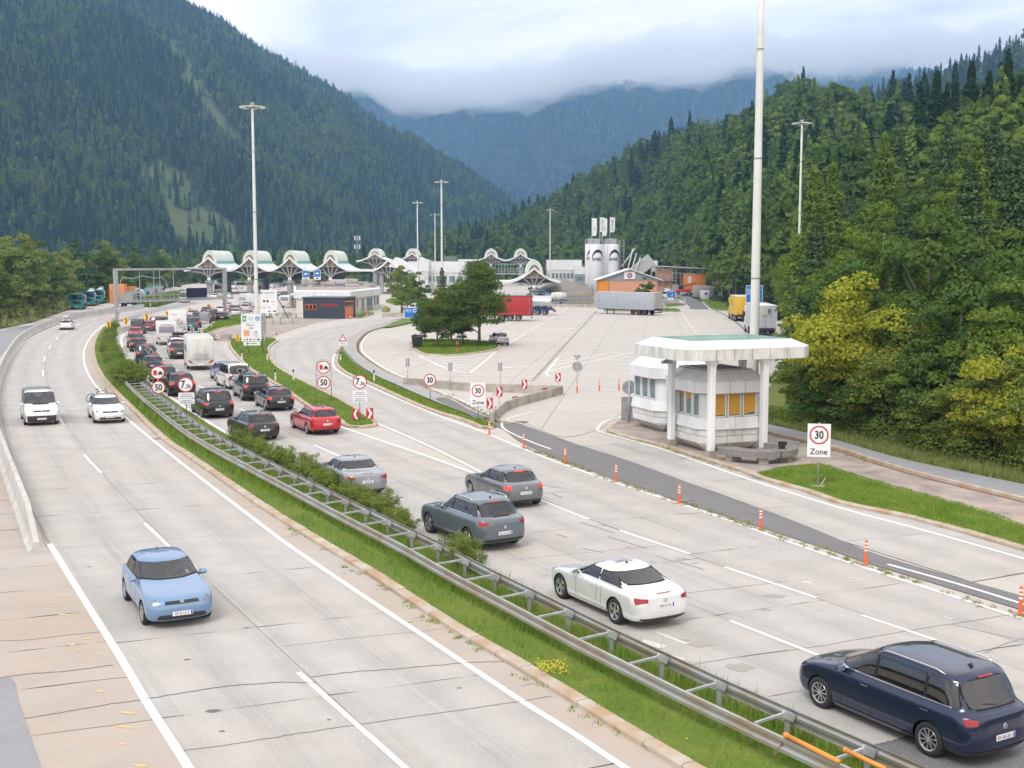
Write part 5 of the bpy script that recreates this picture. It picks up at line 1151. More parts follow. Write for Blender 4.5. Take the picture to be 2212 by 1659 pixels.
 ib=MB();f0=cowl-.35;e0=rtop-.1;ww=w-.20
 ib.box(e0,f0,-ww,ww,.40,.46);ib.box(f0-.05,f0+.35,-ww,ww,.5,hood-.06);ib.box(e0-.15,e0,-ww,ww,.4,hb-.05,1)
 for x in(f0-1.05,f0-1.95)+((f0-2.8,)if key=='mpv' else()):
  for y in(-.38,.38):ib.box(x,x+.5,y-.26,y+.26,.46,.66,1);ib.box(x-.12,x+.04,y-.25,y+.25,.60,H-.52,1);ib.box(x-.11,x+.0,y-.13,y+.13,H-.50,H-.34,1)
 ib.lathe([(.16,-.015),(.19,-.015),(.19,.015),(.16,.015)],18,0,Matrix.Translation((f0-.30,.38,hood-.12))@Matrix.Rotation(radians(-65),4,'Y'),close=True)
 T['interior']=ib.build('interior',[M_matte,mat('seat cloth',(.10,.10,.105),.8)],link=False).data;T['seat']=(f0-.95,.38,H-.98)
 T['tyre'],T['rim']=wheel_mesh(wr,.215,spokes,style);T['hb']=hb;T['nose']=nose;T['roofz']=az
 for nm,e,z in(('badge',-1,pz+(.19 if not deck else .13)),('badge',1,nose-.06)):
  h_=B.hit((e*6,0,z),(-e,0,0))
  if h_[0]:
   M=Matrix.Translation((h_[0].x+e*.016,0,z))@Matrix.Rotation(e*pi/2,4,'Y');b=MB();b.lathe([(0,0),(.055,0),(.06,-.012)],14,0,M);P.append((nm,b.build(nm,M_chrome,link=False).data,None));T['badge%d'%e]=(h_[0].x+e*.019,z)
 lo=bmesh.new();lm=[]
 def merge(me,M=None,col_m=None):
  k=len(lo.verts);tmp=bmesh.new();tmp.from_mesh(me);
  if M:tmp.transform(M)
  ms=list(me.materials);mp=[]
  for x in ms:
   if x not in lm:lm.append(x)
   mp.append(lm.index(x))
  for f in tmp.faces:f.material_index=mp[f.material_index]if mp else 0
  t2=bpy.data.meshes.new('t');tmp.to_mesh(t2);tmp.free();lo.from_mesh(t2);bpy.data.meshes.remove(t2)
 merge(T['cut']);merge(T['interior'])
 for nm,me,ex in P:
  if nm in('shut_line','wiper','badge','antenna','window_trim','door_handle'):continue
  merge(me,Matrix.Translation(ex[1])if ex and ex[0]=='loc' else None)
 for x in(WB/2,-WB/2):
  for sg in(1,-1):
   M=Matrix.Translation((x,sg*(w-.115),wr))@(Matrix.Rotation(pi,4,'Z')if sg<0 else Matrix());merge(T['tyre'],M);merge(T['rim'],M)
 lm_=bpy.data.meshes.new('car');lo.to_mesh(lm_);lo.free();[lm_.materials.append(x)for x in lm];T['lo']=lm_
 T['lolit']=lm_.copy()
 for i,x in enumerate(lm):
  if x==M_tail:T['lolit'].materials[i]=M_taillit
 CARS[key]=T;return T
car_type('hatch',4.20,1.79,1.48,2.58,.86,.316,1.0,.76,.94,.86,.12,-1.36,-1.72,tails=0,spokes=5,style=1,bps=(-.28,-1.08),roofw=.755)
car_type('wagon',4.62,1.81,1.48,2.68,.90,.325,.995,.76,.94,.92,.16,-1.86,-2.12,rails=1,tails=0,bps=(-.22,-1.12),roofw=.755,spokes=5,style=1)
car_type('suv',4.63,1.90,1.66,2.81,.89,.36,1.12,.88,1.06,.95,.22,-1.66,-2.02,rails=2,tails=2,bps=(-.22,-1.14),roofw=.755,spokes=5,style=1,clad=1)
car_type('boxsuv',4.85,1.95,1.77,2.98,.86,.375,1.18,.97,1.13,.98,.34,-1.95,-2.16,rails=2,tails=0,bps=(-.16,-1.14),roofw=.79,spokes=5,style=1,clad=1)
car_type('mpv',4.85,1.90,1.72,2.92,.90,.335,1.08,.80,1.01,1.26,.28,-1.98,-2.28,rails=2,tails=0,bps=(-.02,-1.28),roofw=.80,spokes=10,tail_lo=.76)
car_type('sedan',4.87,1.85,1.47,2.87,.86,.335,.99,.76,.93,.86,.10,-1.18,-1.68,deck=1,tails=2,bps=(-.26,-1.08),roofw=.755,deckz=1.02,rwin=(1.09,1.33))
car_type('coupe',4.70,1.80,1.40,2.76,.86,.345,.96,.73,.92,.95,.22,-.98,-1.84,deck=1,tails=2,bps=(-.50,),roofw=.755,deckz=1.0,rwin=(1.06,1.26),spokes=5,style=1)
car_type('small',3.78,1.69,1.52,2.46,.72,.29,1.02,.74,.95,.98,.30,-1.14,-1.50,tails=3,bps=(-.18,-.98),roofw=.77,spokes=5)
car_type('van',4.90,1.91,1.95,3.00,.92,.335,1.18,.92,1.10,1.62,.92,-2.18,-2.36,tails=3,bps=(.42,-.85),roofw=.86,r=.22,spokes=5,glass_lo=.06)
car_type('bigvan',5.90,2.00,2.60,3.66,1.0,.35,1.30,.95,1.18,2.05,1.30,-2.76,-2.86,tails=3,bps=(.85,-.9),roofw=.88,r=.18,spokes=6,glass_lo=.10)
PAINT=dict(black=(.012,.012,.014),white=(.80,.80,.79),silver=(.52,.53,.54),grey=(.13,.135,.145),steel=(.28,.29,.31),bluegrey=(.125,.15,.175),navy=(.010,.018,.055),red=(.50,.012,.016),dred=(.22,.015,.018),sky=(.17,.285,.45),blue=(.03,.09,.34),teal=(.02,.16,.18),green=(.02,.07,.055),brown=(.07,.06,.05),beige=(.46,.41,.33))
def make_car(key,loc,rz,color,label,group=None,lit=False,headlit=False,plate=None,name='parked_car',cat='car',emblem=True,rplate=True):
 T=CARS[key];r=empty(name,loc,rz,label,cat,group);w=T['W']/2;col=PAINT[color]if isinstance(color,str)else color
 inst('body',T['cut'],r,color=col);inst('interior',T['interior'],r)
 for nm,me,ex in T['parts']:
  o=inst(nm,me,r,loc=ex[1]if ex and ex[0]=='loc' else(0,0,0),color=col)
  mm=None
  if lit and nm in('taillight','brake_lamp'):mm=M_taillit
  if headlit and nm=='headlight':mm=M_headlit
  if mm:
   for k in range(len(o.material_slots)):o.material_slots[k].link='OBJECT';o.material_slots[k].material=mm
 for x in(T['WB']/2,-T['WB']/2):
  for sg in(1,-1):
   q=inst('wheel',T['tyre'],r,(x,sg*(w-.115),T['wr']),(0,random.uniform(0,1),0 if sg>0 else pi));inst('rim',T['rim'],q)
 if plate:
  e=-1 if rplate else 1;x,z=T['rear_plate' if rplate else 'front_plate']
  pl_=[c for c in r.children if c.name.startswith('number_plate')][0 if rplate else 1]
  text(plate,pl_,(x,0+(-.02*e),z-.004),(pi/2,0,-pi/2 if e<0 else pi/2),.105,M_black,sx=.80,ext=.0008)
 return r
def two_px(fl,rl,key,side=1,z=0):
 """place by the front and rear wheel contact pixels of one side (side=+1: the car's own left)"""
 T=CARS[key];a,b=G(*fl),G(*rl);d=(a-b);d.z=0;h=atan2(d.y,d.x);m_=(a+b)/2;n=Vector((-sin(h),cos(h),0));c=m_-n*side*(T['W']/2-.05);return(c.x,c.y,z),h
def at_px(x,y,hd,key=None,z=0):
 """place by the middle of the rear bumper on the ground; hd = a pixel ahead of the car along its heading"""
 a,b=G(x,y),G(*hd);h=atan2(b.y-a.y,b.x-a.x);
 o=CARS[key]['xr']if key else 0;return(a.x-cos(h)*o,a.y-sin(h)*o,z),h
def face_px(x,y,hd,key):
 """same for a car seen from the front: middle of the front bumper"""
 a,b=G(x,y),G(*hd);h=atan2(a.y-b.y,a.x-b.x);o=CARS[key]['xf'];return(a.x-cos(h)*o,a.y-sin(h)*o,0),h
def sitter(root,key,side,shirt,label,hair=(.04,.03,.02),arm=False):
 T=CARS[key];x,y,z=T['seat'];b=MB();y*=side
 b.tube([(x-.06,y,z),(x-.10,y,z+.25),(x-.12,y,z+.48),(x-.12,y,z+.56)],[.17,.17,.20,.08],10,0);[b.tube([(x-.10,y+s_*.20,z+.46),(x+.08,y+s_*.24,z+.25),(x+.42,y+s_*.12,z+.32)],[.065,.05,.035],7,0 if q==0 else 1)for s_ in(1,-1)for q in(0,)]
 b.tube([(x-.12,y,z+.54),(x-.11,y,z+.62)],[.06,.06],8,1);b.lathe([(0,-.13),(.06,-.11),(.085,-.02),(.09,.05),(.06,.11),(0,.13)],12,1,Matrix.Translation((x-.09,y,z+.71)));b.lathe([(.094,.03),(.088,.09),(.05,.14),(0,.15)],12,2,Matrix.Translation((x-.10,y,z+.71)))
 if arm:b.tube([(x-.08,y+.18,z+.44),(x+.02,CARS[key]['W']/2-.10,z+.30),(x+.10,CARS[key]['W']/2+.04,z+.27),(x+.38,CARS[key]['W']/2+.12,z+.24)],[.06,.05,.045,.03],7,1)
 b.box(x+.0,x+.02,y-.014,y+.014,z+.67,z+.71,1);[b.tube([(x+.42,y+s_*.12,z+.32),(x+.47,y+s_*.08,z+.36)],[.035,.03],6,1)for s_ in(1,-1)]
 o=b.build('person',[M_solid,mat('skin',(.5,.3,.22),.6),mat('hair',hair,.8)],smooth_=True,color=shirt);o.location=root.location;o.rotation_euler=root.rotation_euler;return tag(o,label,'person')
def bevbox(x0,x1,y0,y1,z0,z1,r=.03,seg=2,mats=None,name='box',link=False,edges=None):
 b=bmesh.new();bmesh.ops.create_cube(b,size=1)
 for v in b.verts:v.co=Vector(((x0+x1)/2+v.co.x*(x1-x0),(y0+y1)/2+v.co.y*(y1-y0),(z0+z1)/2+v.co.z*(z1-z0)))
 bmesh.ops.bevel(b,geom=[e for e in b.edges if edges is None or edges(e)],offset=r,segments=seg,affect='EDGES',profile=.5)
 me=bpy.data.meshes.new(name);b.to_mesh(me);b.free();[me.materials.append(x)for x in(mats if isinstance(mats,(list,tuple))else[mats])]
 me.polygons.foreach_set('use_smooth',[True]*len(me.polygons));me.set_sharp_from_angle(angle=radians(40));return me
def bx_(name,par,x0,x1,y0,y1,z0,z1,m,r=.02,color=None):
 return inst(name,bevbox(x0,x1,y0,y1,z0,z1,r,2,m,name),par,color=color)
BW,BR=wheel_mesh(.335,.215,6)
TW,TR=wheel_mesh(.50,.30,10)
BR2=None
def wheels(par,spots,big=False,rimm=None):
 for x,y in spots:
  q=inst('wheel',TW if big else BW,par,(x,y,.5 if big else .335),(0,0,0 if y>0 else pi));o=inst('rim',TR if big else BR,q)
  if rimm:o.material_slots[0].link='OBJECT';o.material_slots[0].material=rimm
def bicycle(loc,rot,color,label,s=1.0,par=None,group=None):
 r=empty('bicycle',loc,0,label,'bicycle',group)if not par else empty('bicycle',loc)
 r.rotation_euler=rot;r.scale=(s,s,s)
 if par:r.parent=par
 for x in(-.53,.53):
  b=MB();M=Matrix.Translation((x,0,.34))@Matrix.Rotation(pi/2,4,'X');b.lathe([(.31,-.022),(.345,-.016),(.345,.016),(.31,.022)],22,0,M,close=True)
  for k in range(8):a=k*pi/8;b.bar((x+.31*cos(a),0,.34+.31*sin(a)),(x-.31*cos(a),0,.34-.31*sin(a)),.006,m=1)
  b.build('wheel',[M_rubber,M_steel],r)
 b=MB();bb,st,hd,rr_,fr_=(-.05,0,.30),(-.17,0,.80),(.34,0,.82),(-.53,0,.34),(.53,0,.34)
 for p,q in((bb,st),(bb,(.37,0,.72)),(st,hd),(bb,rr_),(st,rr_)):b.tube([p,q],.019,6)
 b.build('frame',M_solid,r,color=color);b=MB();b.tube([hd,(.42,0,.62),fr_],.018,6);b.tube([(.33,0,.82),(.31,0,.95)],.015,6);b.tube([(.28,-.31,.97),(.33,-.2,.95),(.33,.2,.95),(.28,.31,.97)],.014,6);b.build('handlebar',M_matte,r)
 b=MB();b.tube([st,(-.19,0,.92)],.014,6);b.box(-.33,-.06,-.06,.06,.92,.96);b.build('saddle',M_matte,r);return r
def curtain_trailer(loc,rz,col,roofc,label,tractor=None,cat='trailer',name='semi_trailer',rearcol=None,legs=True,rimm=None,low=False,L=13.6):
 r=empty(name,loc,rz,label,cat);z0=1.15;H=4.0;w=1.275
 bx_('cargo_box',r,.03,L,-w,w,z0,H-.03,M_solid,.03,col);bx_('roof',r,.0,L+.02,-w-.015,w+.015,H-.05,H+.03,M_solid,.03,roofc)
 b=MB();[b.box(.1,L-.05,sg*w,sg*(w+.02),z0-.16,z0+.12)for sg in(1,-1)];b.build('side_rail',M_solid,r,color=(.55,.55,.55)if not rearcol else col)
 for sg in(-1,1):
  b=MB()
  for k in range(4):x=.3+k*(L-.5)/3.2;b.box(x,x+.04,sg*(w+.012),sg*(w+.028),z0+.02,H-.15)
  b.build('curtain_strap',M_galvd,r)
  b=MB();[b.box(.5+k*.62,.53+k*.62,sg*(w+.01),sg*(w+.022),z0+.1,z0+.32)for k in range(int((L-1)/.62))];b.build('tension_buckles',M_galv,r)['kind']='stuff'
 for sg in(-1,1):bx_('rear_door',r,-.03,.03,sg*.02,sg*(w-.02),z0+.06,H-.10,M_solid,.012,rearcol or(.5,.5,.49))
 b=MB();[b.tube([(-.05,y,z0+.05),(-.05,y,H-.12)],.02,5)for y in(-.7,-.35,.35,.7)];b.build('lock_bars',M_galv,r)
 b=MB();b.box(.05,L-.1,-.55,-.42,.85,1.12);b.box(.05,L-.1,.42,.55,.85,1.12);b.box(-.02,.10,-1.2,1.2,.45,.62);b.box(3.6,4.2,-1.15,1.15,.55,.95);b.build('chassis',M_matte,r)
 bx_('tail_lamp_bar',r,-.06,.02,-1.22,1.22,.85,1.02,M_matte,.01)
 for sg in(-1,1):bx_('tail_lamp',r,-.075,-.05,sg*.75,sg*1.18,.87,1.0,M_tail,.005)
 wheels(r,[(x,sg*1.12)for x in(2.2,3.5,4.8)for sg in(1,-1)],True,rimm)
 if legs:
  b=MB();[b.box(L-2.8,L-2.65,sg*.9,sg*1.02,.02,1.1)for sg in(-1,1)];[b.box(L-2.9,L-2.5,sg*.85,sg*1.07,0,.05)for sg in(-1,1)];b.build('landing_leg',M_matte,r)
 if tractor:
  bx_('cab',r,L+.5,L+2.5,-1.2,1.2,.6,3.6,M_solid,.16,tractor);b=MB();b.box(L+2.49,L+2.52,-1.05,1.05,1.95,2.85);[b.box(L+1.5,L+2.3,sg*1.19,sg*1.215,1.95,2.75)for sg in(-1,1)];b.build('cab_glazing',M_glass,r)
  bx_('tractor_frame',r,L-3.2,L+2.3,-.5,.5,.6,.95,M_matte);wheels(r,[(L-2.0,1.1),(L-2.0,-1.1),(L+1.5,1.12),(L+1.5,-1.12)],True);bx_('cab_mirror',r,L+2.2,L+2.35,1.22,1.45,2.1,2.8,M_matte);bx_('side_fairing',r,L-1.2,L+.4,-1.2,1.2,.45,1.0,M_solid,.05,tractor)
 return r
def motorhome(loc,rz,label,body=(.66,.65,.61),L=7.2,rack=True,W_=2.3,H=2.9,name='motorhome',cat='motorhome',kind='a',group=None):
 r=empty(name,loc,rz,label,cat,group);w=W_/2
 bx_('coach_body',r,0,L-(1.2 if kind=='a' else 0),-w,w,.42,H,M_solid,.14,body);bx_('roof_skin',r,.15,L-1.4,-w+.12,w-.12,H-.01,H+.03,M_solid,.02,(.55,.55,.52))
 if kind=='a':
  bx_('cab',r,L-1.9,L-.35,-w+.05,w-.05,.4,2.35,M_solid,.28,body);bx_('bonnet',r,L-1.0,L,-w+.15,w-.15,.35,1.2,M_solid,.22,body)
  wheels(r,[(1.9,w-.12),(1.9,-w+.12),(L-1.1,w-.12),(L-1.1,-w+.12)]);
  for k,x in enumerate((1.0,2.2,3.9)):
   for sg in(1,-1):bx_('side_window',r,x,x+.75,sg*(w-.01),sg*(w+.02),1.55,2.15,M_glassb,.03)
  b=MB();b.box(L-1.85,L-1.0,w-.06,w-.03,1.35,1.95);b.box(L-1.85,L-1.0,-w+.03,-w+.06,1.35,1.95);b.build('cab_window',M_glass,r)
  for sg in(1,-1):bx_('skirt_panel',r,.3,L-1.9,sg*(w-.005),sg*(w+.02),.40,.95,M_solid,.02,tuple(c*.9 for c in body))
 else:
  wheels(r,[(L*.46,w-.1),(L*.46,-w+.1)]);bx_('rear_window',r,-.02,.02,-w*.72,w*.72,1.45,2.15,mat('caravan window',(.30,.27,.33),.2,nz=.15,nscale=3),.05)
  for sg in(1,-1):bx_('side_window',r,1.2,2.5,sg*(w-.01),sg*(w+.02),1.4,2.0,M_glassb,.04)
  b=MB();b.bar((L,0,.45),(L+1.1,0,.45),.08);b.bar((L-.3,.6,.42),(L+.9,0,.42),.06);b.bar((L-.3,-.6,.42),(L+.9,0,.42),.06);b.build('drawbar',M_galv,r)
 bx_('rear_bumper',r,-.05,.25,-w+.02,w-.02,.40,.78,M_solid,.06,tuple(c*.85 for c in body));bx_('rear_shelf',r,-.025,.01,-w+.1,w-.1,.98,1.02,M_solid,.01,tuple(c*.7 for c in body))
 for sg in(1,-1):
  b=MB();y0,y1=sg*(w-.12),sg*(w-.46);b.add([(-.065,y0,.78),(-.065,y1,.62),(-.065,y1,.74),(-.065,y0,.96)],[(0,1,2,3)]);b.add([(-.05,y0,.78),(-.05,y1,.62),(-.05,y1,.74),(-.05,y0,.96),(-.065,y0,.78),(-.065,y1,.62),(-.065,y1,.74),(-.065,y0,.96)],[(0,1,5,4),(2,3,7,6),(0,4,7,3),(1,2,6,5)]);b.build('tail_lamp',M_tail,r)
 b=MB();b.box(-.07,-.05,-.26,.26,.50,.61);b.build('number_plate',M_plate,r)
 if rack:
  b=MB()
  for y in(-.38,.30):b.tube([(-.02,y,2.15),(-.10,y,2.1),(-.10,y,1.15),(-.02,y,.95)],.018,6);
  for z in(1.5,1.38,1.15,1.03):b.tube([(-.16,-.62,z),(-.16,.62,z)],.022,6)
  for y in(-.6,0,.6):b.tube([(-.04,y,1.2),(-.18,y,1.0),(-.18,y,1.5)],.016,5)
  b.build('bicycle_rack',M_galv,r)
 b=MB();b.lathe([(0,0),(.05,.0),(.06,.02)],8);return r
def cab_lorry(loc,rz,label,kind,col=(.02,.30,.34),group=None,facing=1):
 """four-axle construction lorry: 'mixer' or 'tipper'; x=0 at the front bumper, body behind"""
 r=empty('mixer_lorry' if kind=='mixer' else 'tipper_lorry',loc,rz,label,'lorry',group);M_=M_solid
 bx_('cab',r,-2.1,-.05,-1.22,1.22,1.0,3.2,M_,.14,col);bx_('bumper',r,-.6,.05,-1.22,1.22,.45,1.05,M_,.08,tuple(c*.85 for c in col));bx_('windscreen',r,-.08,-.03,-1.05,1.05,1.95,2.85,M_glass,.03);bx_('grille',r,-.04,.01,-.75,.75,1.15,1.7,M_blackg,.04)
 bx_('sun_visor',r,-.2,.12,-1.1,1.1,2.9,3.0,M_matte,.02)
 for sg in(1,-1):
  bx_('door_window',r,-1.5,-.5,sg*1.215,sg*1.235,1.95,2.7,M_glass,.02);bx_('mirror',r,-.05,.1,sg*1.28,sg*1.5,1.9,2.7,M_matte,.03);bx_('headlight',r,.03,.07,sg*.75,sg*1.15,.65,.85,M_head,.02)
 b=MB();b.box(-8.8,-1,-.5,.5,.7,1.05);b.build('chassis',M_matte,r);wheels(r,[(x,sg*1.1)for x in(-1.3,-3.1,-6.4,-7.8)for sg in(1,-1)],True)
 b=MB();b.box(.05,.06,-.26,.26,.5,.61);b.build('number_plate',M_plate,r)
 if kind=='mixer':
  b=MB();Mx=Matrix.Translation((-2.9,0,1.75))@Matrix.Rotation(-pi/2+radians(12),4,'Y');Mx=Matrix.Translation((-2.7,0,1.7))@Matrix.Rotation(radians(-78),4,'Y')
  b.lathe([(0,0),(.65,.05),(.95,.7),(1.18,1.7),(1.16,2.7),(.85,4.2),(.55,5.1),(.5,5.2),(0,5.1)],22,0,Mx);b.build('drum',M_solid,r,color=(.62,.70,.72),smooth_=True)
  b=MB();[b.bar((-8.3,sg*.6,1.0),(-7.9,sg*.5,3.3),.12)for sg in(1,-1)];b.box(-8.4,-7.4,-.5,.5,3.3,3.7);b.build('hopper',M_solid,r,color=(.5,.5,.48));b=MB();b.box(-8.6,-8.5,-1.1,1.1,1.0,3.6);b=MB();b.tube([(-8.5,.3,2.6),(-9.1,.5,1.3)],.16,6);b.build('chute',M_solid,r,color=(.6,.6,.58))
  b=MB();[b.tube([(-8.7,y,1.0),(-8.7,y,3.6)],.03,4)for y in(-.9,-.6)];[b.bar((-8.7,-.9,1.2+.3*k),(-8.7,-.6,1.2+.3*k),.03)for k in range(8)];b.build('ladder',M_galv,r)
 else:
  b=MB();b.box(-8.9,-2.4,-1.25,1.25,1.15,1.25);[b.box(-8.9,-2.4,sg*1.19,sg*1.27,1.2,2.75)for sg in(1,-1)];b.box(-2.45,-2.35,-1.25,1.25,1.2,3.0);b.box(-8.95,-8.85,-1.25,1.25,1.2,2.75);[b.box(x,x+.1,sg*1.27,sg*1.31,1.2,2.75)for sg in(1,-1)for x in(-8.8,-7.2,-5.6,-4.0,-2.6)]
  b.build('tipper_body',M_solid,r,color=(.36,.355,.34));b=MB();b.box(-8.8,-2.5,-1.2,1.2,2.3,2.5);b.build('load',M_oldcon,r)
 return r
Q='cars queuing toward the toll station';Ql='cars driving away from the toll station'
ZA,ZB,ZCc,ZD=ZC(1000,1250),ZC(450,1150,2.765),ZC(0,1250),ZC(430,1060,4.88)
def near_car(key,fl,rl,color,label,side=1,**k):
 l,h=two_px(fl,rl,key,side);return make_car(key,l,h,color,label,**k)
near_car('mpv',(1769,1527),(2008,1634),'navy','dark navy people carrier with chrome roof rails in the near right corner',plate='RV AA 2611')
near_car('coupe',(1211.6,1292),(1329.7,1347.7),'white','white two door coupe on the nearest toll lane beside the guardrail',plate='E42-A-716')
near_car('suv',(931.6,1152.7),(1005.8,1183.7),'bluegrey','grey blue off-roader with silver roof rails right behind the median shrubs',plate='DL-312-AN')
near_car('hatch',(1012,1069),(1082,1098),(.15,.155,.165),'dark grey hatchback with lit brake lamps, diagonally behind the off-roader',lit=True,plate='H RA 6303')
md=near_car('sedan',(685,1043),(736,1071),'steel','silver grey saloon beside the shrubs, its driver resting an arm outside',plate='S G 8300')
sitter(md,'sedan',1,(.3,.3,.32),'driver of the silver grey saloon resting an arm out of the window',arm=True)
near_car('wagon',(634,925.5),(662.4,937.4),'red','red estate car alone in the lane next to the grass wedge',lit=False,plate='FN YX 8276',group=Q)
near_car('wagon',(501,939),(524,949.5),'black','black estate car with a silver strip on its tailgate, left of the red one',plate='A ZD 5404',group=Q)
near_car('mpv',(417.5,891.5),(434.9,901.8),'black','black people carrier with lit tail lamps beside the 7.5 t sign',lit=True,plate='M A 8302',group=Q)
near_car('boxsuv',(506,855.7),(522,865),'black','tall black off-roader with upright red lamps behind the bicycle van',lit=True,plate='M NL 2305',group=Q)
near_car('wagon',(554,876.6),(573,886.6),'black','black estate with lit lamps just behind the kerb of the grass wedge',lit=True,group=Q,plate='AB PP 9888')
t6=near_car('van',(470.5,833),(485.4,840.2),'white','white van with black roof and two bicycles on its back',lit=True,group=Q,plate='UR V 9')
for i,c in enumerate(((.02,.02,.02),(.6,.6,.6))):
 bb=bicycle((0,0,0),(0,0,pi/2+(.05 if i else-.03)),c,'bicycle');bb.parent=None
 x,y=CARS['van']['xr']-.22-i*.18,.05-i*.1;M=t6.matrix_basis;h=t6.rotation_euler.z;L_=t6.location
 bb.location=(L_.x+x*cos(h)-y*sin(h),L_.y+x*sin(h)+y*cos(h),.78);bb.rotation_euler=(0,0,h+pi/2);tag(bb,('black' if i==0 else 'white and grey')+' mountain bicycle carried on the back of the white van','bicycle')
near_car('small',(456,817),(465,823.4),'blue','small blue car half hidden by the white bicycle van',lit=True,group=Q)
near_car('suv',(353,847),(364.5,856.5),'black','black off-roader partly hidden by the 7.5 t sign',lit=True,group=Q,plate='WI A 55')
near_car('wagon',(321,821),(336,834),(.05,.045,.04),'dark estate car behind the round 50 sign',group=Q)
near_car('wagon',(301.5,797),(309,805.8),'navy','navy blue estate with lit lamps above the no overtaking sign',lit=True,group=Q,plate='FN DK 68')
l_,h_=at_px(318,786.5,(303,764),'boxsuv');bs=make_car('boxsuv',l_,h_,'black','black off-roader carrying a bicycle across its tailgate',lit=True,group=Q)
bb=bicycle((0,0,0),(0,0,0),(.7,.7,.68),'x');x=CARS['boxsuv']['xr']-.25;bb.location=(l_[0]+x*cos(h_),l_[1]+x*sin(h_),.75);bb.rotation_euler=(0,-.25,h_+pi/2);tag(bb,'bicycle with a white frame on the back of the black off-roader','bicycle')
for(x,y,hx,hy,key,c,lab,lit)in((300.5,760.5,292,745,'wagon','black','black estate with lit lamps in the inner queue, two behind the bicycle carrier',1),(294,752,290,738,'suv',(.06,.06,.07),'dark grey off-roader with wide mirrors in the inner queue by the bend line',1),(293,733,294,722,'hatch','red','bright red car between dark green van and grey off-roader',1),(297,722.5,305,713,'van','green','dark green van at the bend of the inner queue',0),(320,716,334,708,'hatch','dred','dark red saloon car right of the green van',1),(335,711.5,350,706,'boxsuv','dred','dark red off-roader with bicycles loaded on the back',1),(352,708,370,701,'suv','steel','grey off-roader beside the tall motorhome in the queue',1),(389,776.5,381,764,'suv','brown','brown off-roader just in front of the big motorhome',1),(384,765.5,377,753,'suv','white','white off-roader with black roof in front of the brown one',0),(382,756,377,744,'wagon','black','black estate with a roof box beside the caravan',1),(411.5,715.5,413,707,'van','teal','teal van right of the tall motorhome',1),(423,708.5,417,700,'small','dred','dark red compact people carrier near the red white arrow board',0),(401,700,410,694,'hatch',(.3,.29,.33),'grey hatchback behind the dark red compact',1),(425,693.5,440,687,'hatch','black','black hatchback under the middle yellow arrow board',1),(455,694.5,470,688,'van',(.05,.05,.055),'dark grey van towing a small covered trailer',1),(480,694,495,687,'wagon','black','black estate beside the twin round signs on the gantry post',0),(443,680.5,460,676,'hatch',(.04,.04,.045),'dark car with red lamps at the head of the outer lane',1),(475,678.5,490,673,'small','white','white small car right below the gantry sign post',1),(509,684.5,525,679,'wagon','silver','silver estate in the inner lane near the toll sign',1),(503,676,520,671,'hatch','grey','grey hatchback two places ahead of the silver estate',0),(529,675,545,670,'suv','silver','silver off-roader behind the left floodlight mast',1),(531,667.5,548,663,'hatch','silver','silver hatchback in the queue near the mast, farther back',0),(488,668,500,664,'hatch','silver','pale car in the queue beside the gantry post',0),(415,688,430,683,'hatch','silver','silver hatchback between motorhome and black hatchback',1)):
 l,h=at_px(x,y,(hx,hy),key);make_car(key,l,h,c,lab,lit=bool(lit),group=Q)
l,h=at_px(381,756,(377,744),'wagon');rb=bevbox(-1.6,.4,-.4,.4,1.53,1.88,.12,3,M_blackg,'roof_box');o=inst('roof_box',rb,None,l,(0,0,h));tag(o,'black roof box on the estate beside the caravan','roof box')
l,h=at_px(434.5,800.5,(420,779));motorhome(l,h,'big pale grey motorhome with empty bicycle rack on its back wall',L=7.4)
l,h=at_px(361,746,(357,734));mo=motorhome(l,h,'white caravan with a wide rear window and lettering above it',body=(.72,.72,.70),L=5.6,rack=False,W_=2.3,H=2.6,name='caravan',cat='caravan',kind='c');text('CHATEAU',mo,(-.03,0,2.33),(pi/2,0,-pi/2),.22,M_black,sx=1.3)
l,h=at_px(384,724.5,(386,716));mo=motorhome(l,h,'tall white alcove motorhome with a black bicycle hung on the back',body=(.75,.75,.74),L=6.8,rack=False,H=3.15);bb=bicycle((0,0,0),(0,0,0),(.03,.03,.03),'x',1.0);x=-.28;bb.location=(l[0]+x*cos(h),l[1]+x*sin(h),1.15);bb.rotation_euler=(0,.35,h-pi/2);tag(bb,'black bicycle hanging on the back of the alcove motorhome','bicycle');text('DETHLEFFS',mo,(-.03,.45,2.75),(pi/2,0,-pi/2),.16,M_signr)
r_=empty('small_trailer',*(lambda q:(q[0],q[1]))(at_px(441,699.5,(452,695))),'small box trailer with a grey cover behind the dark van','trailer');bx_('cover',r_,0,2.2,-.7,.7,.6,1.75,M_solid,.08,(.30,.30,.31));bx_('tub',r_,0,2.25,-.75,.75,.42,.75,M_galvd,.02);wheels(r_,[(1.0,.8),(1.0,-.8)]);bx_('drawbar',r_,2.2,3.3,-.04,.04,.42,.5,M_galv,.01)
bb=bicycle(G(334.5,712.3,.6),(0,0,radians(55)),(.4,.02,.02),'x',.95);tag(bb,'red bicycle on the back of the dark red off-roader','bicycle')
l,h=two_px((310.3,1349),(271.9,1296),'hatch',-1);golf=make_car('hatch',l,h,'sky','light blue hatchback coming toward the viewer in the near left lanes',headlit=False,plate='GP JS 1313',rplate=False)
sitter(golf,'hatch',1,(.75,.75,.75),'driver in a white shirt at the wheel of the light blue hatchback');sitter(golf,'hatch',-1,(.35,.38,.42),'passenger in a grey top in the light blue hatchback')
l,h=two_px((54,919.3),(46.5,903.8),'van',-1);vn=make_car('van',l,h,'white','white van with grey bumper and lit headlamps, oncoming by the left barrier',headlit=True,plate='M FK 6752',rplate=False)
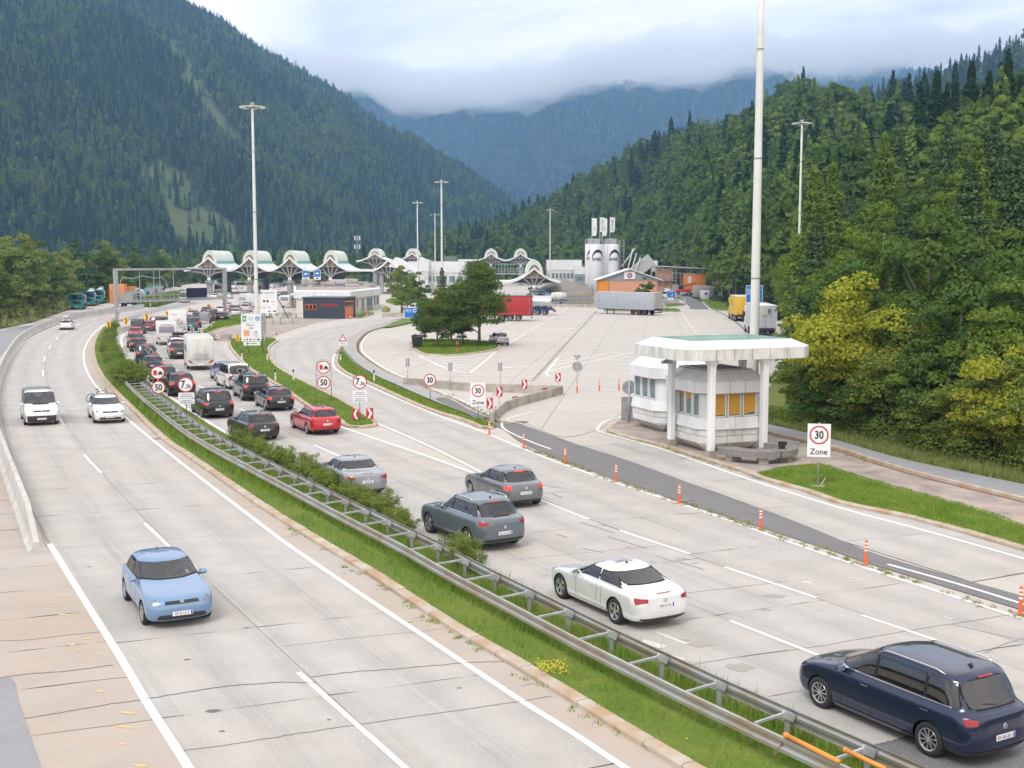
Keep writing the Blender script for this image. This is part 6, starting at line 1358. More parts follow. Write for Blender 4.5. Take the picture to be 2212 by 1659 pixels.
l,h=two_px((203,913.8),(192.5,902),'wagon',-1);make_car('wagon',l,h,'white','white estate with bicycles behind it, oncoming next to the median line',plate='KVB LZ 87',rplate=False)
bb=bicycle((0,0,0),(0,0,0),(.05,.05,.05),'x');x=CARS['wagon']['xr']-.35;bb.location=(l[0]+x*cos(h),l[1]+x*sin(h),.65);bb.rotation_euler=(0,0,h+pi/2);tag(bb,'black bicycle carried behind the white oncoming estate','bicycle')
l,h=face_px(147,709.5,(130,724),'wagon');make_car('wagon',l,h,'white','white estate with a silver roof box coming round the left bend',rplate=False,plate='RI TT 5')
o=inst('roof_box',bevbox(-1.5,.5,-.42,.42,1.53,1.95,.16,3,M_solid,'roof_box'),None,l,(0,0,h),color=(.45,.46,.48));tag(o,'silver roof box on the white estate in the left bend','roof box')
l,h=face_px(402,652.5,(390,656),'bigvan');make_car('bigvan',l,h,'white','white delivery van driving out of the toll station past the hedge')
for(x,y,hx,hy,key,c,lab)in((467,645.5,455,648,'hatch','white','white car stopped beside the people under the toll roof'),(581,652,570,654,'hatch','silver','silver car leaving the toll lanes'),(439,642,428,644,'hatch','black','dark car coming out of the leftmost toll lane'),(497,644,486,646,'hatch','white','white car leaving the toll roof behind the gantry post'),(630,648,618,650,'hatch','black','black car in the shade of the toll roof'),(752,650,740,652,'suv','grey','grey off-roader waiting near the sponsor board')):
 l,h=face_px(x,y,(hx,hy),key);make_car(key,l,h,c,lab,group=Ql)
LG='teal construction lorries left of the motorway'
l,h=face_px(169,667.5,(150,672),'van');h0=h
def lorry(x,y,hx,hy,kind,lab,rear=False):
 a,b=G(x,y),G(hx,hy);hh=atan2(b.y-a.y,b.x-a.x)
 if rear:a=a+Vector((cos(hh),sin(hh),0))*8.9
 cab_lorry((a.x,a.y,0),hh,lab,kind,group=LG)
lorry(166,669,152,676,'tipper','foremost teal tipper lorry facing the viewer');lorry(191,661.5,179,665.5,'mixer','teal concrete mixer directly behind the front tipper');lorry(211,656,199,659.5,'mixer','second teal concrete mixer in the facing row')
lorry(274,664.5,290,660,'tipper','dusty grey tipper seen from behind beside the barrier',True);lorry(298,658,312,654,'mixer','concrete mixer ahead of the dusty tipper',True);lorry(318,651.5,332,647.5,'tipper','tipper lorry ahead of the mixer in the row',True);lorry(336,646,350,642,'tipper','farthest tipper lorry in the row under the gantry',True)
l,h=face_px(1069,742,(1090,748),'small');make_car('small',l,h,'silver','small silver car parked behind the tree island',headlit=False)
def by_rear(x,y,hx,hy):a,b=G(x,y),G(hx,hy);return(a.x,a.y,0),atan2(b.y-a.y,b.x-a.x)
a=G(1150,693.8);h=radians(176);curtain_trailer((a.x,a.y+1.2,0),h,(.42,.025,.025),(.02,.02,.02),'red curtain sided lorry trailer parked behind the island trees',tractor=(.5,.03,.03),cat='lorry',name='semi_lorry',rearcol=(.3,.02,.02),legs=False)
a=G(1428,681.5);h=radians(136);curtain_trailer((a.x-.5,a.y,0),h,(.40,.43,.47),(.5,.5,.48),'grey curtain sided semi trailer parked without a tractor',rearcol=(.46,.45,.41),rimm=mat('red rim',(.28,.04,.03),.5))
a=G(1656,729);tr1=curtain_trailer((a.x,a.y,0),radians(86),(.60,.62,.64),(.72,.73,.74),'pale grey lorry with S E lettering on its rear doors beside the mast',tractor=(.7,.7,.7),cat='lorry',name='semi_lorry',rearcol=(.50,.53,.57),legs=False,L=11)
for sg,tx,m_ in((.42,'S',M_yelc),(-.32,'E',mat('navy letters',(.01,.03,.15),.4))):text(tx,tr1,(-.04,sg,3.25),(pi/2,0,-pi/2),.75,m_,sx=1.25,bold=.02)
text('EUROTIR',tr1,(-.04,.05,2.72),(pi/2,0,-pi/2),.26,M_black,sx=1.1)
a=G(1609,695);tr2=curtain_trailer((a.x,a.y,0),radians(87),(.78,.50,.03),(.6,.6,.6),'yellow lorry in front of the pale grey one',tractor=(.7,.45,.03),cat='lorry',name='semi_lorry',rearcol=(.78,.48,.01),legs=False,L=9)
text('LTC',tr2,(5.5,1.33,2.9),(pi/2,0,pi),1.0,M_chev,sx=1)
a=G(1705,735.5);r_=empty('small_lorry',a,radians(100),'small white lorry cab half hidden beside the pale grey lorry','lorry');bx_('cab',r_,0,1.9,-1.0,1.0,.6,2.3,M_solid,.12,(.55,.57,.5));bx_('window',r_,-.03,.01,-.7,.7,1.4,2.05,M_glass,.03);bx_('deck',r_,-4,-.1,-1,1,.8,.95,M_matte);wheels(r_,[(1.2,.9),(1.2,-.9),(-3,.9),(-3,-.9)])
a=G(1197,680.5);r_=empty('tank_lorry',a,radians(172),'polished steel tank trailer behind the red lorry','lorry');b=MB();M=Matrix.Translation((.4,0,2.3))@Matrix.Rotation(pi/2,4,'Y');b.lathe([(0,-.25),(.7,-.15),(1.08,0),(1.15,.3),(1.15,9.5),(1.0,9.8),(0,10)],26,0,M);b.build('tank',mat('polished tank',(.62,.64,.66),.22,metal=.95),r_,smooth_=True)
b=MB();[b.lathe([(1.16,x),(1.19,x),(1.19,x+.06),(1.16,x+.06)],26,0,M)for x in(.6,3,5.4,7.8)];b.build('tank_bands',M_galv,r_);bx_('chassis',r_,0,10,-.5,.5,.85,1.2,mat('tanker blue',(.02,.07,.3),.4));bx_('rear_bumper',r_,-.3,.1,-1.2,1.2,.6,.9,M_signr);wheels(r_,[(x,sg*1.1)for x in(1.6,2.9,4.2)for sg in(1,-1)],True)
b=MB();[b.tube([(1+k,-.4,3.45),(1+k,-.4,3.85)],.03,4)for k in range(8)];b.tube([(1,-.4,3.85),(8,-.4,3.85)],.03,4);b.build('top_railing',M_galv,r_)
a=G(1175,654);l,h=(a.x-2,a.y,0),radians(175);make_car('hatch',l,h,'black','black car crossing under the right toll roof')
fq='cars queuing beyond the toll roof'
cols=['black','white','silver','grey','black','silver','navy','red','white','grey'];rq=random.Random(9);ZE=ZC(830,940,4.88);ZF=ZC(1050,930,5.53)
def far_car(x,y,key,c,lab,away=True,grp=fq,hd=None):
 T=CARS[key];g=G(x,y);h=radians(hd if hd is not None else(62 if away else-115))+rq.uniform(-.05,.05)
 o=inst('queued_car',T['lolit' if away and rq.random()<.5 else 'lo'],None,(g.x,g.y,0),(0,0,h),color=PAINT[c]if isinstance(c,str)else c);return tag(o,lab,'car',grp)
for i,(x,y,k,c)in enumerate(((705,405,'wagon','silver'),(800,400,'suv','grey'),(880,380,'boxsuv','grey'),(1110,330,'hatch','black'),(1170,315,'suv','grey'),(535,430,'wagon','silver'),(560,370,'hatch','navy'),(450,385,'hatch','navy'))):
 p=ZE((x,y))[0];far_car(p[0],p[1],k,c,('silver','grey')[i%2]+' oncoming car on the far road seen between the toll piers',away=False,grp='oncoming cars beyond the toll roof')
for i,(x,y)in enumerate(((1360,380),(1400,330),(1440,355),(1380,300),(1510,365),(1490,290),(1560,340),(1590,300),(1540,260),(1620,290),(1420,420),(1360,430),(1450,440),(1660,390),(1200,465),(1580,235),(1640,260),(1440,400),(1530,300))):
 p=ZE((x,y))[0];far_car(p[0],p[1],rq.choice(['hatch','wagon','suv','small']),cols[i%10],'small car waiting in the crowded queue beyond the toll roof')
for i,(x,y)in enumerate(((1830,340),(1840,300),(1950,320),(1960,300))):
 p=ZE((x,y))[0];far_car(p[0],p[1],'van',['white','silver'][i%2],'white van among the queue right of the toll pier')
for i in range(13):
 x,y=2050+18*i,300-12*i;p=ZE((x,y))[0];g=G(*p);motorhome((g.x,g.y,0),radians(66),'white caravan or motorhome in the long holiday queue beyond the toll',body=(.72,.72,.70),L=6,rack=False,kind='c' if i%2 else 'a',group='holiday queue of caravans beyond the toll')
for i in range(22):
 x,y=1290+22*i,200-2.0*i;p=ZC(1050,930,5.53)((x-180+(i%3)*18,y+25-(i%3)*14))[0];far_car(p[0],p[1],rq.choice(['hatch','wagon','van']),cols[(i*3)%10],'distant vehicle in the farthest part of the queue',grp='farthest queue vehicles')
for(x,y,k,c,lab)in((1130,585,'bigvan','white','white van in shade at the left toll lanes'),(60,430,'bigvan','white','white delivery van behind the leftmost toll pier'),(820,560,'wagon','grey','grey car beside the sponsor board')):
 p=ZE((x,y))[0];far_car(p[0],p[1],k,c,lab,away=False,grp=None)
for x,y,lab in((885,750,'white caravan parked between sponsor board and office'),(1640,640,'x')):
 if lab!='x':g=G(*ZE((x,y))[0]);motorhome((g.x,g.y,0),radians(80),lab,body=(.7,.7,.68),L=5,rack=False,kind='c',H=2.5,name='caravan',cat='caravan')
g=G(*ZE((330,760))[0]);motorhome((g.x,g.y,0),radians(120),'white motorhome hidden behind the left floodlight mast',body=(.7,.7,.68),L=6.5,rack=False)
g=G(1288,646);make_car('van',(g.x+19,g.y+3,0),radians(-60),'white','white works van between orange containers and site road')
sitter(vn,'van',1,(.5,.5,.5),'driver of the oncoming white van');sitter(vn,'van',-1,(.2,.3,.4),'passenger of the oncoming white van')
def sweep_piece(name,a,b,sec,m,parent,z=0.0,gap=.02,na=None,nb=None):
 a=Vector(a);b=Vector(b);d=(b-a);d.z=0;L=d.length;d.normalize();na=na or Vector((-d.y,d.x,0));nb=nb or na
 a2=a+d*gap/2;b2=b-d*gap/2;k=len(sec)
 V=[tuple(a2+na*s[0]+Vector((0,0,s[1]+z)))for s in sec]+[tuple(b2+nb*s[0]+Vector((0,0,s[1]+z)))for s in sec]
 F=[(i,(i+1)%k,(i+1)%k+k,i+k)for i in range(k)]+[tuple(range(k))[::-1],tuple(range(k,2*k))]
 return mobj(name,V,F,m,parent)
JER=[(-.30,0),(-.30,.08),(-.16,.28),(-.09,.95),(.09,.95),(.16,.28),(.30,.08),(.30,0)]
def barrier(pts,label,step=4.0,h=1.0,m=None,world=False,sec=None,base=None,name='concrete_barrier',ramp=False):
 P=resample(pts if world else[tuple(G(*p))for p in smooth(pts,5)],step);r=empty(name,P[0],0,label,'barrier')
 N_=[]
 for i,p in enumerate(P):d=(P[min(i+1,len(P)-1)]-P[max(i-1,0)]).normalized();N_.append(Vector((-d.y,d.x,0)))
 S=[(x,z*h)for x,z in(sec or JER)]
 for i in range(len(P)-1):
  o=sweep_piece('barrier_segment',P[i]-P[0],P[i+1]-P[0],S,m or M_barr,r,na=N_[i],nb=N_[i+1],gap=.03)
  if ramp and i==0:
   for v in o.data.vertices[:len(S)]:v.co.z*=.35
 return r
bp_=[(80,1193),(50,1110),(22,1032),(-8,945),(-14,880),(-4,825),(18,775),(45,739),(85,715),(140,694),(200,683),(254,675),(310,667)]
barrier(bp_,'long pale concrete barrier curving along the left edge of the oncoming lanes',4.0,1.0,ramp=True)
WSEC=[(-.12,0),(-.10,.5),(-.08,.6),(.08,.6),(.10,.5),(.12,0)]
barrier([(872,832),(930,837),(1030,846),(1130,850),(1215,851)],'old low concrete wall at the back of the closed triangle beside the plaza',6,1.0,M_barrold,sec=WSEC)
barrier([(1062,914),(1083,894),(1108,881),(1160,866),(1214,851.5)],'curved low concrete wall with red reflectors at the mouth of the plaza',2.0,1.0,M_barrold,sec=WSEC)
for i,(x,y)in enumerate(((1690,465),(1830,380),(2065,312))):
 q=ZA((x,y))[0];g=G(q[0],q[1]+6);b=MB();b.box(-.28,.28,-.16,-.13,.32,.44);o=b.build('reflector',mat('red reflector',(.5,.04,.03),.4));o.location=g;o.rotation_euler=(0,0,.9 if i==0 else .75);tag(o,'red reflector on the curved wall, '+('nearest the orange post','in the middle','near its far end')[i],'reflector')
z6=ZC(600,800,2.765)
barrier(z6((345,1125),(450,1133)),'weathered concrete block beside the first striped board',5,.85,M_barrold);barrier(z6((505,1135),(610,1142)),'weathered concrete block right of the second striped board',5,.85,M_barrold)
barrier(z6((2105,905),(2300,902)),'short concrete barrier below the blue motorway sign',4,.7,M_barrold)
barrier(ZC(2050,760,3.687)((-480,1222),(0,1228),(360,1232)),'concrete barriers along the edge of the works yard',4,.7,M_barrold)
barrier(ZC(220,980,5.53)((1110,1115),(1210,1085),(1330,1065)),'low concrete wall at the tip of the grass median',3,.7,M_barr)
barrier(ZC(430,1060,4.88)((140,560),(1,600)),'end of the low wall beside the dark green van',3,.7,M_barr)
barrier(z6((1040,905),(1130,910),(1200,905)),'pale concrete barrier behind the sponsor board',3,.9,M_barr)
barrier(ZC(1050,930,5.53)((-180,1075),(20,1100)),'concrete barrier left of the fire station',3,.8,M_barr)
WB_=[(.0,.75),(.045,.735),(.045,.665),(.0,.625),(.0,.565),(.045,.525),(.045,.455),(.0,.44),(-.006,.44),(.036,.455),(.036,.525),(-.008,.565),(-.008,.625),(.036,.665),(.036,.735),(-.006,.75)]
M_rail=mat('weathered rail',(.47,.485,.49),.42,metal=.65,nz=1,col2=(.40,.33,.26),nscale=.9,nsc3=(1,1,1))
GLp=[(2500,1975),(2130,1795),(1829.6,1654),(1656.5,1574),(1502.7,1503),(1280,1393),(1215,1360),(1110,1305),(973,1233.7),(882,1182),(745,1112),(607.5,1040),(521.8,995.6),(412,935),(324,869),(274.6,825.3),(243,790),(229,762),(230,738),(243,716)]
GLw=[tuple(G(x,y,.75))for x,y in smooth(GLp,6)];GLw=[(p[0],p[1],0)for p in GLw]
gr=empty('guardrail',GLw[40],0,'double steel guardrail running down the grassy median','guardrail');O_=Vector(gr.location)
PL=resample(GLw,2.0);NL=[]
for i,p in enumerate(PL):d=(PL[min(i+1,len(PL)-1)]-PL[max(i-1,0)]).normalized();NL.append(Vector((d.y,-d.x,0)))
SP=1.12
for i in range(len(PL)-1):
 hidden=proj(PL[i])[2]>128
 if i%2==0 and i+2<len(PL):
  for sd,off in((1,0),(-1,SP)):
   if hidden and sd<0:continue
   a,b=PL[i]+NL[i]*off-O_,PL[i+2]+NL[i+2]*off-O_
   sec=[((-s[0])*sd,s[1])for s in WB_];m1=PL[i+1]+NL[i+1]*off-O_
   V=[];k=len(sec)
   for p,n in((a,NL[i]),(m1,NL[i+1]),(b+(b-m1).normalized()*.18,NL[i+2])):V+=[tuple(p+n*s[0]*1+Vector((0,0,s[1]-(.004 if(i//2)%2 else 0))))for s in sec]
   F=[(r_*k+q,r_*k+(q+1)%k,(r_+1)*k+(q+1)%k,(r_+1)*k+q)for r_ in range(2)for q in range(k)]
   mobj('beam',V,F,M_rail,gr)
 c=PL[i]+NL[i]*SP/2-O_;n=NL[i];dd=Vector((-n.y,n.x,0))
 if not hidden:
  b=MB();b.bar(c-n*(SP/2-.03)+Vector((0,0,.66)),c+n*(SP/2-.22)+Vector((0,0,.70)),.055,.05);b.bar(c+n*(SP/2-.22)+Vector((0,0,.70)),c+n*(SP/2-.02)+Vector((0,0,.60))+dd*.1,.05,.16);b.bar(c+n*(SP/2-.22)+Vector((0,0,.70)),c+n*(SP/2-.02)+Vector((0,0,.60))-dd*.1,.05,.16)
  b.build('strut',M_galv,gr)
  b=MB();b.bar(c+n*(SP/2-.12)+Vector((0,0,0)),c+n*(SP/2-.12)+Vector((0,0,.62)),.06,.10);b.build('post',M_galvd,gr)
  if i%2==0:
   b=MB();[b.box(-.012,.012,-.012,.012,0,.012,M=Matrix.Translation(PL[i]-O_-n*-.01+dd*q+Vector((0,0,.752))))for q in(-.12,-.06,0,.06)];b.build('bolts',M_black,gr)
for i,(p,q,lab)in enumerate((((330,1395),(760,1610),'orange pole lying along the guardrail, left piece'),((800,1515),(1120,1665),'orange pole lying along the guardrail, right piece'))):
 a,b_=[G(*u,.80)for u in ZC(2641,1981)(p,q)];b=MB();b.tube([a,b_],.045,8);b.tube([a,a+(b_-a)*.06],.055,8);tag(b.build('orange_pole',mat('orange lacquer',(.72,.27,.04),.45),smooth_=True),lab,'pole')
a,b_=G(*ZC(2641,1981)((340,1420))[0],.72),G(*ZC(2641,1981)((250,1555))[0],.35);b=MB();b.bar(a,b_,.08,.03);tag(b.build('rusty_strip',mat('rusty strip',(.24,.13,.09),.8)),'rusty steel strip leaning on the guardrail beside the orange pole','scrap')
def orange_post(x,y,h,lab):
 g=G(x,y);r=empty('marker_post',g,0,lab,'marker post','orange marker posts');b=MB();b.lathe([(.10,0),(.10,.03),(.055,.05),(.05,h-.03),(.03,h),(0,h)],12);b.build('post',M_orange,r,smooth_=False)
 for k in range(3):b=MB();z=h-.13-k*.11;b.lathe([(.053,z),(.056,z),(.056,z+.05),(.053,z+.05)],12);b.build('reflective_band',M_signw,r)
ops=[(1057,939,'orange marker post at the end of the curved concrete wall'),(1131,967.6,'orange marker post beside the tip of the dark asphalt'),(1221,1001,'orange marker post, third from the wall along the seam'),(1331,1040,'orange marker post facing the left column of the booth'),(1467,1088,'orange marker post beside the iron drain grate'),(1643,1144,'orange marker post in front of the round bench'),(1870,1219,'orange marker post below the 30 zone sign'),(2204,1327,'orange marker post at the right picture edge'),(1246.6,848,'orange post at the foot of the give way pole'),(1294.6,845,'orange post between give way pole and booth'),(1337,843,'orange post nearest the booth on the plaza')]
for i,(x,y,l)in enumerate(ops):orange_post(x,y,.78 if i<8 else .85,l)
def delineator(x,y,lab):
 g=G(x,y,.1);r=empty('delineator_post',g,.2,lab,'delineator','white delineator posts');b=MB();P=[(-.06,-.05),(.06,-.05),(0,.07)];b.prism(P,0,.68);b.build('post',M_signw,r);b=MB();b.prism([(p[0]*1.04,p[1]*1.04)for p in P],.68,.92);b.build('cap',M_black,r);b=MB();b.box(-.02,.02,-.056,-.051,.42,.60);b.build('reflector',M_signr,r)
for x,y,l in((522.7,778,'white post on the wedge below the toll sign, left one'),(577.6,778.5,'white post on the wedge below the toll sign, at the right kerb'),(595,823,'white post with red mark on the wedge, left of a pair'),(634,823,'white post at the right kerb of the wedge'),(597.4,736,'white post beside the path right of the toll sign'),(735.4,780,'white post on the grass below the 150 m sign'),(808,824.5,'white post on the strip near the second 7.5 t sign'),(439.5,711,'black topped post on the grass tongue, left'),(457,709,'white post on the grass tongue, right'),(0,0,'')):
 if x:delineator(x,y,l)
M_pole=M_galv
def pole(parent,x,h,r=.03,y=0.0,name='pole'):b=MB();b.tube([(x,y,0),(x,y,h)],r,8);return b.build(name,M_pole,parent,smooth_=True)
def disc(parent,x,z,r,y=-.05,ring=None,face=None,name='sign_face',rw=.15):
 """round plate facing -Y: white face with a red ring"""
 M=Matrix.Translation((x,y,z))@Matrix.Rotation(pi/2,4,'X');b=MB();b.lathe([(0,-.01),(r,-.01),(r,.0),(r*(1-rw),.0)],36,0,M);b.lathe([(r*(1-rw),.0),(0,.0)],36,1,M);b.lathe([(0,-.011),(r,-.011)],24,2,M)
 return b.build(name,[ring or M_signr,face or M_signw,M_galvd],parent)
def sign_root(x,y,lab,rz=None,cat='road sign',name='road_sign',z=0):
 g=G(x,y,z);a=atan2(-g.x,-g.y)if rz is None else None;face=atan2(g.x,g.y);return empty(name,g,(-face*.75 if rz is None else rz),lab,cat)
FR=(pi/2,0,0)
def t_(b,p,x,z,s,m=M_black,y=-.065,**k):return text(b,p,(x,y,z),FR,s,m,**k)
def truck_car(p,z,s=1.0,x=0.0):
 b=MB();b.box(x-.24*s,x-.04*s,-.062,-.056,z-.09*s,z+.13*s,0);b.box(x-.25*s,x-.03*s,-.062,-.056,z-.15*s,z-.10*s,0);b.build('lorry_symbol',M_signr,p)
 b=MB();b.prism([(x+.03*s,z-.11*s),(x+.27*s,z-.11*s),(x+.27*s,z-.02*s),(x+.23*s,z),(x+.20*s,z+.07*s),(x+.10*s,z+.07*s),(x+.07*s,z),(x+.03*s,z-.02*s)],.056,.062,0,Matrix.Rotation(pi/2,4,'X'));[b.box(x+q*s,x+(q+.05)*s,-.062,-.056,z-.16*s,z-.10*s)for q in(.05,.20)];b.build('car_symbol',M_black,p)
def plate(p,x,z,w,h,m=None,name='plate',y=-.04,back=True):b=MB();b.box(x-w/2,x+w/2,y-.008,y+.008,z-h/2,z+h/2);return b.build(name,m or M_signw,p)
r=sign_root(342.5,869,'pair of round signs on one pole in the median, lorry overtaking ban above 50');pole(r,0,2.45,.035);disc(r,.0,2.02,.455);truck_car(r,2.03,1.15);d_=disc(r,.03,1.02,.455);t_('50',r,.03,1.01,.58,sx=.82,bold=.012)
r=sign_root(403,902,'round 7.5 t weight limit sign with two text plates in the median');pole(r,0,2.4,.035);disc(r,0,2.03,.47);t_('7',r,-.16,2.04,.62,sx=.85,bold=.012);t_(',5t',r,.14,1.93,.34,sx=.9,bold=.006)
for z,tx in((1.38,'ausgenommen\nSondertransporte'),(1.0,'Ausgenommen\nBaustellenverkehr')):plate(r,.03,z,.95,.32,name='text_plate');t_(tx,r,.03,z,.125,mat('faded blue print',(.12,.25,.42),.6),y=-.055,sx=.82)
r=sign_root(700,871.5,'tall hoop framed sign with lorry overtaking ban above 50 on the wedge')
b=MB();P=[(-.5,0,0),(-.5,0,2.6)]+[(-.5*cos(a),0,2.6+.42*sin(a))for a in(.4,.8,1.2,1.57,1.94,2.34,2.74)]+[(.5,0,2.6),(.5,0,0)];b.tube(P,.028,7);b.tube([(-.5,0,1.92),(.5,0,1.92)],.022,6);b.tube([(-.5,0,.88),(.5,0,.88)],.022,6);b.build('frame',M_pole,r,smooth_=True);disc(r,0,2.45,.45);truck_car(r,2.46,1.1);disc(r,0,1.42,.45);t_('50',r,0,1.41,.57,sx=.82,bold=.012)
r=sign_root(778.3,907.7,'round 7.5 t weight limit sign at the tip of the wedge',z=.1);pole(r,-.02,2.6,.03);disc(r,0,2.3,.42);t_('7',r,-.14,2.31,.56,sx=.85,bold=.01);t_(',5t',r,.13,2.2,.30,sx=.9,bold=.006)
for z,tx in((1.62,'ausgenommen\nSondertransporte'),(1.24,'Ausgenommen\nBaustellenverkehr')):plate(r,0,z,.84,.30,name='text_plate');t_(tx,r,0,z,.115,mat('faded blue print'),y=-.055,sx=.80)
def chevron(x,y,w,h,zc,right,lab,m1=None,m2=None,z=0,ph=None,name='arrow_board',foot=False,n=1):
 r=sign_root(x,y,lab,cat='arrow board',name=name,z=z);pole(r,0,ph or zc,.025,y=.03);plate(r,0,zc,w,h,m1 or M_signr);s=1 if right else-1
 for k in range(n):
  zz=zc+(k-(n-1)/2)*h/n;hh=h/n;b=MB();P=[(-.38*w,.46*hh),(-.02*w,.46*hh),(.36*w,0),(-.02*w,-.46*hh),(-.38*w,-.46*hh),(0,0)];P=[(s*p[0],zz+p[1])for p in P];P=P if s>0 else P[::-1]
  b.prism(P,.051,.056,0,Matrix.Rotation(pi/2,4,'X'));b.build('arrow',m2 or M_signw,r)
 if foot:b=MB();b.box(-.4,.4,-.2,.2,0,.1);b.build('foot',M_black,r)
 return r
chevron(768.5,909,.38,.66,.40,False,'red board with white arrow to the left at the tip of the wedge',z=.1);chevron(799,908,.42,.66,.42,True,'red board with white arrow to the right at the tip of the wedge',z=.1)
chevron(1058,899,.38,.68,.80,True,'red and white arrow board nearest the Zone sign');chevron(1079,878,.40,.64,.98,True,'red and white arrow board, second behind the curved wall');chevron(1132.9,856,.40,.66,.86,True,'red and white arrow board, third behind the curved wall');chevron(1205.4,842,.40,.64,.95,True,'red and white arrow board at the far end of the curved wall')
for x,y,ex,ey,lab in((235,701.7,0,20,'yellow arrow board at the left tip of the median'),(273,693,0,19,'yellow arrow board right of the gantry post'),(317.5,685.6,0,21,'yellow arrow board beside the 30 sign'),(361.4,679.4,0,14,'yellow arrow board above the tall motorhome'),(411,672.6,0,13,'yellow arrow board, second from the gantry right post'),(452,664.5,0,14,'yellow arrow board nearest the right gantry post')):
 b_=y+ey;s=(b_-HZ)/CAMH;chevron(x,b_,9.2/s,14.5/s,ey/s,True,lab,M_yelc,M_chev)
chevron(513.5,748,.42,.78,.95,False,'narrow yellow board with red arrows left of the toll sign',M_yelc,M_signr,ph=1.3,n=2);chevron(415.5,722,.48,.62,.62,False,'red white arrow board by the kerb of the grass tongue',M_signw,M_signr)
q=ZC(1050,930,5.53)((1770,1000))[0];chevron(q[0],q[1],.5,.9,.8,False,'yellow arrow board on the little lawn by the office',M_yelc,M_black)
def beacon(x,y,h,lab,w=.28):
 r=sign_root(x,y,lab,cat='warning board',name='striped_board');plate(r,0,h/2+.1,w,h);b=MB()
 for k in range(4):z=.12+k*h/4;b.prism([(-w/2,z),(w/2,z+h*.12),(w/2,z+h*.22),(-w/2,z+h*.11)],.050,.054,0,Matrix.Rotation(pi/2,4,'X'))
 b.build('stripes',M_signr,r);b=MB();b.box(-.3,.3,-.2,.2,0,.08);b.build('foot',M_black,r)
for x,y,h,l in((436.6,733,1.0,'striped red white board at the left end of the concrete blocks'),(469.5,735,1.0,'striped red white board between the concrete blocks'),(240,697.5,.9,'striped board on the median tip left of the gantry post'),(258,694,.9,'striped board on the median tip right of the gantry post'),(309.5,690,1.1,'striped board left of the second yellow arrow'),(365,683,1.0,'striped board behind the fourth yellow arrow'),(325,664,.9,'striped board at the foot of the long hedge'),(461.5,671,.9,'striped board left of the right gantry post'),(1598,0,0,'')):
 if h:beacon(x,y,h,l)
for i,(x,y)in enumerate(((1420,1190),(1310,1140),(1632,1110))):q=ZC(2050,760,3.687)((x,y))[0];beacon(q[0],q[1],1.3,'striped board by the works exit, '+('on the near left','by the parked white van','on the right side')[i])
for i,(x,y)in enumerate(((690,435),(750,430),(790,440),(830,430),(160,450),(235,440),(80,465),(470,390))):q=ZE((x,y))[0];beacon(q[0],q[1],1.1,'striped construction board on the far road, '+('between second and third pier','right of the third toll pier','fallen in the board cluster','last of the board cluster','left of the dark toll booth','next to the dark toll booth','beside the white van under the roof','near the oncoming white car')[i])
r=sign_root(928.8,869,'round 30 speed limit sign standing in the grass by the sidewalk');pole(r,.02,1.95,.03);disc(r,0,1.52,.42);t_('30',r,0,1.51,.52,sx=.82,bold=.012)
def zone(x,y,w,h,zc,lab,z=0.1,base=False):
 r=sign_root(x,y,lab,z=z);pole(r,0,zc+h/2+.04,.03,y=.02);plate(r,0,zc,w,h);rr=w*.42;disc(r,0,zc+h*.16,rr,y=-.052,rw=.17);t_('30',r,0,zc+h*.155,rr*1.18,sx=.80,bold=.01);t_('Zone',r,0,zc-h*.35,h*.25,sx=.95,bold=.004,y=-.052)
 if base:b=MB();b.lathe([(0,.02),(.38,.0),(.40,-.06)],20);b.build('base_plate',M_barr,r);b=MB();b.tube([(.1,0,0),(.32,.1,.35)],.02,5);b.build('brace',M_galv,r)
zone(1032.6,907.7,.90,1.36,1.55,'rectangular 30 Zone sign at the tip of the strip near the curved wall');zone(1766.4,1050,.94,1.40,1.95,'rectangular 30 Zone sign on the lawn right of the booth',base=True)
r=sign_root(741,772,'red triangle traffic light warning sign with a 150 m plate',z=.1);pole(r,0,2.3,.025);b=MB();b.prism([(-.42,1.58),(.42,1.58),(0,2.30)],.04,.05,0,Matrix.Rotation(pi/2,4,'X'));b.build('sign_face',M_signr,r);b=MB();b.prism([(-.27,1.67),(.27,1.67),(0,2.12)],.05,.056,0,Matrix.Rotation(pi/2,4,'X'));b.build('inner_face',M_signw,r)
for k,(z,m_)in enumerate(((1.72,M_green),(1.82,M_yelc),(1.92,M_black))):disc(r,0,z,.035,y=-.062,ring=m_,face=m_,name='lamp_symbol')
plate(r,.02,1.36,.86,.34,name='distance_plate');t_('150 m',r,.02,1.36,.27,y=-.052,sx=.85)
r=sign_root(327,706,'round 30 sign between the first yellow arrow boards');pole(r,0,2.4,.03);disc(r,0,2.1,.40);t_('30',r,0,2.1,.5,sx=.8,bold=.01)
def back_pole(x,y,lab,shapes,h,rad=.035,z=0):
 r=sign_root(x,y,lab,rz=.0,z=z);pole(r,0,h,rad,y=-.05)
 for kd,zc,s in shapes:
  b=MB()
  if kd=='disc':b.lathe([(0,.01),(s,.01),(s,-.01),(0,-.01)],30,0,Matrix.Translation((0,0,zc))@Matrix.Rotation(pi/2,4,'X'))
  elif kd=='rect':b.box(-s[0]/2,s[0]/2,-.01,.01,zc-s[1]/2,zc+s[1]/2);[b.box(-s[0]/2,s[0]/2,-.03,-.01,zc+q,zc+q+.03)for q in(-.02,)]
  elif kd=='tri':b.prism([(-s,zc+s*.8),(s,zc+s*.8),(0,zc-s*.9)][::-1],-.01,.01,0,Matrix.Rotation(pi/2,4,'X'))
  b.build('sign_back',M_galvd,r)
 return r
